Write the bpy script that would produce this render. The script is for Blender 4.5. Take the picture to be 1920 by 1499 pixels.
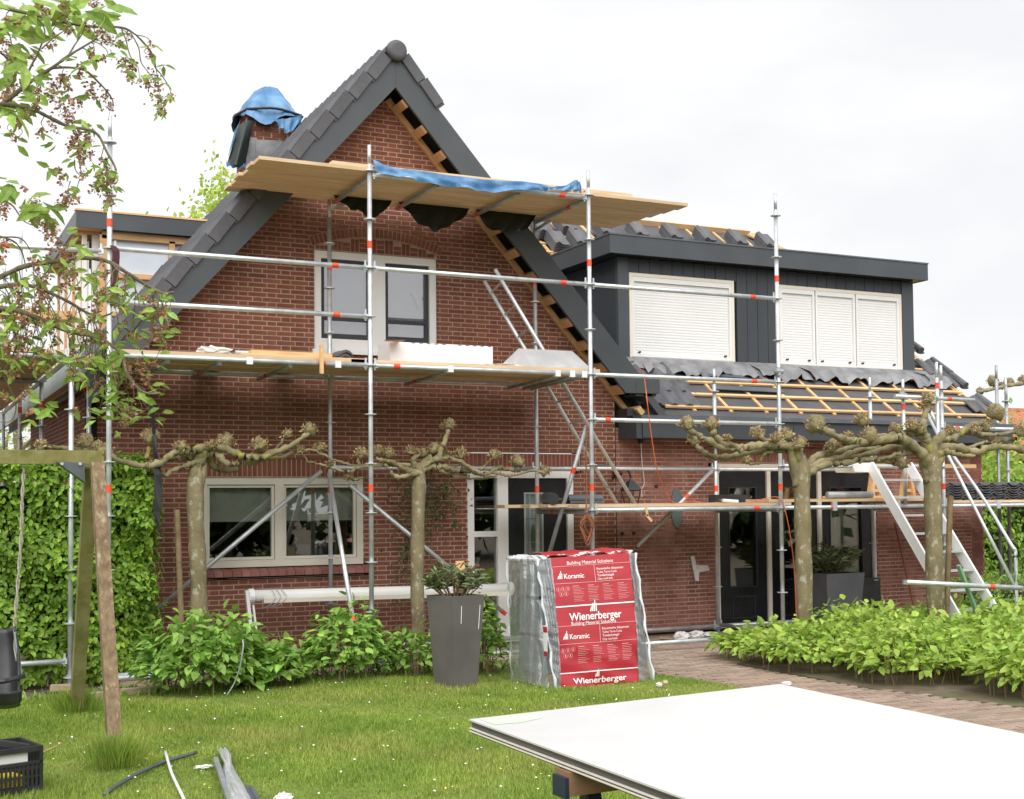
import bpy, math, random
import numpy as np
from mathutils import Vector, Matrix, Euler
R = math.radians
rnd = random.Random(7)
rng = np.random.default_rng(11)
for o in list(bpy.data.objects): bpy.data.objects.remove(o)
S = bpy.context.scene
COL = S.collection

# ------------------------------------------------------------ camera
CAM = np.array([-1.87424, -14.01244, 1.65])
FPX, YAW, PIT, ROL, CX, CY = 2423.6, 0.45222, 0.04161, -0.00965, 960.0, 847.2
fw = np.array([math.sin(YAW)*math.cos(PIT), math.cos(YAW)*math.cos(PIT), math.sin(PIT)])
_r = np.array([math.cos(YAW), -math.sin(YAW), 0.0]); _u = np.cross(_r, fw)
rt = _r*math.cos(ROL)+_u*math.sin(ROL); up = -_r*math.sin(ROL)+_u*math.cos(ROL)
cd = bpy.data.cameras.new('camera'); cam = bpy.data.objects.new('camera', cd); COL.objects.link(cam)
cd.sensor_fit = 'HORIZONTAL'; cd.sensor_width = 36; cd.lens = FPX/1920*36; cd.shift_y = (CY-749.5)/1920
cd.clip_start = 0.1; cd.clip_end = 900
cam.matrix_world = Matrix(((rt[0], up[0], -fw[0], CAM[0]), (rt[1], up[1], -fw[1], CAM[1]), (rt[2], up[2], -fw[2], CAM[2]), (0, 0, 0, 1)))
S.camera = cam
# survey helpers: where the sight line of a photo point meets a real plane of the place
def ray(x, y): return fw*FPX+rt*(x-CX)+up*(CY-y)
def W(x, y, Y=0.0):
    d = ray(x, y); return Vector(CAM+d*((Y-CAM[1])/d[1]))
def G(x, y, Z=0.0):
    d = ray(x, y); return Vector(CAM+d*((Z-CAM[2])/d[2]))
def XP(x, y, X):
    d = ray(x, y); return Vector(CAM+d*((X-CAM[0])/d[0]))

# ------------------------------------------------------------ sky and sun
SUN_EL, SUN_AZ = 48, 205      # azimuth of the sun, degrees clockwise from +y
wd = bpy.data.worlds.new('World'); S.world = wd; wd.use_nodes = True
nt = wd.node_tree; nt.nodes.clear()
def N(t, ty, **k):
    n = t.nodes.new(ty)
    for a, b in k.items(): setattr(n, a, b)
    return n
sk = N(nt, 'ShaderNodeTexSky', sky_type='NISHITA', sun_disc=False, sun_elevation=R(SUN_EL), sun_rotation=R(SUN_AZ))
hs = N(nt, 'ShaderNodeHueSaturation'); hs.inputs['Saturation'].default_value = 0.25; nt.links.new(sk.outputs[0], hs.inputs['Color'])
tc = N(nt, 'ShaderNodeTexCoord'); mp = N(nt, 'ShaderNodeMapping'); mp.inputs['Scale'].default_value = (1.2, 1.2, 3.0)
nt.links.new(tc.outputs['Generated'], mp.inputs[0])
nz = N(nt, 'ShaderNodeTexNoise'); nz.inputs['Scale'].default_value = 1.7; nz.inputs['Detail'].default_value = 5; nz.inputs['Roughness'].default_value = .5
nt.links.new(mp.outputs[0], nz.inputs['Vector'])
cr = N(nt, 'ShaderNodeValToRGB'); cr.color_ramp.elements[0].position = .36; cr.color_ramp.elements[0].color = (6.15, 6.2, 6.35, 1)
cr.color_ramp.elements[1].position = .6; cr.color_ramp.elements[1].color = (7.7, 7.7, 7.7, 1)
nt.links.new(nz.outputs[0], cr.inputs[0])
mx = N(nt, 'ShaderNodeMixRGB'); mx.inputs[0].default_value = .96
nt.links.new(hs.outputs[0], mx.inputs[1]); nt.links.new(cr.outputs[0], mx.inputs[2])
bg = N(nt, 'ShaderNodeBackground'); bg.inputs[1].default_value = 0.1; nt.links.new(mx.outputs[0], bg.inputs[0])
wo = N(nt, 'ShaderNodeOutputWorld'); nt.links.new(bg.outputs[0], wo.inputs[0])
sd = bpy.data.lights.new('sun', 'SUN'); sun = bpy.data.objects.new('sun', sd); COL.objects.link(sun)
sd.energy = 2.5; sd.angle = R(75); sd.color = (1.0, .985, .955)
_a = R(SUN_AZ); sdir = Vector((math.sin(_a)*math.cos(R(SUN_EL)), math.cos(_a)*math.cos(R(SUN_EL)), math.sin(R(SUN_EL))))
sun.rotation_euler = (-sdir).to_track_quat('-Z', 'Y').to_euler(); sun.location = (0, -20, 30)
S.view_settings.view_transform = 'Standard'; S.view_settings.look = 'None'; S.view_settings.exposure = 0.6
S.view_settings.gamma = 1; S.view_settings.use_curve_mapping = False
S.render.engine = 'CYCLES'; S.cycles.transparent_max_bounces = 12

# ------------------------------------------------------------ materials
def mat(name, c, c2=None, sc=6, rough=.6, metal=0, bump=0, bsc=60, rv=0, stretch=(1, 1, 1), lo=.35, hi=.65, trans=0, spec=.4, det=6, c3=None, c3sc=3, c3lo=.55, c3hi=.7, rhue=0):
    m = bpy.data.materials.new(name); m.use_nodes = True; t = m.node_tree; L = t.links.new
    b = t.nodes['Principled BSDF']; b.inputs['Roughness'].default_value = rough; b.inputs['Metallic'].default_value = metal
    b.inputs['Specular IOR Level'].default_value = spec
    tcn = N(t, 'ShaderNodeTexCoord'); mpn = N(t, 'ShaderNodeMapping'); mpn.inputs['Scale'].default_value = stretch
    L(tcn.outputs['Object'], mpn.inputs[0])
    n1 = N(t, 'ShaderNodeTexNoise'); n1.inputs['Scale'].default_value = sc; n1.inputs['Detail'].default_value = det
    L(mpn.outputs[0], n1.inputs['Vector'])
    r1 = N(t, 'ShaderNodeValToRGB'); r1.color_ramp.elements[0].position = lo; r1.color_ramp.elements[1].position = hi
    c2 = c2 or tuple(min(1, x*1.12) for x in c)
    r1.color_ramp.elements[0].color = (*c, 1); r1.color_ramp.elements[1].color = (*c2, 1); L(n1.outputs[0], r1.inputs[0])
    out = r1.outputs[0]
    if c3:
        n3 = N(t, 'ShaderNodeTexNoise'); n3.inputs['Scale'].default_value = c3sc; n3.inputs['Detail'].default_value = 8; n3.inputs['Roughness'].default_value = .65
        L(mpn.outputs[0], n3.inputs['Vector'])
        r3 = N(t, 'ShaderNodeValToRGB'); r3.color_ramp.elements[0].position = c3lo; r3.color_ramp.elements[1].position = c3hi; L(n3.outputs[0], r3.inputs[0])
        m3 = N(t, 'ShaderNodeMixRGB'); L(r3.outputs[0], m3.inputs[0]); L(out, m3.inputs[1]); m3.inputs[2].default_value = (*c3, 1); out = m3.outputs[0]
    if rv or rhue:
        ge = N(t, 'ShaderNodeNewGeometry'); oi = N(t, 'ShaderNodeObjectInfo')
        ad = N(t, 'ShaderNodeMath', operation='ADD'); L(ge.outputs['Random Per Island'], ad.inputs[0]); L(oi.outputs['Random'], ad.inputs[1])
        fr = N(t, 'ShaderNodeMath', operation='FRACT'); L(ad.outputs[0], fr.inputs[0])
        mr = N(t, 'ShaderNodeMapRange'); mr.inputs['To Min'].default_value = 1-rv; mr.inputs['To Max'].default_value = 1+rv; L(fr.outputs[0], mr.inputs[0])
        h = N(t, 'ShaderNodeHueSaturation'); L(mr.outputs[0], h.inputs['Value']); L(out, h.inputs['Color'])
        if rhue:
            m5 = N(t, 'ShaderNodeMath', operation='MULTIPLY'); m5.inputs[1].default_value = 7.31; L(fr.outputs[0], m5.inputs[0])
            f5 = N(t, 'ShaderNodeMath', operation='FRACT'); L(m5.outputs[0], f5.inputs[0])
            r5 = N(t, 'ShaderNodeMapRange'); r5.inputs['To Min'].default_value = .5-rhue; r5.inputs['To Max'].default_value = .5+rhue; L(f5.outputs[0], r5.inputs[0])
            L(r5.outputs[0], h.inputs['Hue'])
        out = h.outputs[0]
    L(out, b.inputs['Base Color'])
    if bump:
        n2 = N(t, 'ShaderNodeTexNoise'); n2.inputs['Scale'].default_value = bsc; n2.inputs['Detail'].default_value = 5; L(mpn.outputs[0], n2.inputs['Vector'])
        bp = N(t, 'ShaderNodeBump'); bp.inputs['Strength'].default_value = bump; bp.inputs['Distance'].default_value = .01; L(n2.outputs[0], bp.inputs['Height']); L(bp.outputs[0], b.inputs['Normal'])
    if trans:
        tr = N(t, 'ShaderNodeBsdfTranslucent'); L(out, tr.inputs[0]); ms = N(t, 'ShaderNodeMixShader'); ms.inputs[0].default_value = trans
        L(b.outputs[0], ms.inputs[1]); L(tr.outputs[0], ms.inputs[2]); L(ms.outputs[0], t.nodes['Material Output'].inputs[0])
    return m
def glassy(name, refl, tint=(.75, .8, .78), rough=.02, diff=None, dfac=0, bump=0, bsc=8):
    m = bpy.data.materials.new(name); m.use_nodes = True; t = m.node_tree; t.nodes.clear(); L = t.links.new
    o = N(t, 'ShaderNodeOutputMaterial'); tr = N(t, 'ShaderNodeBsdfTransparent'); tr.inputs[0].default_value = (*tint, 1)
    gl = N(t, 'ShaderNodeBsdfGlossy'); gl.inputs['Roughness'].default_value = rough; gl.inputs['Color'].default_value = (.95, .95, .95, 1)
    lw = N(t, 'ShaderNodeLayerWeight'); lw.inputs[0].default_value = .4
    mr = N(t, 'ShaderNodeMapRange'); mr.inputs['To Min'].default_value = refl; mr.inputs['To Max'].default_value = min(1, refl+.5); L(lw.outputs['Fresnel'], mr.inputs[0])
    ms = N(t, 'ShaderNodeMixShader'); L(mr.outputs[0], ms.inputs[0]); L(tr.outputs[0], ms.inputs[1]); L(gl.outputs[0], ms.inputs[2]); last = ms
    if bump:
        tcn = N(t, 'ShaderNodeTexCoord'); n2 = N(t, 'ShaderNodeTexNoise'); n2.inputs['Scale'].default_value = bsc; n2.inputs['Detail'].default_value = 4; L(tcn.outputs['Object'], n2.inputs['Vector'])
        bp = N(t, 'ShaderNodeBump'); bp.inputs['Strength'].default_value = bump; bp.inputs['Distance'].default_value = .03; L(n2.outputs[0], bp.inputs['Height']); L(bp.outputs[0], gl.inputs['Normal'])
    if diff:
        df = N(t, 'ShaderNodeBsdfDiffuse'); df.inputs[0].default_value = (*diff, 1); m2 = N(t, 'ShaderNodeMixShader'); m2.inputs[0].default_value = dfac
        if bump: L(bp.outputs[0], df.inputs['Normal'])
        L(ms.outputs[0], m2.inputs[1]); L(df.outputs[0], m2.inputs[2]); last = m2
    L(last.outputs[0], o.inputs[0]); return m

MT = {}
MT['brick'] = mat('red_brick', (.17, .056, .032), (.22, .076, .044), sc=9, rough=.85, bump=.25, bsc=90, rv=.17, rhue=.006, c3=(.145, .055, .038), c3sc=.6, c3lo=.45, c3hi=.8)
MT['mortar'] = mat('mortar', (.38, .265, .195), (.48, .345, .26), sc=9, c3=(.34, .25, .2), c3sc=.9, c3lo=.45, c3hi=.75, rough=.95, bump=.15, bsc=150)
MT['brick2'] = mat('weathered_brick', (.225, .088, .064), (.31, .135, .10), sc=3.5, rough=.9, bump=.3, bsc=80, rv=.2, c3=(.46, .30, .25), c3sc=2.0, c3lo=.54, c3hi=.8)
MT['mortar2'] = mat('smeared_mortar', (.34, .20, .155), (.58, .42, .34), sc=2.2, rough=.95, bump=.3, bsc=120)
MT['sill'] = mat('sill_tile', (.22, .085, .07), (.30, .13, .11), sc=5, rough=.6, rv=.12)
MT['dark'] = mat('anthracite_panel', (.062, .07, .078), (.073, .081, .089), sc=2, rough=.42, spec=.35)
MT['dark2'] = mat('anthracite_clad', (.05, .056, .064), (.058, .065, .073), sc=2.5, rough=.5, spec=.3, stretch=(1, 1, .2))
MT['tile'] = mat('roof_tile', (.06, .06, .068), (.088, .087, .096), sc=5, rough=.5, bump=.15, bsc=40, rv=.1)
MT['tile2'] = mat('glazed_tile', (.085, .085, .093), (.125, .125, .133), sc=5, rough=.35, rv=.12)
MT['zinc'] = mat('zinc', (.10, .115, .13), (.13, .145, .16), sc=4, rough=.45, metal=.25)
MT['lead'] = mat('lead_flashing', (.17, .17, .18), (.28, .28, .29), sc=5, rough=.5, metal=.2, bump=.6, bsc=9)
MT['membrane'] = mat('roof_membrane', (.075, .075, .08), (.105, .10, .108), sc=1.6, rough=.7, bump=.5, bsc=4, c3=(.2, .2, .21), c3sc=9, c3lo=.66, c3hi=.72)
MT['gal'] = mat('galvanised_steel', (.50, .53, .55), (.66, .69, .71), sc=9, rough=.42, metal=.55, stretch=(1, 1, 1), c3=(.33, .35, .37), c3sc=14, c3lo=.6, c3hi=.8)
MT['galdark'] = mat('dull_galvanised_steel', (.30, .32, .33), (.42, .44, .45), sc=8, rough=.5, metal=.5)
MT['alu'] = mat('aluminium', (.62, .64, .66), (.74, .76, .78), sc=6, rough=.35, metal=.5)
MT['alupale'] = mat('pale_aluminium', (.78, .78, .78), (.86, .86, .86), sc=3, rough=.4, metal=.1)
MT['red'] = mat('red_tape', (.72, .055, .022), (.8, .09, .035), sc=9, rough=.5)
MT['plank'] = mat('scaffold_plank', (.58, .40, .24), (.72, .54, .35), sc=2.2, rough=.75, stretch=(.8, 9, 9), rv=.17, bump=.15, bsc=30, c3=(.48, .32, .18), c3sc=3, c3lo=.6, c3hi=.75)
MT['lumber'] = mat('fresh_lumber', (.62, .38, .17), (.76, .5, .25), sc=3, rough=.7, stretch=(1, 6, 6), rv=.1)
MT['lumberd'] = mat('oiled_lumber', (.45, .26, .12), (.58, .36, .18), sc=3, rough=.7, stretch=(1, 6, 6), rv=.12)
MT['white'] = mat('white_paint', (.74, .735, .715), (.79, .785, .765), sc=2, rough=.45)
MT['cream'] = mat('cream_paint', (.56, .52, .44), (.62, .58, .50), sc=2, rough=.5)
MT['shutter'] = mat('shutter_slats', (.74, .735, .715), (.78, .775, .755), sc=1.2, rough=.5)
MT['beige'] = mat('beige_frame', (.74, .66, .56), (.78, .71, .61), sc=2, rough=.5)
MT['black'] = mat('black_paint', (.012, .013, .015), (.018, .019, .021), sc=3, rough=.25, spec=.5)
MT['blackpl'] = mat('black_plastic', (.02, .021, .023), (.035, .036, .04), sc=6, rough=.4, spec=.5)
MT['sash'] = mat('dark_sash', (.03, .033, .04), (.04, .043, .05), sc=3, rough=.4)
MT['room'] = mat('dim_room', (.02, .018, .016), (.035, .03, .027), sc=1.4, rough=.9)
MT['curtain'] = mat('sky_grey_blind', (.30, .32, .36), (.34, .36, .40), sc=1.2, rough=.8)
MT['blind'] = mat('linen_blind', (.74, .74, .68), (.8, .8, .74), sc=2, rough=.9, stretch=(1, 1, 6))
MT['bluetarp'] = mat('blue_tarp', (.06, .17, .35), (.15, .32, .53), sc=4, rough=.38, bump=1, bsc=11, c3=(.36, .54, .72), c3sc=5, c3lo=.6, c3hi=.75)  # pale blotches put the fold highlights into the colour
MT['darktarp'] = mat('dark_tarp', (.008, .016, .014), (.014, .024, .02), sc=3, rough=.45, bump=.5, bsc=6)
MT['bark'] = mat('plane_bark', (.15, .12, .062), (.25, .205, .115), sc=5, rough=.9, bump=.9, bsc=30, c3=(.36, .35, .26), c3sc=19, c3lo=.56, c3hi=.63, stretch=(1, 1, .6))
MT['barkm'] = mat('mossy_bark', (.16, .135, .065), (.31, .265, .155), sc=6, rough=.9, bump=.9, bsc=30, c3=(.34, .30, .05), c3sc=7, c3lo=.56, c3hi=.68)
MT['sprig'] = mat('dry_sprigs', (.27, .18, .09), (.46, .34, .17), sc=14, rough=.9, rv=.35, rhue=.02)
MT['twig'] = mat('cherry_twig', (.13, .105, .07), (.22, .19, .12), sc=14, rough=.9, bump=.4, bsc=60)
MT['cleaf'] = mat('cherry_leaf', (.23, .38, .065), (.38, .53, .12), sc=5, rough=.5, rv=.3, trans=.4, rhue=.012)
MT['blossom'] = mat('withered_blossom', (.27, .125, .06), (.45, .25, .14), sc=18, rough=.9, rv=.4, trans=.25)
MT['blossom2'] = mat('pink_blossom', (.5, .25, .23), (.6, .36, .34), sc=18, rough=.9, rv=.25, trans=.3)
MT['hleaf'] = mat('beech_leaf', (.16, .29, .03), (.27, .44, .05), sc=3, rough=.5, rv=.36, trans=.3, rhue=.01)
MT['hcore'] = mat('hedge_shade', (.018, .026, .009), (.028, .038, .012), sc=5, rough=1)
MT['bleaf'] = mat('hydrangea_leaf', (.19, .35, .06), (.34, .53, .11), sc=5, rough=.5, rv=.3, trans=.3, rhue=.01)
MT['yleaf'] = mat('bright_bush_leaf', (.27, .42, .06), (.46, .61, .12), sc=4, rough=.5, rv=.26, trans=.38, rhue=.014)
MT['dleaf'] = mat('dark_garden_leaf', (.035, .07, .018), (.07, .125, .03), sc=3, rough=.6, rv=.35, trans=.2)
MT['pleaf'] = mat('pot_shrub_leaf', (.10, .14, .06), (.21, .25, .11), sc=6, rough=.45, rv=.35, trans=.15, rhue=.02)
MT['lleaf'] = mat('spring_leaf', (.36, .50, .06), (.52, .64, .11), sc=3, rough=.6, rv=.25, trans=.4)
MT['stem'] = mat('brown_stem', (.16, .11, .06), (.25, .18, .1), sc=9, rough=.9)
MT['gstem'] = mat('green_stem', (.13, .18, .06), (.2, .24, .09), sc=9, rough=.9)
MT['grass'] = mat('grass_blade', (.19, .30, .04), (.33, .44, .07), sc=1.3, rough=.6, rv=.3, trans=.35, rhue=.012, c3=(.40, .42, .11), c3sc=.8, c3lo=.45, c3hi=.68)
MT['lawn'] = mat('lawn_soil', (.11, .16, .025), (.17, .235, .04), sc=3, rough=1, bump=.8, bsc=40)
MT['ground'] = mat('garden_soil', (.10, .075, .05), (.17, .13, .09), sc=5, rough=1, bump=.8, bsc=25, c3=(.08, .11, .03), c3sc=1.2)
MT['paver'] = mat('clay_paver', (.27, .195, .15), (.38, .285, .22), sc=7, rough=.9, bump=.3, bsc=80, rv=.2, rhue=.01, c3=(.42, .34, .27), c3sc=1.0, c3lo=.45, c3hi=.75)
MT['pbed'] = mat('paver_sand', (.17, .13, .085), (.24, .185, .13), sc=6, rough=1)
MT['planter'] = mat('grey_planter', (.11, .10, .095), (.14, .13, .122), sc=3, rough=.7, bump=.1, bsc=60)
MT['planter2'] = mat('slate_planter', (.085, .09, .1), (.11, .115, .125), sc=3, rough=.6)
MT['oldwood'] = mat('weathered_post', (.15, .10, .055), (.25, .18, .105), sc=5, rough=.9, stretch=(6, 6, .5), bump=.5, bsc=20, c3=(.38, .32, .22), c3sc=4, c3lo=.55, c3hi=.68)
MT['mosswood'] = mat('mossy_beam', (.20, .18, .06), (.30, .27, .12), sc=5, rough=.95, bump=.5, bsc=25, c3=(.14, .15, .03), c3sc=6, c3lo=.5, c3hi=.7)
MT['rope'] = mat('rope', (.30, .27, .22), (.42, .38, .32), sc=30, rough=1, bump=.6, bsc=80)
MT['redrope'] = mat('rust_rope', (.20, .07, .035), (.30, .12, .06), sc=30, rough=1)
MT['maroon'] = mat('maroon_strap', (.06, .02, .025), (.1, .035, .04), sc=20, rough=.9)
MT['orange'] = mat('orange_cable', (.62, .12, .035), (.68, .15, .045), sc=4, rough=.5)
MT['board'] = mat('white_board', (.63, .63, .628), (.66, .66, .658), sc=3, rough=.3, c3=(.59, .59, .58), c3sc=2, c3lo=.5, c3hi=.8)
MT['boardw'] = mat('white_core', (.7, .66, .6), (.75, .71, .65), sc=9, rough=.7)
MT['boardedge'] = mat('board_edge', (.09, .055, .04), (.14, .09, .065), sc=9, rough=.7)
MT['boardgap'] = mat('board_gap_shade', (.10, .092, .085), (.14, .13, .12), sc=5, rough=.8, stretch=(1, 1, 12))  # grey brown tone carries the shade of the gap between panels
MT['brownbeam'] = mat('brown_beam', (.24, .13, .075), (.32, .18, .11), sc=5, rough=.6, stretch=(1, 6, 6))
MT['blueplastic'] = mat('blue_clamp', (.015, .02, .045), (.03, .04, .075), sc=5, rough=.4)
MT['wrapred'] = mat('red_wrap', (.36, .022, .03), (.41, .03, .04), sc=3, rough=.28, bump=.7, bsc=5, stretch=(.5, .5, 2.2), spec=.5)
MT['print'] = mat('white_print', (.82, .76, .76), (.86, .8, .8), sc=3, rough=.4)
MT['film'] = glassy('stretch_film', .05, (.95, .97, .98), rough=.22, diff=(.62, .65, .67), dfac=.16, bump=.6, bsc=7)
MT['filmw'] = glassy('cloudy_film', .08, (.93, .95, .96), rough=.3, diff=(.8, .82, .84), dfac=.55, bump=.5, bsc=6)
MT['glass'] = glassy('window_glass', .14, (.8, .82, .8), rough=.01)
MT['glasshi'] = glassy('upper_window_glass', .16, (.9, .9, .92), rough=.01)
MT['wrapped'] = mat('tiles_under_film', (.17, .185, .20), (.23, .245, .26), sc=3, rough=.5)
MT['insul'] = mat('insulation_panel', (.50, .55, .62), (.58, .63, .69), sc=3, rough=.5, c3=(.35, .4, .5), c3sc=12, c3lo=.68, c3hi=.72)
MT['styro'] = mat('white_insulation', (.84, .84, .85), (.88, .88, .89), sc=2, rough=.7)
MT['foil'] = mat('silver_foil', (.55, .56, .6), (.75, .76, .8), sc=6, rough=.35, metal=.4, bump=.8, bsc=12)
MT['paper'] = mat('crumpled_paper', (.6, .58, .56), (.75, .73, .71), sc=9, rough=.9, bump=.5, bsc=20)
MT['pallet'] = mat('pallet_wood', (.3, .22, .15), (.42, .32, .22), sc=5, rough=.9, stretch=(1, 7, 7))
MT['greyplate'] = mat('grey_plate', (.12, .15, .15), (.15, .18, .18), sc=4, rough=.6)
MT['greenish'] = mat('grey_green_fascia', (.30, .34, .32), (.35, .39, .37), sc=2, rough=.6)
MT['petal'] = mat('daisy', (.8, .8, .74), (.85, .85, .8), sc=3, rough=.8)
MT['petaly'] = mat('buttercup', (.75, .55, .04), (.8, .6, .05), sc=3, rough=.8)
MT['terracotta'] = mat('orange_roof_tile', (.38, .15, .08), (.48, .22, .12), sc=5, rough=.8, rv=.15)
MT['green'] = mat('green_plastic', (.16, .34, .2), (.22, .42, .26), sc=5, rough=.4)

# ------------------------------------------------------------ object helpers
MW = {}
def put(o, world, parent=None):
    COL.objects.link(o)
    if parent is not None:
        o.parent = parent; o.matrix_basis = MW[parent.name].inverted() @ world
    else: o.matrix_basis = world
    MW[o.name] = world
    return o
def tag(o, label=None, cat=None, group=None, kind=None):
    if label: o['label'] = label
    if cat: o['category'] = cat
    if group: o['group'] = group
    if kind: o['kind'] = kind
    return o
def thing(name, label, cat, loc=(0, 0, 0), group=None):
    return put(tag(bpy.data.objects.new(name, None), label, cat, group), Matrix.Translation(loc))
def inst(name, me, parent, M=None, label=None):
    o = bpy.data.objects.new(name, me); put(o, M if M is not None else Matrix.Identity(4), parent)
    if label: o['label'] = label
    return o
class MB:
    def __init__(s): s.v = []; s.f = []
    def add(s, vs, fs):
        n = len(s.v); s.v += [tuple(v) for v in vs]; s.f += [tuple(i+n for i in f) for f in fs]; return s
    def box(s, a, b, M=None):
        vs = [Vector((x, y, z)) for x in (a[0], b[0]) for y in (a[1], b[1]) for z in (a[2], b[2])]
        if M: vs = [M @ v for v in vs]
        return s.add(vs, [(0, 1, 3, 2), (4, 6, 7, 5), (0, 4, 5, 1), (2, 3, 7, 6), (0, 2, 6, 4), (1, 5, 7, 3)])
    def bar(s, p, q, w, h, upv=(0, 0, 1)):
        p = Vector(p); q = Vector(q); d = (q-p).normalized(); sd_ = d.cross(Vector(upv))
        if sd_.length < 1e-4: sd_ = Vector((1, 0, 0))
        sd_.normalize(); u_ = sd_.cross(d)
        c = [sd_*(w/2*i)+u_*(h/2*j) for i, j in ((-1, -1), (1, -1), (1, 1), (-1, 1))]
        return s.add([p+k for k in c]+[q+k for k in c], [(3, 2, 1, 0), (4, 5, 6, 7), (0, 1, 5, 4), (1, 2, 6, 5), (2, 3, 7, 6), (3, 0, 4, 7)])
    def tube(s, pts, r, n=8, cap=True):
        pts = [Vector(p) for p in pts]; rs = r if isinstance(r, (list, tuple)) else [r]*len(pts)
        vs = []; ref = None
        for i, p in enumerate(pts):
            d = (pts[min(i+1, len(pts)-1)]-pts[max(i-1, 0)])
            if d.length < 1e-7: d = Vector((0, 0, 1))
            d.normalize()
            if ref is None:
                ref = Vector((0, 0, 1)) if abs(d.z) < .9 else Vector((1, 0, 0))
            a = d.cross(ref)
            if a.length < 1e-4: a = d.orthogonal()
            a.normalize(); b = a.cross(d).normalized(); ref = b.cross(a) if False else ref
            for k in range(n):
                t = 2*math.pi*k/n; vs.append(p+(a*math.cos(t)+b*math.sin(t))*rs[i])
        fs = [(i*n+k, i*n+(k+1) % n, (i+1)*n+(k+1) % n, (i+1)*n+k) for i in range(len(pts)-1) for k in range(n)]
        if cap: fs += [tuple(range(n-1, -1, -1)), tuple((len(pts)-1)*n+k for k in range(n))]
        return s.add(vs, fs)
    def prism(s, poly, ax, a, b):
        # poly: 2-D outline; ax: axis of extrusion (0,1,2) from a to b
        def P(p, t):
            q = [p[0], p[1]]; q.insert(ax, t); return q
        n = len(poly)
        return s.add([P(p, a) for p in poly]+[P(p, b) for p in poly], [tuple(range(n)), tuple(range(2*n-1, n-1, -1))]+[(i, i+n, (i+1) % n+n, (i+1) % n) for i in range(n)])
    def mesh(s, name, m, smooth=False):
        me = bpy.data.meshes.new(name); me.from_pydata(s.v, [], s.f); me.materials.append(MT[m] if isinstance(m, str) else m)
        if smooth: me.polygons.foreach_set('use_smooth', [True]*len(me.polygons))
        me.update(); return me
    def obj(s, name, m, parent=None, label=None, smooth=False, local=True):
        # vertices are world coordinates; origin goes to the parent
        o = bpy.data.objects.new(name, s.mesh(name, m, smooth))
        if parent is not None:
            T = MW[parent.name]; o.data.transform(T.inverted()); put(o, T.copy(), parent)
        else: put(o, Matrix.Identity(4))
        if label: o['label'] = label
        return o
def fixn(o):
    import bmesh
    bm = bmesh.new(); bm.from_mesh(o.data); bmesh.ops.recalc_face_normals(bm, faces=bm.faces); bm.to_mesh(o.data); bm.free(); return o
def smoothpts(pts, k=4):
    P = [Vector(p) for p in pts]; out = []
    for i in range(len(P)-1):
        p0 = P[max(i-1, 0)]; p1 = P[i]; p2 = P[i+1]; p3 = P[min(i+2, len(P)-1)]
        for j in range(k):
            t = j/k; out.append(.5*((2*p1)+(-p0+p2)*t+(2*p0-5*p1+4*p2-p3)*t*t+(-p0+3*p1-3*p2+p3)*t**3))
    out.append(P[-1]); return out
def structure(o): o['kind'] = 'structure'; return o

LT = np.array([(0, 0, 0), (.35, .5, .09), (.75, .33, .05), (1, 0, -.06), (.75, -.33, .05), (.35, -.5, .09), (.5, 0, 0)], float)
LFACES = [(0, 1, 6), (1, 2, 6), (2, 3, 6), (3, 4, 6), (4, 5, 6), (5, 0, 6)]
def frames(D, Nn):
    D = D/np.linalg.norm(D, axis=1)[:, None]; Sx = np.cross(Nn, D); Sx /= np.linalg.norm(Sx, axis=1)[:, None]+1e-9; Nn = np.cross(D, Sx); return D, Sx, Nn
def leaf_stuff(name, P, D, Nn, L, wr, m, parent=None, simple=False):
    D, Sx, Nn = frames(D, Nn); n = len(P)
    T = LT[:6] if not simple else np.array([(0, 0, 0), (.5, .5, .06), (1, 0, 0), (.5, -.5, .06)], float)
    V = P[:, None, :]+L[:, None, None]*(T[None, :, 0:1]*D[:, None, :]+wr*T[None, :, 1:2]*Sx[:, None, :]+T[None, :, 2:3]*Nn[:, None, :])
    k = len(T); base = (np.arange(n)*k)[:, None]
    F = (np.concatenate([base+np.array([0, 1, 2, 3]), base+np.array([0, 3, 4, 5])], 1).reshape(-1, 4) if not simple else base+np.array([0, 1, 2, 3])).astype(np.int32)
    me = bpy.data.meshes.new(name); me.vertices.add(n*k); me.vertices.foreach_set('co', V.reshape(-1).astype(np.float32))
    me.loops.add(F.size); me.loops.foreach_set('vertex_index', F.reshape(-1)); me.polygons.add(len(F))
    me.polygons.foreach_set('loop_start', (np.arange(len(F))*4).astype(np.int32)); me.update(calc_edges=True); me.materials.append(MT[m])
    o = bpy.data.objects.new(name, me)
    if parent is not None: o.data.transform(MW[parent.name].inverted()); put(o, MW[parent.name].copy(), parent)
    else: put(o, Matrix.Identity(4))
    o['kind'] = 'stuff'; return o
def single_mesh(name, m, wr):
    me = bpy.data.meshes.new(name); V = LT.copy(); V[:, 1] *= wr
    me.from_pydata([tuple(v) for v in V], [], LFACES); me.materials.append(MT[m]); me.update(); return me
LEAFME = {}
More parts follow.
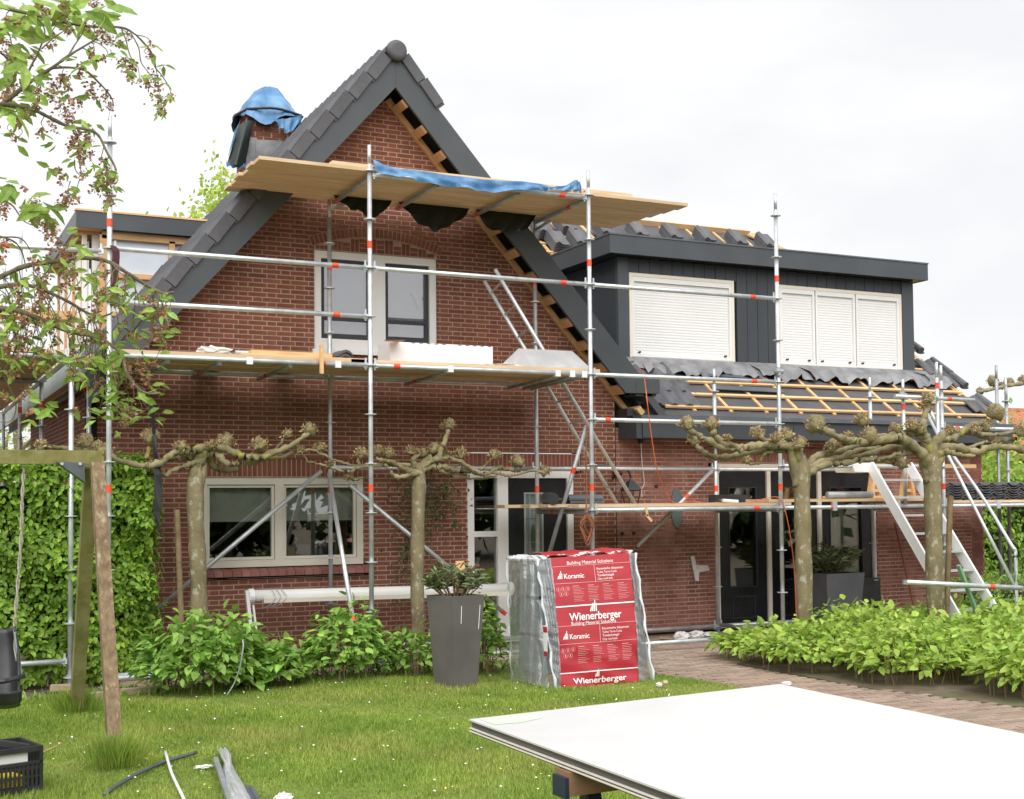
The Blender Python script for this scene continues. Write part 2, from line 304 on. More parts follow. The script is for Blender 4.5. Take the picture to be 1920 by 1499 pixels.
def foliage(parent, P, D, Nn, L, wr, m, nsingle=0, stuffname='leaves', simple=False):
    P = np.asarray(P, float); D = np.asarray(D, float); Nn = np.asarray(Nn, float); L = np.asarray(L, float)
    if nsingle:
        d = np.linalg.norm(P-CAM, axis=1); order = np.argsort(-L/d); pick = order[:nsingle]; rest = order[nsingle:]
        key = (m, wr)
        if key not in LEAFME: LEAFME[key] = single_mesh('leaf', m, wr)
        d_, s_, n_ = frames(D[pick], Nn[pick])
        for i, q in enumerate(pick):
            l = L[q]; Mx = Matrix(((d_[i][0]*l, s_[i][0]*l, n_[i][0]*l, P[q][0]), (d_[i][1]*l, s_[i][1]*l, n_[i][1]*l, P[q][1]), (d_[i][2]*l, s_[i][2]*l, n_[i][2]*l, P[q][2]), (0, 0, 0, 1)))
            inst('leaf', LEAFME[key], parent, Mx)
        P, D, Nn, L = P[rest], D[rest], Nn[rest], L[rest]
    if len(P): leaf_stuff(stuffname, P, D, Nn, L, wr, m, parent, simple)
def sph(n):
    v = rng.normal(size=(n, 3)); return v/np.linalg.norm(v, axis=1)[:, None]
# ============================================================ GROUND
g = MB(); g.add([(-300, -300, -.03), (300, -300, -.03), (300, 400, -.03), (-300, 400, -.03)], [(0, 1, 2, 3)])
structure(g.obj('ground', 'ground'))
LAWN = [(-9, -13.9), (4.6, -13.9), (4.95, -9), (5.2, -7.4), (5.05, -5.5), (5.05, -4.24), (4.95, -3.55), (4.8, -3.0), (3.9, -2.25), (2.4, -2.0), (0, -1.95), (-9, -1.9)]
g = MB(); g.prism(LAWN, 2, -.029, -.004); structure(fixn(g.obj('lawn', 'lawn')))
PATH = [(5.08, -13.9), (6.35, -13.9), (6.3, -6.4), (5.95, -4.9), (5.98, -2.95), (7.2, -2.2), (13.6, -2.1), (13.6, -.06), (4.1, -.06), (4.1, -1.9), (4.95, -3.05), (5.12, -4.24), (5.12, -5.5), (5.27, -7.4), (5.05, -9)]
g = MB(); g.prism([(5.0, -13.9), (6.4, -13.9), (6.35, -6.4), (6.0, -4.9), (6.05, -2.95), (7.2, -2.1), (13.6, -2.05), (13.6, -.02), (4.05, -.02), (4.05, -2.0), (4.9, -3.05), (5.08, -4.24), (5.08, -5.5), (5.22, -7.4), (5.0, -9)], 2, -.029, -.012)
path = structure(fixn(g.obj('path', 'pbed')))
def inpoly(x, y, P):
    c = False; n = len(P); j = n-1
    for i in range(n):
        if (P[i][1] > y) != (P[j][1] > y) and x < (P[j][0]-P[i][0])*(y-P[i][1])/(P[j][1]-P[i][1])+P[i][0]: c = not c
        j = i
    return c
pv = []
y = -13.9; row = 0
while y < -.08:
    x = 4.0-(row % 2)*.105
    while x < 13.6:
        if inpoly(x+.1, y+.03, PATH): pv.append((x, y))
        x += .21
    y += .07; row += 1
pv.sort(key=lambda p: (p[0]+.1-CAM[0])**2+(p[1]-CAM[1])**2 if p[1] > -7.6 else 1e9)
bm_ = MB(); bm_.box((0, 0, -.05), (.2, .062, 0)); pme = bm_.mesh('paver', 'paver')
for x, y in pv[:300]:
    inst('paver', pme, path, Matrix.Translation((x+rnd.uniform(-.003, .003), y, rnd.uniform(-.002, .004))) @ Matrix.Rotation(rnd.uniform(-.012, .012), 4, 'Z') @ Matrix.Rotation(rnd.uniform(-.012, .012), 4, 'X'))
g = MB()
for x, y in pv[300:]:
    dz = rnd.uniform(-.002, .004); g.add([(x, y, dz), (x+.2, y, dz+rnd.uniform(-.002, .002)), (x+.2, y+.062, dz), (x, y+.062, dz), (x, y, -.02), (x+.2, y, -.02), (x+.2, y+.062, -.02), (x, y+.062, -.02)], [(0, 1, 2, 3), (0, 4, 5, 1), (3, 2, 6, 7), (1, 5, 6, 2), (0, 3, 7, 4)])
tag(g.obj('pavers', 'paver', path), kind='stuff')

# ============================================================ HOUSE
H = thing('brick_house', 'red brick house with a steep dark gable roof under renovation behind the scaffolding', 'house')
CO = .0528; BR = .201; HD = .094; JT = .0125
AX, AZ = 3.32, 6.83            # gable apex (outer line of the barge boards at y=-.38)
SL = 1.12
def rakez(x): return AZ-SL*abs(x-AX)
def intervals(z0, z1, xl, xr, openings):
    iv = [(xl, xr)]
    for (a, b, c, d) in openings:
        if c < z1-.012 and d > z0+.012:
            nv = []
            for (p, q) in iv:
                if b <= p or a >= q: nv.append((p, q)); continue
                if a > p+.02: nv.append((p, a))
                if b < q-.02: nv.append((b, q))
            iv = nv
    return iv
def wall(name, z0, z1, xf, openings, mb, mm, nsingle, parent, place=None, phase=0.0, score=None):
    """brickwork in Flemish bond; place maps (x, y, z) of the flat wall to the world"""
    place = place or (lambda p: Vector(p))
    mor = MB(); bricks = []
    k = 0; z = z0
    while z+.04 < z1:
        xl, xr = xf(z+.02)
        if xr-xl > .05:
            for (a, b) in intervals(z, z+CO, xl, xr, openings):
                mor.box((a, .0045, z-.006), (b, .24, z+CO-.006))
                x = -1.0+phase+(0 if k % 2 == 0 else (BR+HD+2*JT)/2)
                i = 0
                while x < b:
                    w = BR if i % 2 == 0 else HD
                    p, q = max(x, a), min(x+w, b)
                    if q-p > .018: bricks.append((p, q, z, w == BR and q-p > .19))
                    x += w+JT; i += 1
        z += CO; k += 1
    vs = [place(v) for v in mor.v]; mor.v = [tuple(v) for v in vs]
    wl = mor.obj(name, mm, parent)
    if score is None: score = lambda b: 1e9
    full = [b for b in bricks if b[3]]
    full.sort(key=score); singles = set(full[:nsingle])
    if nsingle:
        m_ = MB(); m_.box((0, 0, 0), (BR, .1, CO-JT)); bme = m_.mesh('brick', mb)
        for b in full[:nsingle]:
            inst('brick', bme, wl, Matrix.Translation((b[0]+rnd.uniform(-.001, .001), rnd.uniform(-.002, .0015), b[2])))
    st = MB()
    for b in bricks:
        if b in singles: continue
        j = rnd.uniform(-.002, .0015)
        st.add([place(p) for p in [(b[0], j, b[2]), (b[1], j, b[2]), (b[1], j, b[2]+CO-JT), (b[0], j, b[2]+CO-JT), (b[0], .02, b[2]), (b[1], .02, b[2]), (b[1], .02, b[2]+CO-JT), (b[0], .02, b[2]+CO-JT)]],
               [(0, 1, 2, 3), (0, 4, 5, 1), (3, 2, 6, 7), (1, 5, 6, 2), (0, 3, 7, 4)])
    tag(st.obj('bricks', mb, wl), kind='stuff')
    return wl
GOPEN = [(1.19, 3.05, 1.00, 1.985), (1.12, 3.13, .905, 1.00), (1.08, 3.16, 1.985, 2.20),
         (2.47, 3.97, 3.43, 4.565), (2.47, 3.97, 4.565, 4.70), (2.62, 3.82, 4.70, 4.78),
         (4.34, 5.78, 0, 2.07), (4.24, 5.88, 2.07, 2.28)]
def gx(z):
    h = (6.60-z)/SL
    return max(.12, AX-h), min(6.37, AX+h)
gw = wall('gable_wall', .03, 6.6, gx, GOPEN, 'brick', 'mortar', 300, H, score=lambda b: (b[0]-CAM[0])**2 + (0 if 1.35 < b[2] < 3.2 or 3.3 < b[2] < 4.2 else 100) + (3 if b[2] < 1.9 else 0))
WOPEN = [(7.87, 10.58, .0, 2.18), (7.77, 10.68, 2.18, 2.385)]
wwall = wall('wing_wall', .03, 2.62, lambda z: (6.382, 12.58), WOPEN, 'brick2', 'mortar2', 0, H, phase=.07)
# left side wall, seen end on past the corner
wall('side_wall', .03, 3.2, lambda z: (-.24, 6.5), [], 'brick', 'mortar', 0, H, place=lambda p: Vector((.11+p[1], p[0]+.25, p[2])), phase=.04)
# soldier courses and arch
def soldier(par, x0, x1, z0, z1, m='brick', mm='mortar', w=.044):
    b = MB(); b.box((x0, .0045, z0-.004), (x1, .2, z1-.002)); s = b.obj('soldier_course', mm, par)
    n = int((x1-x0)/(w+.0105)); st = MB(); ww = (x1-x0-.0105*(n+1))/n
    mb_ = MB(); mb_.box((0, 0, 0), (ww, .1, z1-z0-.018)); me = mb_.mesh('brick', m)
    for i in range(n): inst('brick', me, s, Matrix.Translation((x0+.0105+i*(ww+.0105), rnd.uniform(-.003, .003), z0+.008)))
soldier(H, 1.09, 3.15, 1.988, 2.20)
soldier(H, 4.25, 5.87, 2.073, 2.28)
soldier(H, 7.78, 10.67, 2.183, 2.385, 'brick2', 'mortar2')
# segmental arch: two points and crown
ac = MB(); arx = 3.22; crown = 4.86; spring = 4.70; half = .82
rad = (half**2+(crown-spring+.0)**2)/(2*(crown-spring)); czz = crown-rad
# mortar bed behind the arch ring
seg = 24; th = math.asin(half/rad)
pts_o = [(arx+rad*math.sin(-th+2*th*i/seg), czz+rad*math.cos(-th+2*th*i/seg)) for i in range(seg+1)]
ri = rad-.112
pts_i = [(arx+ri*math.sin(-th+2*th*i/seg), czz+ri*math.cos(-th+2*th*i/seg)) for i in range(seg+1)]
ac.prism(pts_o+pts_i[::-1], 1, -.020, .2)
arch = fixn(ac.obj('arch', 'mortar', H))
nb = 31
me_ = MB(); me_.box((-.0215, 0, .006), (.0215, .1, .106)); ame = me_.mesh('brick', 'brick')
for i in range(nb):
    a_ = -th+2*th*(i+.5)/nb
    inst('brick', ame, arch, Matrix.Translation((arx+ri*math.sin(a_), -.024+rnd.uniform(-.003, .002), czz+ri*math.cos(a_))) @ Matrix.Rotation(a_, 4, 'Y'))
t_ = MB(); t_.prism([(2.47, 4.566)]+[(2.47, 4.60)]+[(x, z-.002) for x, z in pts_i if 2.47 < x < 3.97]+[(3.97, 4.60), (3.97, 4.566)], 1, .0, .2)
tym = fixn(t_.obj('arch_infill', 'mortar', H))
x = 2.49; i = 0
while x < 3.93:
    zt = czz+math.sqrt(ri**2-(x+.03-arx)**2)-.012
    if i % 2 == 0:
        for q in range(2):
            b = MB(); b.box((x+q*.052, -.004, 4.575), (x+q*.052+.043, .05, min(zt, 4.575+.16))); b.obj('brick', 'brick', tym)
        x += .105
    else:
        for q in range(3):
            z_ = 4.575+q*.053
            if z_+.043 < zt: b = MB(); b.box((x, -.004, z_), (x+.092, .05, z_+.043)); b.obj('brick', 'brick', tym)
        x += .103
    i += 1
# sill of the lower window: sloping tiles
sl = MB(); sl.box((1.13, .0, .905), (3.12, .2, .96)); sill = sl.obj('window_sill', 'mortar', H)
x = 1.125
while x < 3.1:
    b = MB(); b.prism([(-.085, .905), (.06, .945), (.06, .997), (-.085, .955)], 0, x, x+.094); fixn(b.obj('sill_tile', 'sill', sill)); x += .1
b = MB(); b.box((2.44, -.05, 3.385), (4.0, .03, 3.43)); b.obj('upper_sill', 'white', H)

def frame(mb, x0, x1, z0, z1, w, y0, y1, bot=None):
    bot = w if bot is None else bot
    mb.box((x0, y0, z0), (x0+w, y1, z1)); mb.box((x1-w, y0, z0), (x1, y1, z1)); mb.box((x0+w, y0, z1-w), (x1-w, y1, z1)); mb.box((x0+w, y0, z0), (x1-w, y1, z0+bot)); return mb
def pane(par, x0, x1, z0, z1, y, m='glass'):
    b = MB(); b.box((x0, y, z0), (x1, y+.012, z1)); return b.obj('pane', m, par)
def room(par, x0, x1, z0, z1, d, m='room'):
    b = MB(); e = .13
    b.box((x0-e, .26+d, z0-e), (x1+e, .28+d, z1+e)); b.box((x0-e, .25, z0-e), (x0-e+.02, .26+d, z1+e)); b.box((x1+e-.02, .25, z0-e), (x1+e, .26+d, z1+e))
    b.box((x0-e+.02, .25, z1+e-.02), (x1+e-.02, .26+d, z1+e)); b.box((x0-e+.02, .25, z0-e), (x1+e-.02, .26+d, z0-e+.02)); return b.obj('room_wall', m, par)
# lower window
b = frame(MB(), 1.193, 3.047, 1.003, 1.982, .075, .02, .11); b.box((2.02, .02, 1.078), (2.12, .11, 1.907))
lw_ = b.obj('window', 'cream', H, label='wide cream framed window with linen blinds inside')
for x0, x1 in ((1.268, 2.02), (2.12, 2.972)):
    b = frame(MB(), x0+.003, x1-.003, 1.081, 1.904, .03, .045, .10); b.obj('sash', 'cream', lw_)
    pane(lw_, x0+.033, x1-.033, 1.11, 1.874, .07)
    b = MB(); b.box((x0-.02, .16, 1.50), (x1+.02, .163, 1.9)); b.box((x0-.02, .157, 1.50), (x1+.02, .166, 1.525)); b.box((x0-.02, .157, 1.60), (x1+.02, .166, 1.607)); b.obj('linen_blind', 'blind', lw_)
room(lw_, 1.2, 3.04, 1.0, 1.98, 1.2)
b = MB(); b.box((2.3, .45, 1.05), (2.55, .65, 1.22)); b.obj('white_box', 'curtain', lw_)
b = MB(); b.box((2.65, .6, 1.2), (3.0, .7, 1.22)); b.obj('red_shelf', 'redrope', lw_)
b = MB(); b.tube([(2.36, .5, 1.2), (2.4, .5, 1.3)], .02); b.obj('small_jar', 'white', lw_)
# upper window
b = frame(MB(), 2.473, 3.967, 3.433, 4.562, .085, .02, .11, bot=.13); b.box((3.17, .02, 3.563), (3.33, .11, 4.477))
uw = b.obj('window', 'white', H, label='white framed upper window with dark sashes')
for x0, x1 in ((2.558, 3.17), (3.33, 3.882)):
    b = frame(MB(), x0+.003, x1-.003, 3.566, 4.474, .042, .05, .105, bot=.06); b.obj('sash', 'sash', uw)
    b = MB(); b.box((x0+.045, .045, 3.78), (x1-.045, .065, 3.82)); b.obj('sash_bar', 'sash', uw)
    pane(uw, x0+.045, x1-.045, 3.626, 4.432, .075, 'glasshi')
    b = MB(); b.box((x0, .17, 3.56), (x1, .18, 4.48)); b.obj('sky_grey_blind', 'curtain', uw)  # grey sheet added behind the pane so it reads like reflected sky
b = MB(); b.box((3.78, .13, 3.98), (3.80, .15, 4.2), Matrix.Translation((3.79, .14, 3.98)) @ Matrix.Rotation(R(-28), 4, 'Y') @ Matrix.Translation((-3.79, -.14, -3.98))); b.obj('window_stay', 'sash', uw)
room(uw, 2.56, 3.88, 3.57, 4.47, .4, 'curtain')
# front door with side light
b = frame(MB(), 4.345, 5.775, .02, 2.065, .085, .01, .11, bot=.05); b.box((4.74, .01, .07), (4.88, .11, 1.98)); b.box((4.43, .01, 1.28), (4.74, .11, 1.345)); b.box((4.43, .01, .60), (4.74, .11, .66))
fd = b.obj('front_door_frame', 'white', H, label='white door frame with side light')
pane(fd, 4.43, 4.74, 1.345, 1.98, .06); pane(fd, 4.43, 4.74, .66, 1.28, .06); pane(fd, 4.43, 4.74, .07, .6, .06)
b = MB(); b.box((4.885, .04, .075), (5.11, .09, 1.975)); b.box((5.36, .04, .075), (5.685, .09, 1.975)); b.box((5.11, .04, .075), (5.36, .09, .7)); b.box((5.11, .04, 1.8), (5.36, .09, 1.975))
b.obj('front_door', 'black', fd)
b = frame(MB(), 5.105, 5.365, .695, 1.805, .022, .03, .095); b.box((5.18, .034, .72), (5.188, .07, 1.78)); b.box((5.28, .034, .72), (5.288, .07, 1.78))
for z_ in (.95, 1.2, 1.5): b.box((5.127, .035, z_), (5.343, .07, z_+.006))
b.obj('leaded_light', 'greenish', fd); b = MB(); b.box((5.127, .055, .72), (5.343, .062, 1.785)); b.obj('door_pane', glassy('milky_pane', .2, (.5, .55, .55), .1, (.35, .42, .42), .45), fd)
b = MB(); b.prism([(5.188, 1.25), (5.234, 1.42), (5.28, 1.25), (5.234, 1.08)], 1, .045, .053); fixn(b.obj('green_lozenge', mat('green_glass', (.05, .10, .05)), fd))
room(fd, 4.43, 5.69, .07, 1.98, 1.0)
b = MB()
for k in range(7): b.tube([(4.55+rnd.uniform(-.04, .04), .4, .66), (4.56+rnd.uniform(-.1, .1), .4, 1.0+rnd.uniform(-.1, .2))], [.008, .03], 5)
b.obj('dried_pampas', 'blind', fd)
# french doors
b = MB(); b.box((7.88, .01, .03), (7.94, .11, 2.172)); b.box((10.50, .01, .03), (10.57, .11, 2.172)); b.box((7.94, .01, 2.10), (10.5, .11, 2.172)); b.box((7.94, .01, .03), (10.5, .11, .07))
for x in (8.735, 9.585): b.box((x-.03, .0, .07), (x+.03, .10, 2.10))
frd = b.obj('french_door_frame', 'beige', H, label='beige frame of the wide garden doors')
for i, (x0, x1) in enumerate(((7.94, 8.705), (8.765, 9.555), (9.615, 10.5))):
    zb = .55 if i != 1 else .62
    b = MB(); b.box((x0+.003, .03, .073), (x0+.16, .09, 2.097)); b.box((x1-.16, .03, .073), (x1-.003, .09, 2.097)); b.box((x0+.16, .03, 1.86), (x1-.16, .09, 2.097)); b.box((x0+.16, .03, .073), (x1-.16, .09, zb))
    d_ = b.obj('glazed_door', 'black', frd)
    b = frame(MB(), x0+.156, x1-.156, zb-.004, 1.864, .014, .022, .03); b.obj('glazing_bead', 'sash', d_)
    pane(d_, x0+.16, x1-.16, zb, 1.86, .06)
    b = frame(MB(), x0+.2, x1-.2, .14, zb-.12, .012, .022, .0301); b.obj('kick_panel', 'sash', d_)
    b = MB(); b.tube([(x1-.05 if i == 0 else x0+.05, -.02, 1.05), (x1-.05 if i == 0 else x0+.05, -.02, 1.17)], .01); b.obj('handle', 'black', d_)
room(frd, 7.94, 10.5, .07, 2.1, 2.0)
b = MB()
for k in range(9): b.box((9.98+k*.035, .35+.02*(k % 2), .1), (10.01+k*.035, .37+.02*(k % 2), 2.0))
b.obj('curtain', 'blind', frd)
b = MB()   # timber stacked indoors, seen through the first door
b.bar((8.12, .5, 1.3), (8.12, .5, 1.85), .05, .05, (0, 1, 0)); b.bar((8.45, .5, 1.3), (8.45, .5, 1.85), .05, .05, (0, 1, 0)); b.bar((8.05, .45, 1.83), (8.6, .45, 1.83), .04, .05); b.bar((8.2, .42, 1.8), (8.42, .42, 1.4), .04, .04)
b.obj('timber_frame', 'lumberd', frd)
# small fittings on the wing wall
b = MB(); b.tube([(7.30, -.02, 1.62), (7.30, .0, 1.62)], .02); b.add([(7.27+.085*math.cos(t), -.016, 1.6+.26*math.sin(t)) for t in [k*math.pi/10 for k in range(20)]]+[(7.27+.085*math.cos(t), 0, 1.6+.26*math.sin(t)) for t in [k*math.pi/10 for k in range(20)]], [tuple(range(19, -1, -1))]+[(k, (k+1) % 20, 20+(k+1) % 20, 20+k) for k in range(20)])
b.obj('oval_plate', 'greyplate', H)
for px, py in ((1188, 1000), (1230, 912), (1166, 1001)):
    p = W(px, py); b = MB(); b.tube([p+Vector((0, -.02, 0)), p+Vector((0, .01, 0))], .022); b.obj('wall_socket', 'blackpl', H)
b = MB(); b.tube([W(1202, 826, -.1)+Vector((0, 0, .04)), W(1202, 826, -.1)-Vector((0, 0, .04))], .045); b.obj('downpipe_stub', 'blackpl', H)
b = MB(); b.tube(smoothpts([W(1202, 832, -.05), W(1204, 870, -.03), W(1208, 905, -.03), W(1203, 918, -.02), W(1204, 932, -.02)]), .006, 5); b.obj('wire', 'blind', H)
b = MB(); b.tube([(.05, -.06, .1), (.05, -.06, 2.95)], .06, 12); b.obj('rain_pipe', 'black', H, smooth=True)

# ------------------------------------------------------------ gable roof
def rp_(x, y, off=0): return (x, y, rakez(x)+off)
FY = -.38
# structure slab (left slope goes back 9 m, right slope stops at the valley with the wing roof)
def slab(poly3, t, name, m, par=H):
    b = MB(); n = len(poly3); top = [Vector(p) for p in poly3]; bot = [p-Vector((0, 0, t)) for p in top]
    b.add(top+bot, [tuple(range(n)), tuple(range(2*n-1, n-1, -1))]+[(i, i+n, (i+1) % n+n, (i+1) % n) for i in range(n)]); return fixn(b.obj(name, m, par))
lroof = slab([(AX, -.34, AZ-.02), (AX, 9, AZ-.02), (-.02, 9, rakez(-.02)-.02), (-.02, -.34, rakez(-.02)-.02)], .16, 'left_roof_slope', 'membrane')
slab([(AX, -.34, AZ-.022), (6.9, -.34, rakez(6.9)-.022), (5.6, 1.9, rakez(5.6)-.022), (AX, 5.1, AZ-.022)], .14, 'right_roof_slope', 'membrane')
# barge boards
def barge(side, x_end, name='barge_board'):
    b = MB(); s = side
    xo = AX+s*x_end
    top = [(AX, AZ), (xo, rakez(xo))]
    bw = .40
    poly = [(AX, AZ), (xo, rakez(xo)), (xo, rakez(xo)-bw), (AX, AZ-bw-.01)]
    if s > 0: xo = AX+(AZ-3.02)/SL; poly = [(AX+.002, AZ), (xo, 3.02), (xo-.41, 3.02), (AX+.002, AZ-bw-.01)]
    b.prism(poly, 1, FY, FY+.04); o = fixn(b.obj(name, 'dark', H))
    if s > 0: return o
    b = MB()   # thin return under the board
    zz = lambda x: rakez(x)-bw
    b.add([(AX, FY+.04, zz(AX)), (xo-(.42 if s > 0 else 0), FY+.04, zz(xo-(.42 if s > 0 else 0))), (xo-(.42 if s > 0 else 0), FY+.10, zz(xo-(.42 if s > 0 else 0))), (AX, FY+.10, zz(AX))], [(0, 1, 2, 3)])
    b.obj('return_strip', 'dark', o); return o
barge(-1, 3.34); barge(1, 3.46)
b = MB(); b.box((6.46, FY-.003, 3.022), (6.80, FY+.2, 3.20)); b.obj('barge_end_box', 'dark', H)
b = MB(); b.box((6.48, FY+.04, 2.99), (6.775, -.05, 3.02)); b.obj('barge_end_soffit', 'dark', H)
# timber under the right overhang: rafter along the rake and stub blocks
b = MB(); z_ = .44
b.bar((AX+.03, -.035, AZ-.45), (6.52, -.035, rakez(6.52)-.42), .055, .06); raf = b.obj('overhang_rafter', 'lumberd', H)
b = MB(); b.bar((AX+.0, -.009, AZ-.30), (6.6, -.009, rakez(6.6)-.27), .018, .2); b.obj('overhang_shade_strip', 'blackpl', H)  # black strip standing in for the shade under the overhang
sb = MB(); sb.box((-.035, -.33, -.05), (.035, -.02, .05)); sbm = sb.mesh('stub_block', 'lumberd')
ang = math.atan(SL)
for k in range(14):
    xx = AX+.14+k*.238
    inst('stub_block', sbm, H, Matrix.Translation((xx, 0, rakez(xx)-.40)) @ Matrix.Rotation(ang, 4, 'Y') @ Matrix.Scale(1.5, 4, (1, 0, 0)) @ Matrix.Scale(.7, 4, (0, 0, 1)))
# verge tiles and field tiles on the left slope
du = Vector((-1, 0, -SL)).normalized(); nu = Vector((-SL, 0, 1)).normalized()
EXP = .335
def slopeM(x, y, off, s=-1):
    d = Vector((s, 0, -SL)).normalized(); n_ = Vector((s*SL, 0, 1)).normalized(); o = Vector((x, y, rakez(x)))+n_*off
    yv = n_.cross(d)
    return Matrix(((d.x, yv.x, n_.x, o.x), (d.y, yv.y, n_.y, o.y), (d.z, yv.z, n_.z, o.z), (0, 0, 0, 1)))
vt = MB()
vt.box((0, -.03, -.03), (.322, .012, .092)); vt.box((.02, -.0, .078), (.322, .07, .092)); vt.box((.322, -.012, -.03), (.36, .01, .09))
vtm = vt.mesh('verge_tile', 'tile')
# local y direction of slopeM for s=-1: n x d
for k in range(14):
    dist = .12+k*EXP; x = AX-dist/math.sqrt(1+SL*SL)
    Mx = slopeM(x, FY, 0, -1) @ Matrix.Rotation(R(5), 4, 'Y')
    yv = Mx.col[1].xyz
    if yv.y < 0: Mx = Mx @ Matrix.Scale(-1, 4, (0, 1, 0))
    inst('verge_tile', vtm, H, Mx)
for k in range(2):
    dist = .10+k*EXP; x = AX+dist/math.sqrt(1+SL*SL)
    Mx = slopeM(x, FY, .02, 1) @ Matrix.Rotation(R(3), 4, 'Y'); yv = Mx.col[1].xyz
    if yv.y < 0: Mx = Mx @ Matrix.Scale(-1, 4, (0, 1, 0))
    inst('verge_tile', vtm, H, Mx)
def tile_mesh(name, m, w=.25, l=.42, th=.02, amp=.034):
    b = MB(); n = 9; top = []
    for i in range(n+1):
        t = i/n; h = amp*(math.sin(math.pi*min(1, t/.42)) if t < .42 else -.25*math.sin(math.pi*(t-.42)/.58))+th
        top.append((t*w, h))
    for x_ in (0, l):
        for (yy, h) in top: b.v.append((x_, yy, h))
    for x_ in (0, l):
        for (yy, h) in top: b.v.append((x_, yy, h-th))
    m_ = n+1
    for i in range(n):
        b.f.append((i, i+1, m_+i+1, m_+i)); b.f.append((2*m_+i, 3*m_+i, 3*m_+i+1, 2*m_+i+1)); b.f.append((m_+i, m_+i+1, 3*m_+i+1, 3*m_+i)); b.f.append((i, 2*m_+i, 2*m_+i+1, i+1))
    b.f.append((0, m_, 3*m_, 2*m_)); b.f.append((n, 2*m_+n, 3*m_+n, m_+n)); return b.mesh(name, m)
tlm = tile_mesh('roof_tile', 'tile', amp=.05)
tlg = tile_mesh('roof_tile', 'tile2')
cnt = 0
for k in range(14):
    dist = .10+k*EXP; x = AX-dist/math.sqrt(1+SL*SL)
    for j in range(21):
        y = FY+.02+j*.235
        if k > 9 and j > 4: continue
        if 2.2 < y < 3.9 and 2.35 < x < 3.1: continue
        if y > 1.95 and x < 1.75: continue
        Mx = slopeM(x, y, .082+(rnd.random()-.5)*.006, -1) @ Matrix.Rotation(R(5.0), 4, 'Y')
        if Mx.col[1].y < 0: Mx = Mx @ Matrix.Scale(-1, 4, (0, 1, 0))
        inst('roof_tile', tlm, lroof, Mx)
# ridge: round end cap and ridge tiles
b = MB(); cz = 6.80
n = 20
prof = [(.0, .0), (.07, -.002), (.10, .003), (.113, .018), (.118, .03), (.121, .07), (.0, .07)]
vs = []; fs = []
for (r_, y_) in prof:
    for k in range(n): vs.append((AX+r_*math.cos(2*math.pi*k/n), FY-.09+y_, cz+.03+r_*math.sin(2*math.pi*k/n)))
for i in range(len(prof)-1):
    for k in range(n): fs.append((i*n+k, i*n+(k+1) % n, (i+1)*n+(k+1) % n, (i+1)*n+k))
b.add(vs, fs); b.obj('ridge_end_cap', 'tile', H, smooth=True)
rt_ = MB(); vs = []; fs = []; n = 10
for y_ in (0, .4):
    for r_ in (.13, .11):
        rr = r_+(.006 if y_ == 0 else 0)
        for k in range(n+1): vs.append((rr*math.cos(math.pi*k/n), y_, rr*math.sin(math.pi*k/n)))
m_ = n+1
for k in range(n): fs += [(k, k+1, 2*m_+k+1, 2*m_+k), (m_+k, 3*m_+k, 3*m_+k+1, m_+k+1), (k, m_+k, m_+k+1, k+1)]
rt_.add(vs, fs); rtm = rt_.mesh('ridge_tile', 'tile')
for k in range(14): inst('ridge_tile', rtm, H, Matrix.Translation((AX, FY-.02+k*.37, 6.80+.002*(k % 2))) @ Matrix.Rotation(R(1.2), 4, 'X'))
# left eave: fascia and slatted soffit seen from below
b = MB(); b.box((-.18, -.34, 2.96), (-.15, 9, 3.24)); b.obj('eave_fascia', 'greenish', H)
for k in range(5):
    b = MB(); b.box((-.145+k*.05, -.3, 2.985), (-.145+k*.05+.04, 7.5, 3.0)); b.obj('soffit_slat', 'lumberd', H)

# ------------------------------------------------------------ chimney
C = W(460, 262, 2.6); Y0 = 2.6
cx0, cx1 = 2.38, 3.02
b = MB(); b.box((cx0+.01, Y0+.01, 5.4), (cx1-.01, Y0+.61, 6.9)); ch = b.obj('chimney', 'mortar2', H)
z = 5.6
row = 0
bb = MB()
while z < 6.86:
    x = cx0-(.11 if row % 2 else 0)
    while x < cx1-.01:
        a, c = max(x, cx0), min(x+.21, cx1)
        if c-a > .03 and z > 6.1: q = MB(); q.box((a, Y0-.0+rnd.uniform(-.004, .004), z), (c-.01, Y0+.05, z+.053)); q.obj('brick', 'brick', ch)
        elif c-a > .03: bb.box((a, Y0, z), (c-.01, Y0+.05, z+.053))
        x += .22
    y = Y0+(.0 if row % 2 else .11)
    while y < Y0+.6: bb.box((cx0, y+.055, z), (cx0+.05, min(y+.255, Y0+.6), z+.053)); y += .22
    z += .064; row += 1
tag(bb.obj('bricks', 'brick', ch), kind='stuff')
pl = [W(479, 262, Y0-.03), W(530, 264, Y0-.03), W(548, 300, Y0-.03), W(480, 318, Y0-.03)]
b = MB(); b.add(pl+[p+Vector((0, .012, 0)) for p in pl], [(3, 2, 1, 0), (4, 5, 6, 7), (0, 1, 5, 4), (1, 2, 6, 5), (2, 3, 7, 6), (3, 0, 4, 7)]); b.obj('lead_apron', 'lead', ch)
b = MB(); b.box((cx0-.012, Y0+.02, 5.7), (cx0+.12, Y0-.02, 6.52)); b.obj('lead_apron', 'lead', ch)

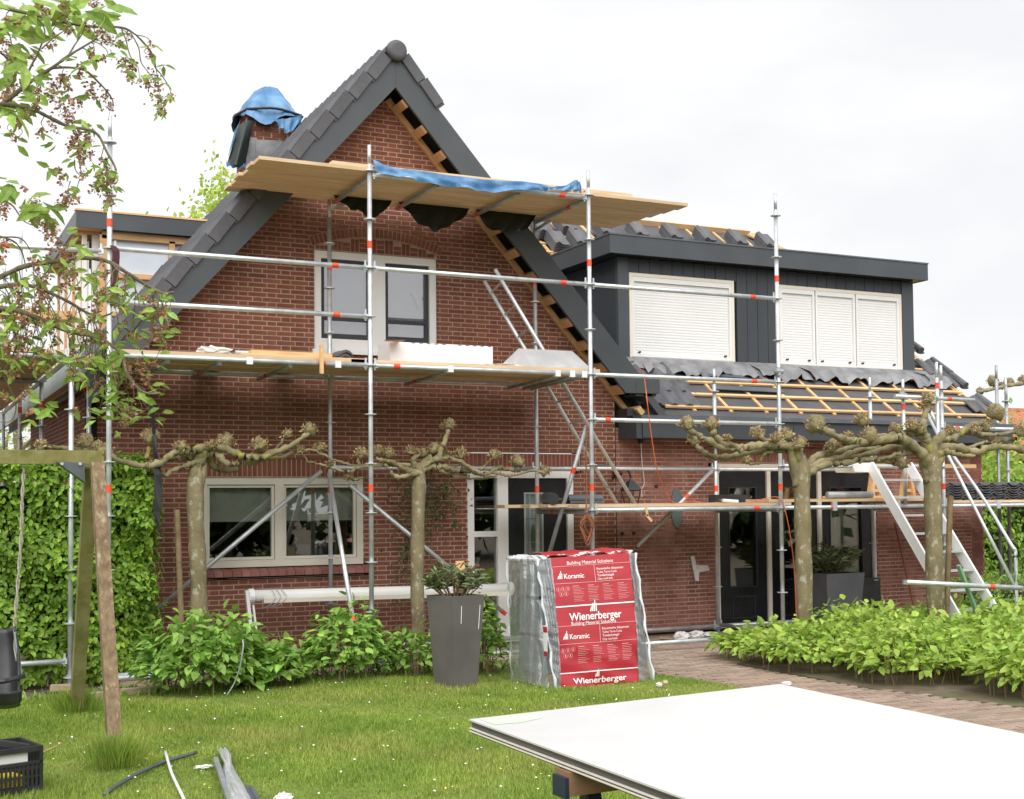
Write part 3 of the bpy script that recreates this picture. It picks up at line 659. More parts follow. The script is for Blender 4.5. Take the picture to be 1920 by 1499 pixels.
# ------------------------------------------------------------ wing roof
WS = .7
def wz(y): return 2.80+WS*(y+.25)
slab([(6.95, -.3, wz(-.3)), (12.62, -.3, wz(-.3)), (12.62, 5.1, wz(5.1)), (3.4, 5.1, wz(5.1))], .14, 'wing_roof', 'membrane')
slab([(12.62, 5.1, wz(5.1)), (12.62, 10.4, 2.9), (3.4, 10.4, 2.9), (3.4, 5.1, wz(5.1))], .14, 'rear_roof', 'membrane')
b = MB(); b.prism([(.0, 2.6), (0, wz(0)-.16), (5.1, wz(5.1)-.16), (9.6, 3.0), (9.6, 0), (0, 0)], 0, 12.35, 12.56); fixn(b.obj('wing_end_wall', 'brick2', H))
wn = Vector((0, -WS, 1)).normalized(); wd_ = Vector((0, 1, WS)).normalized()
def wp(x, y, off=0): return Vector((x, y, wz(y)))+wn*off
DFY = .85
# counter battens run up the slope, battens across
for k in range(10):
    x = 7.43+k*.565
    b = MB(); y1 = DFY+.02 if 6.95 < x < 12.1 else 5.0
    b.bar(wp(x, -.22, .012), wp(x, y1, .012), .045, .022, wn); b.obj('counter_batten', 'lumber', H)
    if y1 < 2: b = MB(); b.bar(wp(x, 3.25, .012), wp(x, 5.0, .012), .045, .022, wn); b.obj('counter_batten', 'lumber', H)
b = MB(); b.bar(wp(12.56, -.22, .02), wp(12.56, 5.0, .02), .06, .03, wn); b.obj('verge_batten', 'lumber', H)
for k in range(17):
    y = -.17+k*.275
    if y < DFY-.1: segs = [(7.0 if k == 0 else 7.25, 12.58)]
    elif y < 3.2: segs = [(12.12, 12.6)]
    else: segs = [(max(3.6, 6.9-(y)*.65), 12.55)]
    for a, c in segs:
        b = MB(); b.bar(wp(a, y, .036), wp(c, y, .036), .045, .026, wn); b.obj('batten', 'lumber', H)
b = MB(); b.bar(wp(4.2, 5.05, .04), wp(12.2, 5.05, .04), .03, .10, wn); b.obj('ridge_board', 'lumber', H)
b = MB(); b.bar(wp(12.2, 5.0, .05), wp(12.62, 4.2, .05), .25, .03, wn); b.obj('verge_board', 'lumberd', H)
b = MB(); b.tube([(6.0, 5.0, 6.4), (6.0, 5.0, 6.95)], .06, 12); b.tube([(6.0, 5.0, 6.95), (6.0, 5.0, 7.0)], .09, 12); b.tube([(6.0, 5.0, 7.04), (6.0, 5.0, 7.09)], .09, 12); b.tube([(6.0, 5.0, 7.0), (6.0, 5.0, 7.04)], .05, 12); b.obj('roof_vent', 'galdark', H)
# first laid tiles at the foot of the valley
wdx = Vector((1, 0, 0))
def wingM(x, y, off): # tile local x -> down slope, y -> across
    d = -wd_; o = wp(x, y, off); yv = wn.cross(d)
    return Matrix(((d.x, yv.x, wn.x, o.x), (d.y, yv.y, wn.y, o.y), (d.z, yv.z, wn.z, o.z), (0, 0, 0, 1)))
for r_, (ya, xs) in enumerate((( .18, (6.62, 6.85, 7.08, 7.31)), (.46, (6.95, 7.18, 7.41)), (.72, (7.0, 7.23, 7.46)))):
    for x in xs:
        Mx = wingM(x, ya, .05) @ Matrix.Rotation(R(2.5), 4, 'Y')
        if Mx.col[1].x < 0: Mx = Mx @ Matrix.Scale(-1, 4, (0, 1, 0))
        inst('roof_tile', tlg, H, Mx, 'glossy dark roof tile laid at the foot of the valley')
# verge tiles on the far edge (some missing)
for y in (.12, .72, 1.02, 1.62, 1.92, 2.22, 2.9, 3.2, 3.5, 3.8):
    for q in (0, 1):
        Mx = wingM(12.34+q*.22, y+.1, .06) @ Matrix.Rotation(R(3), 4, 'Y')
        if Mx.col[1].x < 0: Mx = Mx @ Matrix.Scale(-1, 4, (0, 1, 0))
        if q: inst('roof_tile', tlg, H, Mx)
        elif y not in (.72, 1.62): inst('roof_tile', tlg, H, Mx)
    b = MB(); b.tube([wp(12.68, y+.1, .1), wp(12.68, y-.28, .115)], .055, 8); b.obj('verge_roll', 'tile2', H)
b = MB(); b.bar(wp(8.0, .26, .05), wp(9.15, .24, .05), .12, .008, wn); b.obj('flashing_strip', 'zinc', H)
b = MB(); b.bar(wp(8.1, .52, .06), wp(9.0, .50, .06), .07, .01, wn); b.obj('flashing_strip', 'zinc', H)
# eave gutter box
b = MB(); b.box((6.50, -.46, 2.47), (12.72, -.02, 2.70)); b.box((6.42, -.44, 2.46), (6.50, -.0, 2.71)); gut = b.obj('gutter_box', 'dark2', H)
b = MB(); b.box((6.46, -.50, 2.70), (12.75, -.30, 2.745)); b.obj('gutter_edge', 'zinc', gut)
for x in (7.6, 8.8, 10.0, 11.2):
    b = MB(); b.box((x, -.4605, 2.475), (x+.008, -.46, 2.695)); b.obj('panel_joint', 'black', gut)
b = MB(); b.box((6.40, -.26, 2.745), (6.95, .0, 2.84)); b.obj('eave_board', 'blackpl', H)

# ------------------------------------------------------------ right dormer
b = MB(); b.box((6.70, .62, 4.97), (12.22, .65, 5.215)); b.box((6.70, .65, 4.97), (6.73, 3.6, 5.215)); b.box((12.19, .65, 4.97), (12.22, 3.6, 5.215)); b.box((6.73, .65, 5.13), (12.19, 3.6, 5.19))
dm = b.obj('dormer', 'dark', H, label='wide flat roofed dormer clad in anthracite boards')
b = MB(); b.box((6.69, .61, 5.215), (12.23, .70, 5.235)); b.box((6.69, .7, 5.215), (6.76, 3.6, 5.235)); b.obj('roof_trim', 'zinc', dm)
b = MB(); b.box((6.73, .65, 4.975), (12.19, 3.5, 4.99)); b.obj('soffit', 'black', dm)
b = MB(); b.prism([(DFY+.06, 3.5), (DFY+.06, 4.97), (3.1, 4.97), (3.1, 4.9)], 0, 6.96, 7.0); fixn(b.obj('left_cheek', 'dark2', dm))
b = MB(); b.prism([(DFY+.06, 3.5), (DFY+.06, 4.97), (3.1, 4.97), (3.1, 4.9)], 0, 12.06, 12.10); fixn(b.obj('right_cheek', 'dark2', dm))
b = MB(); b.box((6.97, DFY+.055, 3.62), (12.09, DFY+.07, 4.975)); b.obj('backing', 'black', dm)
SH = [(7.15, 8.80, 3.62, 4.74), (9.62, 11.86, 3.63, 4.74)]
def board(x0, x1, z0, z1, mb=None):
    b = MB(); b.box((x0+.004, DFY+rnd.uniform(0, .002), z0), (x1-.004, DFY+.05, z1)); b.obj('cladding_board', 'dark2', dm)
b = MB(); b.box((6.94, DFY-.015, 3.60), (7.10, DFY+.055, 4.97)); b.obj('corner_post', 'dark', dm)
b = MB(); b.box((11.90, DFY-.015, 3.58), (12.12, DFY+.055, 4.97)); b.obj('corner_post', 'dark', dm)
x = 7.10
while x < 11.89:
    x1 = min(x+.178, 11.9)
    mid = (x+x1)/2
    if 8.83 < mid < 9.59: board(x, x1, 3.60, 4.97)
    else: board(x, x1, 4.77, 4.97)
    x = x1
for x0, x1, z0, z1 in SH:
    b = frame(MB(), x0-.03, x1+.03, z0-.03, z1+.03, .045, DFY-.01, DFY+.05); o = b.obj('shutter_frame', 'beige', dm)
secs = [(7.165, 8.785), (9.635, 10.25), (10.27, 11.0), (11.02, 11.845)]
for (x0, x1) in secs:
    b = MB(); z = 3.64; pr_ = []
    b.box((x0, DFY-.004, 3.64), (x0+.035, DFY+.045, 4.725)); b.box((x1-.035, DFY-.004, 3.64), (x1, DFY+.045, 4.725)); b.box((x0+.035, DFY-.004, 4.66), (x1-.035, DFY+.045, 4.725)); b.box((x0+.035, DFY-.002, 3.64), (x1-.035, DFY+.04, 3.68))
    sh_ = b.obj('roller_shutter', 'shutter', dm)
    b = MB(); z = 3.68
    while z < 4.655:
        h = min(.038, 4.66-z)
        b.add([(x0+.036, DFY+.028, z), (x1-.036, DFY+.028, z), (x1-.036, DFY+.024, z+h*.45), (x0+.036, DFY+.024, z+h*.45), (x1-.036, DFY+.025, z+h*.88), (x0+.036, DFY+.025, z+h*.88), (x1-.036, DFY+.029, z+h), (x0+.036, DFY+.029, z+h)], [(0, 1, 2, 3), (3, 2, 4, 5), (5, 4, 6, 7)]); z += .038
    tag(b.obj('slats', 'shutter', sh_), kind='stuff')
    for xx in (x0+.11, x1-.11):
        b = MB(); b.tube([(xx, DFY-.02, 3.70), (xx, DFY+.02, 3.70)], .014, 8); b.obj('stopper', 'sash', sh_)
# lead apron below the dormer: ruffled strips
def ruffle(x0, x1, seed, ytop=DFY-.01, drop=.22, zt=3.63, m='lead'):
    r2 = random.Random(seed); n = int((x1-x0)/.04); b = MB(); ph = r2.random()*6
    for i in range(n+1):
        x = x0+(x1-x0)*i/n; wv = .03*math.sin(x*14+ph)+.02*math.sin(x*31+ph*2)
        L_ = drop+.05*math.sin(x*9+ph)+.02*math.sin(x*23)
        b.v.append((x, ytop, zt-.0)); b.v.append((x, ytop-.07, zt-.05+wv*.3)); p = wp(x, ytop-.12-L_*.35, .10+wv); b.v.append(tuple(p)); p = wp(x, ytop-.12-L_*.8, .07+wv*1.4); b.v.append(tuple(p))
    for i in range(n):
        for j in range(3): b.f.append((4*i+j, 4*i+j+1, 4*i+4+j+1, 4*i+4+j))
    b.obj('lead_strip', m, H, smooth=True)
xs = [6.98, 7.15, 8.0, 9.05, 9.9, 11.0, 12.05, 12.5]
for i in range(len(xs)-1): ruffle(xs[i], xs[i+1]+.03, i+3, drop=.27-.12*(i == 0), zt=3.63+.003*(i % 2))

# ------------------------------------------------------------ left dormer (unfinished, on the left slope)
LY = 1.9
b = MB(); b.box((.14, LY, 5.0), (1.9, LY+.03, 5.2)); b.box((.14, LY+.03, 5.0), (.17, 5.3, 5.2)); b.box((.17, LY+.03, 5.12), (1.9, 5.3, 5.18))
ld = b.obj('left_dormer', 'dark', H, label='small unfinished flat roofed dormer with insulation showing')
b = MB(); b.box((.13, LY-.01, 5.2), (1.9, LY+.09, 5.222)); b.obj('roof_trim', 'lumber', ld)
b = MB(); b.box((.17, LY+.035, 5.0), (.45, 5.2, 5.012)); b.obj('soffit_board', 'lumberd', ld)
for k in range(9): b = MB(); b.box((.18, LY+.2+k*.33, 4.97), (.44, LY+.26+k*.33, 4.998)); b.obj('soffit_slat', 'lumberd', ld)
zi = lambda x: rakez(x)+.0
b = MB(); b.prism([(.5, 3.4), (.5, 4.93), (1.75, 4.93), (1.75, zi(1.75)-.1), (.5, zi(.5)-.1)], 1, LY+.14, LY+.2); fixn(b.obj('insulation_panel', 'insul', ld))
for (x0, z0, x1, z1, w) in ((.45, 4.95, 1.8, 4.95, .09), (.47, 3.5, .47, 4.95, .09), (1.28, zi(1.28), 1.28, 4.93, .07), (.5, 4.47, 1.32, 4.47, .06), (.5, 4.0, .95, 4.0, .05)):
    b = MB(); b.bar((x0, LY+.11, z0), (x1, LY+.11, z1), .06 if z0 == z1 else w, w if z0 == z1 else .06, (0, 0, 1) if z0 == z1 else (0, 1, 0)); b.obj('stud', 'lumberd', ld)
b = MB(); b.bar((.42, LY+.08, zi(.42)+.02), (1.72, LY+.08, zi(1.72)+.05), .04, .09, (0, 0, 1)); b.obj('side_rail', 'lumber', ld)
b = MB(); b.bar((.34, LY-.05, zi(.34)+.13), (1.8, LY-.05, zi(1.8)+.13), .14, .02, (0, 0, 1)); b.obj('side_gutter', 'zinc', ld)
for (px0, w, m) in ((.36, .09, 'white'), (.25, .05, 'white')):
    b = MB(); b.box((px0, LY+.25, 3.3), (px0+w, LY+.33, 4.98)); b.obj('corner_board', m, ld)
b = MB(); b.box((.30, LY+.3, 3.3), (.33, 5.1, 4.9)); b.obj('side_sheet', 'styro', ld)
for k in range(4): b = MB(); b.box((.27, LY+.5+k*.8, 3.3), (.30, LY+.56+k*.8, 4.95)); b.obj('stud', 'lumberd', ld)
b = MB(); b.box((-1.3, 2.6, 3.99), (.25, 2.9, 4.09)); b.obj('outrigger_board', 'lumberd', ld)
# ============================================================ SCAFFOLD
def ring(r, h, n=12):
    b = MB(); b.tube([(0, 0, -h/2), (0, 0, h/2)], r, n); return b
ros_me = MB()
_n = 16
for (r0, z0) in ((.024, -.0045), (.062, -.0045), (.062, .0045), (.024, .0045)):
    for k in range(_n): ros_me.v.append((r0*math.cos(2*math.pi*k/_n), r0*math.sin(2*math.pi*k/_n), z0))
for i in range(4):
    for k in range(_n): ros_me.f.append((i*_n+k, i*_n+(k+1) % _n, ((i+1) % 4)*_n+(k+1) % _n, ((i+1) % 4)*_n+k))
ros_me = ros_me.mesh('rosette', 'gal')
tape_me = ring(.0262, .075).mesh('red_tape', 'red')
POSTME = {}
def standard(root, x, y, z0, z1, tapes=(), m='gal', ros=True, label=None):
    L_ = round(z1-z0, 2)
    b = MB(); b.tube([(0, 0, 0), (0, 0, L_-.2)], .0242, 12); b.tube([(0, 0, L_-.2), (0, 0, L_)], .019, 12)
    p = bpy.data.objects.new('standard', b.mesh('standard', m, True)); put(p, Matrix.Translation((x, y, z0)), root)
    if label: p['label'] = label
    if ros:
        k = 0
        while .09+.5*k < z1-.1:
            z = .09+.5*k
            if z > z0+.04: inst('rosette', ros_me, p, Matrix.Translation((x, y, z)))
            k += 1
    for z in tapes: inst('red_tape', tape_me, p, Matrix.Translation((x, y, z)))
    if z0 < .15:
        b = MB(); b.box((-.075, -.075, 0), (.075, .075, .008)); b.tube([(0, 0, 0), (0, 0, .1)], .018); inst('base_plate', b.mesh('base_plate', 'galdark'), p, Matrix.Translation((x, y, .003)))
    return p
def clampend(b, p, d):
    # wedge head at a tube end
    p = Vector(p); d = Vector(d).normalized()
    b.bar(p-d*.075, p-d*.028, .036, .05); b.bar(p-d*.05+Vector((0, 0, -.045)), p-d*.05+Vector((0, 0, .075)), .008, .02, d)
def ledger(root, p, q, tapes=(), heads=(1, 1), m='gal', r=.0242, name='ledger'):
    p = Vector(p); q = Vector(q); d = (q-p).normalized(); b = MB()
    b.tube([p+d*.05, q-d*.05], r, 12)
    o = b.obj(name, m, root, smooth=False)
    for f in o.data.polygons[:12]: f.use_smooth = True
    for on, e, f_ in ((heads[0], p, p-q), (heads[1], q, q-p)):
        if on: h = MB(); clampend(h, e, f_); h.obj('wedge_head', m, o)
    for t in tapes:
        c = p+(q-p)*t; a = MB(); a.tube([c-d*.035, c+d*.035], r+.002, 12); a.obj('red_tape', 'red', o)
    return o
def planks(root, x0, x1, y0, y1, z, n, ends=None, m='plank', th=.035, axis='x', seed=1):
    r2 = random.Random(seed); w = (y1-y0)/n
    for k in range(n):
        a = x0+(r2.uniform(-.05, .05) if ends is None else ends[k][0]); c = x1+(r2.uniform(-.05, .05) if ends is None else ends[k][1]); dz = r2.uniform(-.002, .004)
        b = MB()
        if axis == 'x': b.box((a, y0+k*w+.006, z+dz), (c, y0+(k+1)*w-.006, z+th+dz))
        else: b.box((y0+k*w+.004, a, z+dz), (y0+(k+1)*w-.004, c, z+th+dz))
        b.obj('plank', m, root)
YF, YB = -1.58, -.25
BAY = 2.57
SC = thing('scaffold', 'galvanised tube scaffold with wooden decks across the front of the brick house', 'scaffold', (0, YF, 0))
TP = (1.84, 4.33)
for i, top in ((0, 5.34), (1, 5.36), (2, 5.37), (3, 5.36)): standard(SC, BAY*i, YF, .02, top, TP)
standard(SC, BAY*4, YF, .02, 3.39, (1.84,))
standard(SC, 0, YB, .02, 3.2, (2.9,))
standard(SC, BAY, YB, .02, 5.08, TP); standard(SC, BAY*2, YB, .02, 5.08, TP); standard(SC, BAY*3, YB, .02, 3.38, (1.84,)); standard(SC, BAY*4, YB, .02, 3.36, (1.84,))
X = [BAY*i for i in range(6)]
def led(i, j, z, y=YF, t=(), **k): return ledger(SC, (X[i], y, z), (X[j], y, z), t, **k)
# base ledgers and transoms
for i in range(4): led(i, i+1, .09, YF, (.9,) if i == 0 else ()); led(i, i+1, .09, YB)
for i in range(5): ledger(SC, (X[i], YF, .11), (X[i], YB, .11), m='galdark', name='transom')
# guard rails, upper lift
led(0, 1, 4.09, t=(.855,)); led(0, 1, 3.59, t=(.86,)); led(1, 2, 4.09, t=(.87,)); led(2, 3, 4.09, t=(.86,))
# mid deck level
led(0, 1, 3.09, t=(.80,)); led(1, 2, 3.09, t=(.11,)); led(2, 3, 3.09, t=(.86,)); led(0, 1, 3.09, YB); led(1, 2, 3.09, YB)
led(2, 3, 2.59, t=(.08,)); led(1, 2, 2.09, YB, t=()); led(2, 3, 2.09, YB, t=(.0, ) if False else ())
ledger(SC, (BAY*2-.55, YB, 2.09), (X[2], YB, 2.09), (.28,), heads=(0, 0))
led(3, 4, 2.09, YB, t=()); led(3, 4, 2.09, YF, t=())
# top deck level
ledger(SC, (X[1], YF, 5.06), (X[2], YF, 5.06), (.87,))
for x, t in ((2.6, .9), (3.35, .9), (4.3, .9), (5.12, .9)):
    ledger(SC, (x, YF, 5.04), (x, YB-.02, 5.04), (.86,) if x < 5 else (.3,), m='galdark', name='transom', heads=(0, 0))
b = MB(); b.bar((X[1], YB, 4.98), (X[1]+.25, YB-.18, 5.06), .03, .03); b.bar((X[2], YB, 4.95), (X[2]+.12, YB-.2, 5.05), .03, .03); b.obj('elbow', 'gal', SC)
planks(SC, 1.42, 6.35, YF-.02, YB+.05, 5.085, 6, ends=[(.0, .10), (-.02, .06), (.01, .02), (-.03, -.03), (.0, -.06), (-.02, -.1)], seed=3)
planks(SC, 2.20, 5.75, YF-.01, YF+.2, 5.122, 1, seed=4)
# mid deck
planks(SC, -.05, 2.6, YF+.03, YB-.03, 3.115, 5, seed=5); planks(SC, 2.35, 5.25, YF+.03, YB-.03, 3.119, 5, seed=6)
for x in (.55, 1.05, 1.75, 3.45, 4.75, 4.95, 5.05): ledger(SC, (x, YF, 3.06), (x, YB, 3.04), (.72,) if x in (1.05, 1.75, 3.45) else (), m='galdark', name='transom', heads=(0, 0), r=.02)
for x in (1.32, 1.72+.5, 3.45, 4.72, 4.9, 5.05):
    b = MB(); b.box((x-.03, YF-.032, 3.05), (x+.03, YF+.0, 3.12)); b.obj('transom_clip', 'alupale', SC)
# low deck on the right
led(2, 3, 1.59, t=(.86,)); led(3, 4, 1.59, t=(.3,)); ledger(SC, (X[4], YF, 1.59), (13.2, YF, 1.59)); ledger(SC, (X[4], YB, 1.59), (13.2, YB, 1.59))
led(2, 3, 1.59, YB); led(3, 4, 1.59, YB)
ledger(SC, (X[2], YF, 1.57), (X[2], YB, 1.57), (.7,), name='transom', m='galdark'); ledger(SC, (X[3], YF, 1.57), (X[3], YB, 1.57), name='transom', m='galdark'); ledger(SC, (X[4], YF, 1.57), (X[4], YB, 1.57), name='transom', m='galdark')
planks(SC, 4.45, 7.9, YF+.04, YB-.05, 1.62, 5, ends=[(.55, 0), (.3, 0), (.2, .1), (0, 0), (.1, 0)], seed=8)
planks(SC, 7.6, 10.5, YF+.04, YB-.05, 1.66, 5, seed=9); planks(SC, 10.0, 13.6, YF+.04, YB-.05, 1.625, 5, seed=10)
for x in (8.5, 9.5, 11.2, 12.2):
    b = MB(); b.box((x-.03, YF-.034, 1.55), (x+.03, YF+.0, 1.66)); b.obj('transom_clip', 'alu', SC)
# braces
ledger(SC, W(609, 878, YB-.03), W(262, 1170, YB-.03), heads=(0, 0), name='brace', m='gal')
ledger(SC, W(650, 905, YB-.03), W(948, 1152, YB-.03), (.985,), heads=(0, 0), name='brace', m='gal')
ledger(SC, (2.53, YB-.06, 2.06), W(664, 1175, YF+.03), (.955,), heads=(0, 0), name='brace', m='alu')
ledger(SC, W(1338, 880, YB-.03), W(1190, 1030, YB-.03), (.35,), heads=(0, 0), name='brace')
ledger(SC, W(1102, 790, -1.5), W(1028, 1045, -1.1), (.36,), heads=(0, 0), name='brace', m='galdark')
ledger(SC, W(1736, 755, YF), W(1800, 880, YF), heads=(0, 0), name='brace')
# extra posts by the stair and the tube clamped to them
standard(SC, 9.64, YF, 1.62, 3.19, (2.84,), ros=False); standard(SC, 10.15, YF-.06, 1.62, 3.42, (3.12,), ros=False)
ledger(SC, W(1672, 743, YF-.08), W(1832, 751, YF-.08), (.66,), heads=(0, 0)); ledger(SC, (10.28, YF, 2.59), (13.0, YF, 2.59), (.09,), heads=(1, 0))
for c in (W(1692, 742, YF-.04), W(1750, 746, YF-.1), W(1460, 697, YF-.03)):
    b = MB(); b.tube([c-Vector((.05, 0, 0)), c+Vector((.05, 0, 0))], .036, 8); b.tube([c-Vector((0, 0, .05)), c+Vector((0, 0, .05))], .034, 8); b.bar(c+Vector((-.09, -.03, .01)), c+Vector((-.03, -.02, -.01)), .02, .03); b.obj('coupler', 'galdark', SC)
x5 = W(1890, 900, YB).x
standard(SC, x5, YB, .02, 3.45, (1.84,), m='gal'); standard(SC, x5-.18, YB, .02, 3.62, (), m='galdark', ros=False); standard(SC, x5-.10, YB-.1, .02, 3.3, (), m='galdark', ros=True)
# scaffold along the left side of the house
SL_ = thing('scaffold', 'tube scaffold along the left side of the brick house behind the hedge and the branches', 'scaffold', (-.3, -1.3, 0))
ys = [-1.3, 1.27, 3.84, 6.4]
for i, y in enumerate(ys):
    standard(SL_, -.3, y, .02, (3.3, 3.32, 5.3, 5.3)[i], ((3.08,), (2.83,), (2.3, 2.95), (2.35,))[i])
    standard(SL_, -1.39, y, .02, 5.3, (4.33,))
for i in range(3):
    for z in (.09, 3.09, 4.09):
        ledger(SL_, (-1.39, ys[i], z), (-1.39, ys[i+1], z))
        if z < 3.5: ledger(SL_, (-.3, ys[i], z), (-.3, ys[i+1], z))
ledger(SL_, (-1.39, -1.3, 4.09), (0, -1.4, 4.09), (.36,)); ledger(SL_, (-1.39, -1.3, 3.09), (-.3, -1.3, 3.09)); ledger(SL_, (-1.39, ys[1], 3.09), (-.3, ys[1], 3.09)); ledger(SL_, (-1.39, -1.3, .24), (-.3, -1.3, .24))
planks(SL_, -1.3, 6.4, -1.36, -.33, 3.115, 4, axis='y', seed=12)
ledger(SL_, G(45, 1262, .1), G(152, 1256, .1), (.28,), heads=(0, 0)); ledger(SL_, G(200, 1268, .1), G(330, 1262, .1), (.55,), heads=(0, 0)); ledger(SL_, G(205, 1240, .18), G(300, 1236, .18), (.2,), heads=(0, 0))

# ============================================================ LADDERS
ld1 = thing('ladder', 'grey tube lattice ladder rising from the low deck up past the middle deck', 'ladder', (6.02, -.8, 1.66))
a0, a1 = W(908, 527, -.62), Vector((6.02, -.62, 1.66)); c0, c1 = W(928, 505, -1.0), Vector((6.04, -1.0, 1.66))
b = MB(); b.tube([a0, a1], .022, 10); b.obj('stile', 'gal', ld1, smooth=True); b = MB(); b.tube([c0, c1], .022, 10); b.obj('stile', 'gal', ld1, smooth=True)
for k in range(10):
    t = .05+k*.097; b = MB(); b.tube([a0+(a1-a0)*t, c0+(c1-c0)*t], .012, 6); b.obj('rung', 'galdark', ld1); b = MB(); b.tube([a0+(a1-a0)*t, c0+(c1-c0)*(t+.012)], .009, 6) 
T1 = Vector((9.05, -1.62, 2.10)); F1 = Vector((9.05, -3.22, .05)); wst = .62
st = thing('scaffold_stair', 'white aluminium stair leaning on the low deck behind the pollard with the stake', 'stair', F1)
for dx in (0, wst):
    b = MB(); b.bar(T1+Vector((dx, 0, 0)), F1+Vector((dx, 0, 0)), .13, .03, (1, 0, 0)); b.obj('stringer', 'alupale', st)
for k in range(9):
    t = .09+k*.105; c = T1+(F1-T1)*t; b = MB(); b.box((c.x+.02, c.y-.07, c.z-.012), (c.x+wst-.02, c.y+.07, c.z+.012)); b.obj('tread', 'alu', st)
b = MB(); pts = [W(1597, 868, -1.62), W(1637, 868, -1.62), W(1637, 886, -1.62), W(1603, 885, -1.62)]; b.add(pts+[p+Vector((0, .35, 0)) for p in pts], [(3, 2, 1, 0), (4, 5, 6, 7), (0, 1, 5, 4), (1, 2, 6, 5), (2, 3, 7, 6), (3, 0, 4, 7)]); b.obj('top_plate', 'alupale', st)
hx = 10.0
b = MB(); b.tube([(hx, -1.62, 2.75), (hx, -2.95, .66)], .02, 10); b.obj('handrail', 'alu', st, smooth=True)
b = MB(); b.tube(smoothpts([(10.4, -1.62, 2.25), (10.2, -2.3, 1.70), (hx, -2.9, 1.16), (hx, -2.98, 1.05), (hx, -2.98, .8), (hx, -2.98, .05)], 5), .02, 10); b.obj('handrail', 'alu', st, smooth=True)
b = MB(); b.tube([(hx, -2.98, .34), (hx, -2.98, .42)], .0225, 10); b.obj('red_tape', 'red', st)
# loose tube lying through the stair
p, q = W(1700, 1092, -3.3), W(1915, 1103, -3.3)
tb = thing('loose_tube', 'loose galvanised tube with red tape lying across the stair near its foot', 'tube', p)
b = MB(); b.tube([p, q], .027, 12); o = b.obj('tube_body', 'gal', tb, smooth=True)
b = MB(); d = (q-p).normalized(); c = p+(q-p)*.73; b.tube([c-d*.035, c+d*.035], .03, 12); b.obj('red_tape', 'red', tb)
b = MB(); b.bar(p-d*.05, p+d*.03, .02, .05); b.bar(q-d*.03, q+d*.05, .02, .05); b.obj('flattened_end', 'galdark', tb)
b = MB(); b.bar(W(1797, 1060, -3.15), W(1840, 1172, -3.15), .05, .03); tag(b.obj('green_strut', 'green'), 'green and grey strut leaning under the aluminium stair', 'strut')
b = MB(); b.tube([W(1677, 980, -.06), W(1716, 1148, -.35)], .012, 8); tag(b.obj('broom_stick', 'redrope'), 'thin brown stick leaning against the brick wall left of the stair', 'stick')

# ============================================================ THINGS ON THE DECKS
ZM = 3.155
x0, x1 = 3.0, 4.2
b = MB(); b.box((x0, -1.0, ZM), (x1+.02, -.62, ZM+.27))
box_ = thing('insulation_box', 'long white insulation block lying on the middle deck below the upper window', 'box', (x0, -1, ZM))
b.obj('block', 'styro', box_)
b = MB(); p = [(x0-.04, -1.02, ZM+.272), (x0-.18, -1.3, ZM+.24), (x0+.05, -1.32, ZM+.25), (x0+.1, -1.0, ZM+.275)]; b.add(p+[(a, c, e-.006) for a, c, e in p], [(0, 1, 2, 3), (7, 6, 5, 4), (0, 4, 5, 1), (1, 5, 6, 2), (2, 6, 7, 3), (3, 7, 4, 0)]); b.obj('open_flap', 'sill', box_)
b = MB()
for k in range(10): b.box((x0+.25+k*.09+(k > 4)*.1, -1.003, ZM+.262), (x0+.29+k*.09+(k > 4)*.1, -1.0, ZM+.268))
b.obj('print_marks', 'sash', box_)
def sheet(name, pts, m, label, cat, th=.004):
    b = MB(); pts = [Vector(p) for p in pts]; n = (pts[1]-pts[0]).cross(pts[-1]-pts[0]).normalized()*th; k = len(pts)
    b.add(pts+[p+n for p in pts], [tuple(range(k)), tuple(range(2*k-1, k-1, -1))]+[(i, i+k, (i+1) % k+k, (i+1) % k) for i in range(k)]); return tag(fixn(b.obj(name, m)), label, cat)
b = MB(); b.add([(4.50, -1.45, ZM), (5.24, -1.45, ZM), (5.12, -1.2, ZM+.235), (4.44, -1.2, ZM+.235), (4.26, -.98, ZM), (5.0, -.95, ZM)], [(0, 1, 2, 3), (3, 2, 5, 4), (0, 3, 4)]); o = b.obj('zinc_angle', 'alu'); 
md = o.modifiers.new('t', 'SOLIDIFY'); md.thickness = .006
tag(o, 'folded pale zinc ridge piece standing on the right end of the middle deck', 'metal sheet')
def tile_thing(M, label, cat='roof tile', m=tlg, n=1, group=None, dz=.045, name='loose_tile'):
    t = thing(name, label, cat, M.translation, group)
    for k in range(n): inst('tile', m, t, M @ Matrix.Translation((rnd.uniform(-.01, .01), rnd.uniform(-.008, .008), k*dz)))
    return t
def TM(x, y, z, rz=0, rx=0, ry=0): return Matrix.Translation((x, y, z)) @ Matrix.Rotation(R(rz), 4, 'Z') @ Matrix.Rotation(R(rx), 4, 'X') @ Matrix.Rotation(R(ry), 4, 'Y')
tile_thing(TM(2.50, -1.25, ZM+.02, 84, 0, -4) @ Matrix.Scale(1.3, 4), 'curved dark tiles beside the white insulation block on the middle deck', n=2, dz=.03)
tile_thing(TM(1.30, -.5, ZM+.02, 80) @ Matrix.Scale(1.2, 4), 'dark tile on the middle deck in front of the bricks, left of the timber', n=2, dz=.03)
tile_thing(TM(2.12, -.5, ZM+.02, 80) @ Matrix.Scale(1.1, 4), 'dark tile on the middle deck just left of the upper window', n=2, dz=.03)
tile_thing(TM(2.62, -1.15, 5.16, 95) @ Matrix.Scale(1.25, 4), 'grey ridge tile resting on the top deck beside the front post', n=2, dz=.03)
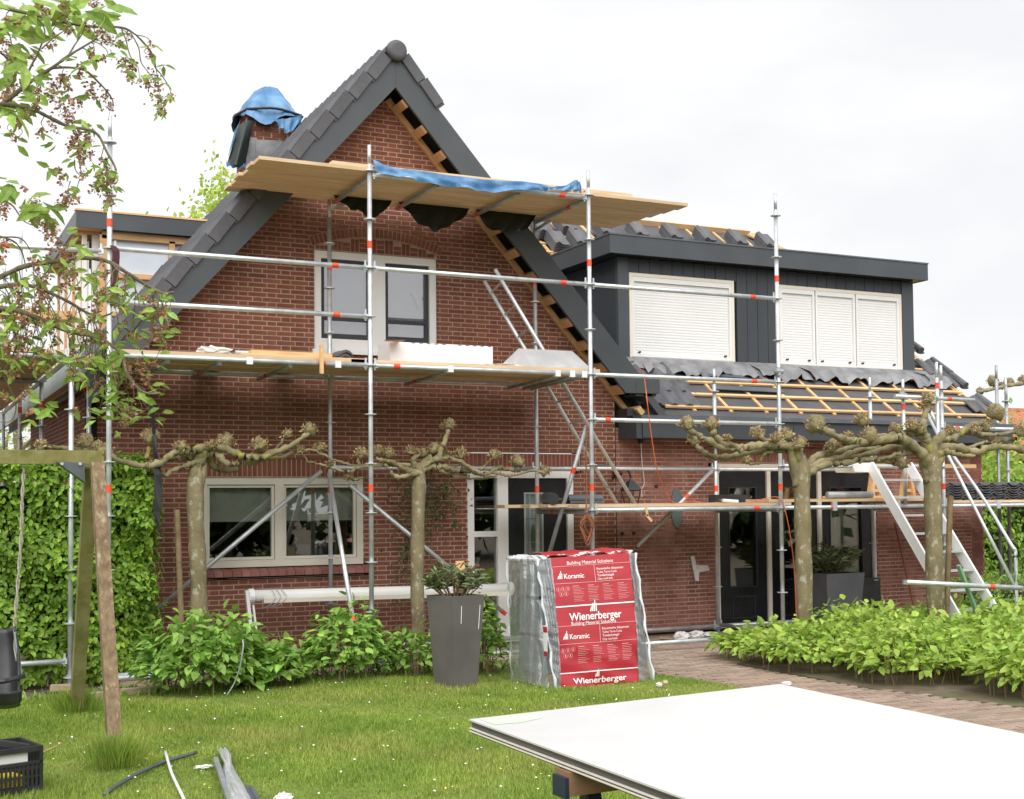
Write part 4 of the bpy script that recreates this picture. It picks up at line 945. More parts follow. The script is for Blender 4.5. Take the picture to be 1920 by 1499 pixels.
for (pa, pb, w, h, lab) in (((1.36, -1.45, ZM+.03), (2.2, -1.42, ZM+.03), .1, .045, 'upper short fresh board of the timber pile on the middle deck'), ((1.25, -1.5, ZM-.005), (2.55, -1.5, ZM-.015), .06, .04, 'long fresh batten along the front edge of the middle deck'), ((1.5, -1.3, ZM), (2.5, -1.32, ZM-.005), .12, .03, 'flat fresh board behind the battens on the middle deck')):
    b = MB(); b.bar(pa, pb, w, h); tag(b.obj('timber_piece', 'lumber'), lab, 'timber', 'loose timber on the middle deck')
b = MB(); b.box((2.02, YF-.07, 2.98), (2.055, YF-.035, 3.27)); tag(b.obj('timber_stake', 'lumber'), 'short upright stake of fresh wood at the edge of the middle deck', 'timber')
b = MB(); b.tube([(1.35, -.9, ZM+.09), (2.3, -.9, ZM+.09)], .024, 10); tag(b.obj('spare_tube', 'gal', smooth=True), 'spare tube lying on the middle deck behind the fresh boards', 'tube')
def crumple(name, c, s, m, label, cat, seed=1, flat=.5, n=60):
    r2 = random.Random(seed); import bmesh
    bm = bmesh.new(); bmesh.ops.create_icosphere(bm, subdivisions=3, radius=1)
    for v in bm.verts:
        f = 1+r2.uniform(-.28, .28); v.co = Vector((v.co.x*s[0]*f, v.co.y*s[1]*f, v.co.z*s[2]*f))
    me = bpy.data.meshes.new(name); bm.to_mesh(me); bm.free(); me.materials.append(MT[m]); o = bpy.data.objects.new(name, me); put(o, Matrix.Translation(c)); return tag(o, label, cat)
crumple('crumpled_wrap', (1.02, -1.42, ZM+.03), (.16, .08, .05), 'paper', 'crumpled white wrapping on the middle deck left of the timber pile', 'wrapping', 3)
crumple('crumpled_wrap', (4.2, -1.35, ZM+.02), (.22, .08, .015), 'paper', 'flat scraps of white wrapping between the insulation block and the zinc ridge piece', 'wrapping', 4)
crumple('paper_scrap', G(1278, 1193, .06), (.09, .06, .05), 'paper', 'crumpled paper standing on the paving between the ground tubes', 'litter', 5)
crumple('paper_scrap', G(1305, 1190, .04), (.12, .06, .045), 'paper', 'round crumpled paper on the paving in the middle of the litter', 'litter', 6)
crumple('paper_scrap', G(1328, 1190, .03), (.13, .06, .03), 'paper', 'torn paper on the paving close to the back scaffold post', 'litter', 7)
b = MB(); b.bar(G(1238, 1196, .03), G(1275, 1198, .02), .12, .02); tag(b.obj('wood_offcut', 'pallet'), 'grey wood offcut on the paving right of the wrapped pallet', 'wood')
# things on the low deck
ZL = 1.70
hz = thing('sawhorse', 'orange wooden sawhorse standing on the low deck behind the stair', 'sawhorse', (10.1, -.8, ZL-.04))
for sx in (0, .55):
    for s in (-1, 1):
        b = MB(); b.bar((9.85+sx+s*.10, -.8, ZL-.04), (9.85+sx+s*.02, -.8, ZL+.40), .045, .09, (0, 1, 0)); b.obj('leg', 'lumber', hz)
    b = MB(); b.box((9.76+sx, -.82, ZL+.08), (9.94+sx, -.79, ZL+.12)); b.obj('cross_rail', 'lumber', hz)
b = MB(); b.box((9.6, -.85, ZL+.40), (11.6, -.75, ZL+.45)); b.obj('top_beam', 'lumber', hz)
b = MB(); b.box((8.85, -1.05, ZL+.0), (13.0, -.95, ZL+.03)); tag(b.obj('long_batten', 'lumber'), 'long fresh batten lying along the low deck behind the tile stacks', 'timber')
b = MB(); b.tube([(8.6, -1.35, ZL+.04), (9.3, -1.35, ZL+.04)], .045, 10); tag(b.obj('foil_roll', 'galdark', smooth=True), 'grey roll lying on the low deck at the top of the stair', 'roll')
k = 0
tlthin = tile_mesh('tile', 'tile2', w=.225, l=.38, th=.012, amp=.03)
names = ['leftmost tile stack on the low deck, beside the stair handrail', 'second tile stack from the left on the low deck', 'middle tile stack on the low deck in front of the hedge', 'fourth tile stack from the left on the low deck', 'rightmost tile stack on the low deck at the picture edge']
for k in range(5):
    x = 10.55+k*.51
    t = thing('tile_stack', names[k], 'tile stack', (x, -1.2, ZL-.03), 'stacks of dark tiles on the low deck')
    for j in range(7):
        for q in (0, 1): inst('tile', tlthin, t, Matrix.Translation((x+q*.232+rnd.uniform(-.006, .006), -1.0+rnd.uniform(-.012, .012), ZL-.035+j*.032)) @ Matrix.Rotation(R(-90+rnd.uniform(-1.5, 1.5)), 4, 'Z'))
b = MB(); b.tube([W(1355, 939, -1.3), W(1383, 941, -1.3)], .022, 10); ct = thing('sealant_tube', 'white sealant cartridge lying on the low deck', 'cartridge', W(1355, 939, -1.3)); b.obj('cartridge', 'white', ct); b = MB(); b.tube([W(1352, 938, -1.3), W(1348, 938, -1.3)], [.014, .006], 8); b.obj('nozzle', 'redrope', ct)
tile_thing(TM(5.02, -1.3, ZL-.03, 8, 0, 0) @ Matrix.Scale(1.15, 4), 'pale zinc coloured tile lying on the low deck by the front door', m=tile_mesh('tile_pale', 'zinc'), n=2, dz=.03)
b = MB(); b.tube([(4.80, -1.3, ZL+.02), (4.84, -1.05, ZL+.02)], .07, 12); bk = tag(b.obj('black_bucket', 'blackpl'), 'black bucket lying on its side on the low deck by the front door', 'bucket')
b = MB(); b.bar(W(1335, 935, -.9), W(1395, 935, -.9), .15, .09); tag(b.obj('black_case', 'blackpl'), 'low black case on the low deck in front of the garden doors', 'case')
# ropes, cable, strips
def line(name, pts, r, m, label, cat, k=4): b = MB(); b.tube(smoothpts(pts, k), r, 6); return tag(b.obj(name, m, smooth=True), label, cat)
line('orange_cable', [W(1196, 692, -.6), W(1206, 700, -.9), W(1212, 740, -1.66), W(1219, 800, -1.68), W(1232, 880, -1.6), W(1250, 925, -1.4), W(1266, 944, -1.3), W(1300, 940, -1.35), W(1340, 948, -1.4), W(1400, 944, -1.45), W(1440, 934, -1.5), W(1462, 935, -1.64), W(1474, 965, -1.66), W(1484, 1020, -1.62), W(1490, 1080, -1.5), W(1494, 1180, -1.4)], .0062, 'orange', 'orange extension cable hanging from the roof and running over the low deck', 'cable')
line('hoist_rope', [W(1100, 790, -1.66), W(1099, 850, -1.66), W(1100, 930, -1.66), W(1098, 965, -1.66)], .008, 'redrope', 'thin brown rope hanging down the post beside the lattice ladder', 'rope')
rp2 = thing('rope_coil', 'coil of rust brown rope tied to the front post above the wrapped pallet', 'rope', W(1105, 965, -1.66))
for k in range(7):
    c = W(1101+rnd.uniform(-3, 3), 968+rnd.uniform(-3, 3), -1.64-.008*k); w_ = rnd.uniform(.01, .055); h_ = rnd.uniform(.13, .30)
    b = MB(); b.tube(smoothpts([c, c+Vector((-w_-.02, 0, -h_*.4)), c+Vector((-w_*.6, 0, -h_)), c+Vector((w_*.3, 0, -h_*1.25)), c+Vector((w_+.02, 0, -h_*.5)), c+Vector((.01, 0, .01))], 5), .009, 6); b.obj('loop', 'redrope', rp2)
st_ = thing('strap_bundle', 'bundle of maroon straps hanging on the guard rail beside the left front post', 'straps', W(212, 470, -1.62))
for k in range(8):
    dx = rnd.uniform(0, 12)
    b = MB(); b.tube(smoothpts([W(206+dx*.6, 462, -1.62), W(212+dx, 475+rnd.uniform(-4, 4), -1.66), W(210+dx, 520, -1.66), W(209+dx*1.1, 560+rnd.uniform(-12, 14), -1.66)], 4), .011, 5); b.obj('strap', 'maroon', st_)
b = MB(); pts = [(284, 745, 3), (285, 780, 4), (289, 815, 3), (291, 850, 4), (296, 890, 7), (297, 920, 7), (294, 960, 6.5), (297, 985, 3), (302, 1006, 1)]
for i, (x, y, w_) in enumerate(pts):
    for s in (-1, 1): b.v.append(tuple(W(x+s*w_, y, -1.35+.03*math.sin(i*1.7)*s)))
for i in range(len(pts)-1): b.f.append((2*i, 2*i+1, 2*i+3, 2*i+2))
o = b.obj('plastic_strip', 'blackpl'); o.modifiers.new('t', 'SOLIDIFY').thickness = .004; tag(o, 'twisted strip of black plastic hanging in front of the brick wall above the left pollard', 'plastic')
line('hanging_wire', [W(1238, 800, -1.6), W(1240, 815, -1.6)], .004, 'orange', 'short orange wire end at the gutter', 'wire') if False else None
b = MB(); b.bar(W(1211, 950, -1.62), W(1214, 968, -1.62), .03, .01, (0, 1, 0)); b.bar(W(1212, 966, -1.62), W(1222, 978, -1.62), .03, .01, (0, 1, 0)); tag(b.obj('tape_knot', 'lumber'), 'yellowish strip tied round the low deck tube under the wall lantern', 'tape')
# blue tarp along the top deck and dark tarp hanging below it
def cloth(name, top, bot, m, label, cat, nx=60, ny=8, wav=.03, seed=1, sag=0, parent=None):
    r2 = random.Random(seed); b = MB(); T_ = smoothpts(top, 12); B_ = smoothpts(bot, 12)
    def at(P, t): f = t*(len(P)-1); i = min(int(f), len(P)-2); return P[i].lerp(P[i+1], f-i)
    ph = [r2.random()*6 for _ in range(5)]
    for i in range(nx+1):
        u_ = i/nx; a = at(T_, u_); c = at(B_, u_)
        for j in range(ny+1):
            v_ = j/ny; p = a.lerp(c, v_); w = wav*(math.sin(u_*23+ph[0]+v_*2)+.7*math.sin(u_*51+ph[1]-v_*3)+.5*math.sin(v_*7+u_*13+ph[2]))*(.3+v_)
            b.v.append((p.x, p.y-w, p.z+w*.4))
    for i in range(nx):
        for j in range(ny): k = i*(ny+1)+j; b.f.append((k, k+1, k+ny+2, k+ny+1))
    o = b.obj(name, m, parent, smooth=True)
    if parent is None: tag(o, label, cat)
    return o
cloth('blue_tarp', [W(700, 300, -1.60), W(740, 315, -1.64), W(800, 322, -1.64), W(900, 336, -1.64), W(980, 341, -1.64), W(1030, 348, -1.64)], [W(702, 318, -1.66), W(745, 332, -1.66), W(800, 341, -1.66), W(880, 355, -1.66), W(930, 360, -1.66), W(1010, 357, -1.66), W(1032, 354, -1.66)], 'bluetarp', 'crumpled blue tarpaulin lying along the front edge of the top deck', 'tarpaulin', wav=.014)
cloth('blue_tarp', [W(1030, 350, -1.63), W(1060, 348, -1.62), W(1078, 338, -1.6), W(1088, 342, -1.62)], [W(1032, 356, -1.62), W(1060, 358, -1.62), W(1080, 358, -1.6), W(1090, 362, -1.6)], 'bluetarp', 'small dark blue end of the tarpaulin beside the front post of the top deck', 'tarpaulin', nx=24, wav=.012, seed=5)
dk = thing('dark_tarp', 'black tarpaulin sagging in three bags under the top deck', 'tarpaulin', W(800, 370, -.2))
def bag(pts, y=-.46, seed=1):
    # hanging bag: top edge along the deck, curved lower edge
    x0_, x1_ = pts[0], pts[1]; n = 20; b = MB(); ms = 6
    for i in range(n+1):
        t = i/n; top = W(x0_[0]+(x1_[0]-x0_[0])*t, x0_[1]+(x1_[1]-x0_[1])*t, y)
        low = pts[2][2]*abs(math.sin(math.pi*min(1, max(0, t))))**.65
        for j in range(ms+1):
            v = j/ms; b.v.append((top.x+.04*math.sin(v*3)*(seed-2), top.y-.10*math.sin(math.pi*t)*v+.035*math.sin(t*23+v*7+seed)*v, top.z+.03-low*v/175*(1+.12*math.sin(t*9+seed*2)+.05*math.sin(t*31))))
    for i in range(n):
        for j in range(ms): k = i*(ms+1)+j; b.f.append((k, k+1, k+ms+2, k+ms+1))
    b.obj('tarp_bag', 'darktarp', dk, smooth=True)
bag([(630, 370), (735, 382), (0, 0, 38)], seed=1); bag([(748, 383), (880, 394), (0, 0, 52)], seed=2); bag([(888, 394), (1000, 406), (0, 0, 50)], seed=3)

# chimney tarp
ctp = thing('chimney_tarp', 'blue tarpaulin tied over the chimney with its dark inside hanging left', 'tarpaulin', (2.7, 2.9, 6.9))
b = MB(); nseg = 40; rings = [(.0, .46, 0), (.10, .44, 0), (.20, .33, 0), (.29, .21, 0), (.355, .11, 0), (.375, .04, 1), (.41, -.02, 2), (.43, -.07, 3)]
cx_, cy_ = 2.72, 2.9; zb = 6.86
for (r_, z_, k_) in rings:
    for i in range(nseg):
        t = 2*math.pi*i/nseg
        sq = 1/max(abs(math.cos(t)), abs(math.sin(t)))**.55
        w_ = 1+.05*math.sin(5*t+z_*9)+.04*math.sin(11*t+r_*20)
        zz = z_*(1 if k_ == 0 else 1)-(.05*k_*math.sin(3*t+1)*.6 if k_ else 0)+(.03*math.sin(7*t+r_*12) if r_ > .1 else 0)
        b.v.append((cx_+r_*math.cos(t)*sq*w_*1.0+(.03 if z_ > .4 else 0), cy_+r_*math.sin(t)*sq*w_, zb+zz))
for j in range(len(rings)-1):
    for i in range(nseg): b.f.append((j*nseg+i, j*nseg+(i+1) % nseg, (j+1)*nseg+(i+1) % nseg, (j+1)*nseg+i))
b.obj('cover', 'bluetarp', ctp, smooth=True)
b = MB(); b.tube([(cx_+.425*math.cos(t)/max(abs(math.cos(t)), abs(math.sin(t)))**.55, cy_+.425*math.sin(t)/max(abs(math.cos(t)), abs(math.sin(t)))**.55, zb+.03+.02*math.sin(3*t)) for t in [k*math.pi/16 for k in range(33)]], .018, 6); b.obj('black_strap', 'blackpl', ctp)
cloth('hanging_inside', [W(447, 235, 2.52), W(462, 228, 2.5), W(475, 228, 2.5)], [W(426, 306, 2.52), W(442, 310, 2.3), W(460, 309, 2.5)], 'darktarp', '', '', nx=16, ny=10, wav=.003, parent=ctp)
cloth('hanging_edge', [W(451, 226, 2.56), W(440, 245, 2.56)], [W(440, 262, 2.52), W(427, 296, 2.5)], 'bluetarp', '', '', nx=10, ny=8, wav=.02, parent=ctp)
cloth('hem', [W(424, 304, 2.5), W(442, 308, 2.38), W(462, 307, 2.48)], [W(424, 311, 2.5), W(442, 315, 2.38), W(462, 313, 2.48)], 'bluetarp', '', '', nx=12, ny=3, wav=.01, parent=ctp)
cloth('front_flap', [W(515, 225, 2.46), W(540, 222, 2.42), W(566, 218, 2.46)], [W(522, 238, 2.46), W(542, 249, 2.4), W(566, 226, 2.46)], 'bluetarp', '', '', nx=16, ny=6, wav=.02, parent=ctp)

# tile stacks waiting on the upper wing roof
centres = [(1013, 432), (1056, 425), (1042, 455), (1082, 453), (1130, 434), (1192, 436), (1256, 441), (1318, 446), (1378, 452), (1433, 457)]
ordn = ['uppermost left tile stack on the battens, half hidden by the dark tarpaulin bag', 'upper tile stack on the battens between two others above the valley', 'lower left tile stack on the battens just above the dormer corner', 'lower right tile stack on the battens touching the dormer corner', 'tile stack on the battens right behind the scaffold post with the red band', 'first tile stack behind the dormer roof edge, counted from the left', 'second tile stack behind the dormer roof edge, counted from the left', 'third tile stack behind the dormer roof edge, counted from the left', 'fourth tile stack behind the dormer roof edge, counted from the left', 'last tile stack behind the dormer roof edge, beside the tall scaffold post']
for (px, py), lab in zip(centres, ordn):
    d = ray(px, py+10); t = (2.80+WS*(CAM[1]+.25)+.05-CAM[2])/(d[2]-WS*d[1]); p = Vector(CAM+d*t)
    tt = thing('roof_tile_stack', lab, 'tile stack', p, 'tile stacks waiting on the roof battens')
    for k in range(5):
        Mx = Matrix.Translation(p+wn*(.02+k*.035)) @ wingM(0, 0, 0).to_3x3().to_4x4() @ Matrix.Rotation(R(6), 4, 'Y') @ Matrix.Translation((-.22, -.13, 0))
        if Mx.col[1].x < 0: Mx = Mx @ Matrix.Translation((0, .26, 0)) @ Matrix.Scale(-1, 4, (0, 1, 0))
        inst('tile', tlg, tt, Mx)
# wall lantern
lp = W(1183, 925, -.22)
ln = thing('wall_lantern', 'black wrought wall lantern with glass sides at the foot of the lattice ladder', 'lantern', lp)
b = MB(); hw = .085; z = lp.z+.03
for s, t in ((-1, -1), (1, -1), (1, 1), (-1, 1)): b.bar((lp.x+s*hw, lp.y+t*hw, z), (lp.x+s*.05, lp.y+t*.05, z-.22), .012, .012)
for s, t, u_, v_ in ((-1, -1, 1, -1), (1, -1, 1, 1), (1, 1, -1, 1), (-1, 1, -1, -1)): b.bar((lp.x+s*hw, lp.y+t*hw, z), (lp.x+u_*hw, lp.y+v_*hw, z), .012, .012); b.bar((lp.x+s*.05, lp.y+t*.05, z-.22), (lp.x+u_*.05, lp.y+v_*.05, z-.22), .012, .012)
b.obj('lantern_frame', 'black', ln)
b = MB(); b.add([(lp.x-.105, lp.y-.105, z+.005), (lp.x+.105, lp.y-.105, z+.005), (lp.x+.105, lp.y+.105, z+.005), (lp.x-.105, lp.y+.105, z+.005), (lp.x-.03, lp.y-.03, z+.12), (lp.x+.03, lp.y-.03, z+.12), (lp.x+.03, lp.y+.03, z+.12), (lp.x-.03, lp.y+.03, z+.12)], [(3, 2, 1, 0), (4, 5, 6, 7), (0, 1, 5, 4), (1, 2, 6, 5), (2, 3, 7, 6), (3, 0, 4, 7)]); b.tube([(lp.x, lp.y, z+.12), (lp.x, lp.y, z+.17)], [.025, .008], 8); b.obj('lantern_cap', 'sash', ln)
b = MB(); b.tube(smoothpts([(lp.x, lp.y, z+.16), (lp.x-.03, lp.y+.02, z+.25), (lp.x-.1, lp.y+.1, z+.27), (lp.x-.13, 0, z+.15)]), .012, 6)
for k in range(6): b.tube([(lp.x-.12+.03*math.cos(k), -.03, z+.17+.02*k), (lp.x-.07+.05*math.sin(k*2), -.06, z+.2+.02*k)], .014, 5)
b.obj('scroll_bracket', 'black', ln)
# ============================================================ WRAPPED PALLET
def text_mesh(s, size=1.0, bold=0.0, shear=0):
    cu = bpy.data.curves.new('t', 'FONT'); cu.body = s; cu.size = size; cu.offset = bold; cu.shear = shear; cu.extrude = 0
    o = bpy.data.objects.new('t', cu); COL.objects.link(o); bpy.context.view_layer.update()
    me = bpy.data.meshes.new_from_object(o.evaluated_get(bpy.context.evaluated_depsgraph_get())); bpy.data.objects.remove(o); bpy.data.curves.remove(cu)
    co = [v.co.copy() for v in me.vertices]; xs = [c.x for c in co]; ys_ = [c.y for c in co]
    return co, [tuple(p.vertices) for p in me.polygons], (min(xs), max(xs), min(ys_), max(ys_))
PBL, PBR = Vector((3.56, -3.65, 0)), Vector((4.57, -3.62, 0))       # bottom front corners
PTL, PTR = Vector((3.57, -3.30, 1.15)), Vector((4.62, -3.28, 1.18))  # top front corners
QBL, QBR = Vector((3.46, -3.03, 0)), Vector((4.5, -3.0, 0))
QTL, QTR = Vector((3.47, -2.93, 1.15)), Vector((4.53, -2.9, 1.18))
PA = thing('wrapped_pallet', 'pallet of roof tiles wrapped in red printed film and clear plastic on the lawn edge', 'wrapped pallet', PBL)
def FP(u_, v_, off=0.0):
    lo = PBL.lerp(PBR, u_); hi = PTL.lerp(PTR, u_); p = lo.lerp(hi, v_); n = Vector((0, -1, .3)).normalized()
    bul = .035*math.sin(math.pi*min(1, max(0, v_)))+.008*math.sin(u_*9+v_*17)*(1-v_)
    return p+n*(off+bul)
# pallet deck
b = MB()
for k in range(3):
    y = -3.55+k*.22; b.box((3.56, y, .0), (4.62, y+.10, .02)); b.box((3.56, y, .09), (4.62, y+.10, .115))
    for x in (3.56, 4.03, 4.50): b.box((x, y, .02), (x+.12, y+.1, .09))
b.obj('pallet_deck', 'pallet', PA)
# tile tiers: columns of stacked tiles visible through the film
cm = MB()
n = 12; hh = .325
prof = [(-.13+.26*i/n, .018*abs(math.sin(math.pi*i/n*2))) for i in range(n+1)]
for tier in range(3):
    z0 = .12+tier*.345; f0 = z0/1.15; yf = -3.57+.28*f0; yb = -3.03+.08*f0
    x_ = 3.60+.015*tier; k = 0; yf += .05
    while x_ < 4.58:
        b = MB(); o_ = .006*math.sin(k*1.7)
        b.box((x_, yf+.015+o_, z0), (x_+.020, yb, z0+hh-.05)); b.box((x_+.003, yf+.055, z0+hh-.05), (x_+.017, yb-.06, z0+hh-.005)); cm.v += [tuple((v[0], v[1], v[2])) for v in []]
        base = len(cm.v); cm.v += b.v; cm.f += [tuple(i+base for i in f) for f in b.f]; x_ += .026; k += 1
tag(cm.obj('roof_tiles', 'wrapped', PA), kind='stuff')
for tier in range(3):   # arched end faces on the left side
    z0 = .12+tier*.345; f0 = z0/1.15; yf = -3.58+.28*f0; yb = -3.03+.08*f0; xl = 3.50+.02*tier
    for q in range(2):
        ya = yf+(yb-yf)*q/2+.01; yc = yf+(yb-yf)*(q+1)/2-.01; b = MB(); h = hh
        poly = [(ya, z0), (yc, z0), (yc, z0+h*.75)]+[((ya+yc)/2+(yc-ya)/2*math.cos(t), z0+h*.75+h*.22*math.sin(t)) for t in [math.pi*k/8 for k in range(1, 8)]]+[(ya, z0+h*.75)]
        b.prism(poly, 0, xl+.015*math.sin(q), xl+.09); fixn(b.obj('end_tile', 'wrapped', PA))
# red printed sheet on the front and over the top
def grid(fn, nu_, nv, name, m, par, smooth=True):
    b = MB()
    for i in range(nu_+1):
        for j in range(nv+1): b.v.append(tuple(fn(i/nu_, j/nv)))
    for i in range(nu_):
        for j in range(nv): k = i*(nv+1)+j; b.f.append((k, k+nv+1, k+nv+2, k+1))
    return b.obj(name, m, par, smooth=smooth)
U0, U1 = .13, .955
def wr(u_, v_): return .007*math.sin(v_*40+u_*9)*max(0, .5-v_)*2+.006*math.sin((u_*8-v_*24))*max(0, .6-v_)
def RF(s, t, off=0): return FP(U0+(U1-U0)*s-.075*(1-t), t, .012+wr(s, t)+off)
rs = grid(lambda s, t: RF(s, -.0+t*1.0), 40, 70, 'red_sheet', 'wrapred', PA)
def TOPP(s, t, off=0.0):
    u_ = U0-.02+(U1-U0+.03)*s; a = PTL.lerp(PTR, u_); c = QTL.lerp(QTR, u_); p = a.lerp(c, t); return p+Vector((0, 0, .012+.03*math.sin(math.pi*t)+.012*math.sin(s*13+t*5)+.006*math.sin(s*31)+off))
grid(lambda s, t: TOPP(s, t), 30, 10, 'red_top_sheet', 'wrapred', PA)
def print_on(s, u_, v_, w, par=rs, bold=.0, f=None, hgt=None, m='print', name='lettering'):
    co, fs, (x0, x1, y0, y1) = text_mesh(s, 1.0, bold); f = f or (lambda a, c: RF(a, c, .004))
    sc = w/(x1-x0); ar = (U1-U0)*1.08/1.2
    b = MB(); b.v = [tuple(f(u_+(c.x-x0)*sc, v_+(c.y)*sc*ar*(hgt or 1))) for c in co]; b.f = fs; b.obj(name, m, par)
def pbar(u0, u1, v0, v1, m='print', off=.004, k=10):
    b = MB()
    for i in range(k+1):
        s = u0+(u1-u0)*i/k; b.v.append(tuple(RF(s, v0, off))); b.v.append(tuple(RF(s, v1, off)))
    for i in range(k): b.f.append((2*i, 2*i+2, 2*i+3, 2*i+1))
    return b
def logo(u_, v_, w):
    b = MB(); ar = (U1-U0)*1.08/1.2
    for k in range(4):
        x = u_+k*w*.24; h = w*(.28+.22*k) if k < 3 else w*.5
        pts = [(x, v_), (x+w*.15, v_), (x+w*.15+w*.16*(1 if k < 3 else .3), v_+h*1.6*ar), (x+w*.08+w*.12*(1 if k < 3 else .3), v_+h*1.6*ar+w*.1*ar)]
        b.add([RF(a, c, .004) for a, c in pts], [(0, 1, 2, 3)])
    b.obj('logo', 'print', rs)
def band(vb):
    # vb: base of one printed repeat (height .46)
    logo(.06, vb+.27, .07); print_on('Koramic', .145, vb+.27, .25, bold=.012)
    for i, s in enumerate(('Keramische dakpannen', 'Tuiles Terre Cuite', 'Tondachziegel', 'Clay roof tiles')): print_on(s, .56, vb+.325-.027*i, (.34, .25, .21, .19)[i])
    b = MB()
    for (a, c, d_, e) in ((.0, 1, vb+.37, vb+.3715), (0, 1, vb+.232, vb+.2335), (.53, .533, vb+.232, vb+.37)):
        q = pbar(a, c, d_, e); n_ = len(b.v); b.v += q.v; b.f += [tuple(i+n_ for i in f) for f in q.f]
    b.obj('rule', 'print', rs)
    b = MB()
    for cx_, cy_ in ((.055, .185), (.115, .188), (.175, .190), (.085, .148), (.145, .150)):
        n_ = 12; v = []
        for rr in (.027, .0235):
            for k in range(n_): v.append(RF(cx_+rr*math.cos(2*math.pi*k/n_), vb+cy_+rr*.68*math.sin(2*math.pi*k/n_), .004))
        b.add(v, [(k, (k+1) % n_, n_+(k+1) % n_, n_+k) for k in range(n_)])
        b.add([RF(cx_+a, vb+cy_+c, .004) for a, c in ((-.006, -.01), (.006, -.01), (.006, .01), (-.006, .01))], [(0, 1, 2, 3)])
    b.obj('pictogram', 'fp', rs)
    b = MB(); r2 = random.Random(int(vb*100))
    for c_ in range(4):
        for k in range(10):
            u0 = .235+c_*.19; q = pbar(u0, u0+(.08 if k == 0 else r2.uniform(.09, .145)), vb+.205-k*.0125-(.006 if k > 5 else 0), vb+.205-k*.0125-(.006 if k > 5 else 0)+(.005 if k == 0 else .0028), k=3); n_ = len(b.v); b.v += q.v; b.f += [tuple(i+n_ for i in f) for f in q.f]
    b.obj('small_print', mat('faint_print', (.66, .30, .30)) if 'fp' not in MT else MT['fp'], rs)
MT['fp'] = mat('faint_print', (.66, .30, .30))
band(.555); band(.085)
def wide(u_, v_, w): print_on('Wienerberger', u_, v_, w, bold=.018)
wide(.16, .495, .66); logo(.42, .555, .10); print_on('Building Material Solutions', .18, .458, .56)
b = pbar(-.0, 1, .602, .612); b.obj('white_band', 'print', rs); b = pbar(0, 1, .100, .108); b.obj('white_band', 'print', rs)
print_on('Building Material Solutions', .20, .935, .58)
print_on('Wienerberger', .16, .02, .68, bold=.018, hgt=.7); logo(.44, .062, .06)
print_on('Wienerberger', .12, .01, .74, bold=.018, f=lambda a, c: TOPP(a, c*3.0, .004), hgt=.8)
# clear film over everything: front sides, left end, right end, ridge folds
def wv(a, c): return .005*math.sin(a*30+c*11)+.004*math.sin(c*44+a*7)+.003*math.sin(c*90+a*3)
grid(lambda s, t: FP(-.02+s*(.155-.075*(1-t)), t*1.0, .02+wv(s, t)), 14, 60, 'clear_film', 'film', PA)
grid(lambda s, t: FP(U1-.003-.075*(1-t)+s*(.06+.12*(1-t)), t*1.0, .02+wv(s, t)*1.3-.1*s*s), 14, 60, 'clear_film', 'film', PA)
def LS(s, t):
    a = PBL.lerp(PTL, t); c = QBL.lerp(QTL, t); p = a.lerp(c, s); return p+Vector((-.03-.03*math.sin(math.pi*s)*(1-.4*t)-wv(s, t)*.5, 0, 0))+Vector((-.015*(1-t)**3, 0, .03*math.sin(math.pi*s)*(1-t)**6))
grid(LS, 30, 40, 'clear_film', 'film', PA)
def edge(P, Q, r, m='filmw'):
    b = MB(); pts = [P.lerp(Q, k/14)+Vector((.012*math.sin(k*1.9), -.01, 0)) for k in range(15)]; b.tube(pts, [r*(1+.4*math.sin(k*2.3)) for k in range(15)], 6); b.obj('film_fold', m, PA, smooth=True)
edge(PBL+Vector((-.01, -.03, .0)), PTL+Vector((-.01, -.02, 0)), .012); edge(QBL+Vector((-.03, 0, 0)), QTL+Vector((-.03, 0, 0)), .008)
edge(PTL+Vector((0, -.0, .0)), QTL+Vector((-.02, 0, 0)), .02)
def RS(s, t): 
    a = PBR.lerp(PTR, t); c = a+Vector((.02+.05*(1-t)**2, .5, 0)); return a.lerp(c, s)+Vector((.02+.03*(1-t)**3+wv(s, t), 0, 0))
grid(RS, 10, 30, 'clear_film', 'filmw', PA); edge(PBR+Vector((.05, .0, 0)), PTR+Vector((.02, 0, 0)), .012)
grid(lambda s, t: (PTL.lerp(PTR, -.02+s*.15)).lerp(QTL.lerp(QTR, -.02+s*.15), t)+Vector((0, 0, .012+.02*math.sin(t*9+s*7))), 10, 10, 'clear_film', 'filmw', PA)
grid(lambda s, t: (PTL.lerp(PTR, .86+s*.15)).lerp(QTL.lerp(QTR, .86+s*.15), t)+Vector((0, 0, .012+.02*math.sin(t*9+s*7))), 10, 10, 'clear_film', 'filmw', PA)
p = LS(.12, .3); b = MB(); b.box((3.515, -3.60, .30), (3.52, -3.53, .56)); b.obj('white_label', 'white', PA); b = MB(); b.box((3.512, -3.601, .50), (3.519, -3.535, .55)); b.box((3.512, -3.601, .29), (3.519, -3.535, .33)); b.obj('red_label_band', 'wrapred', PA)

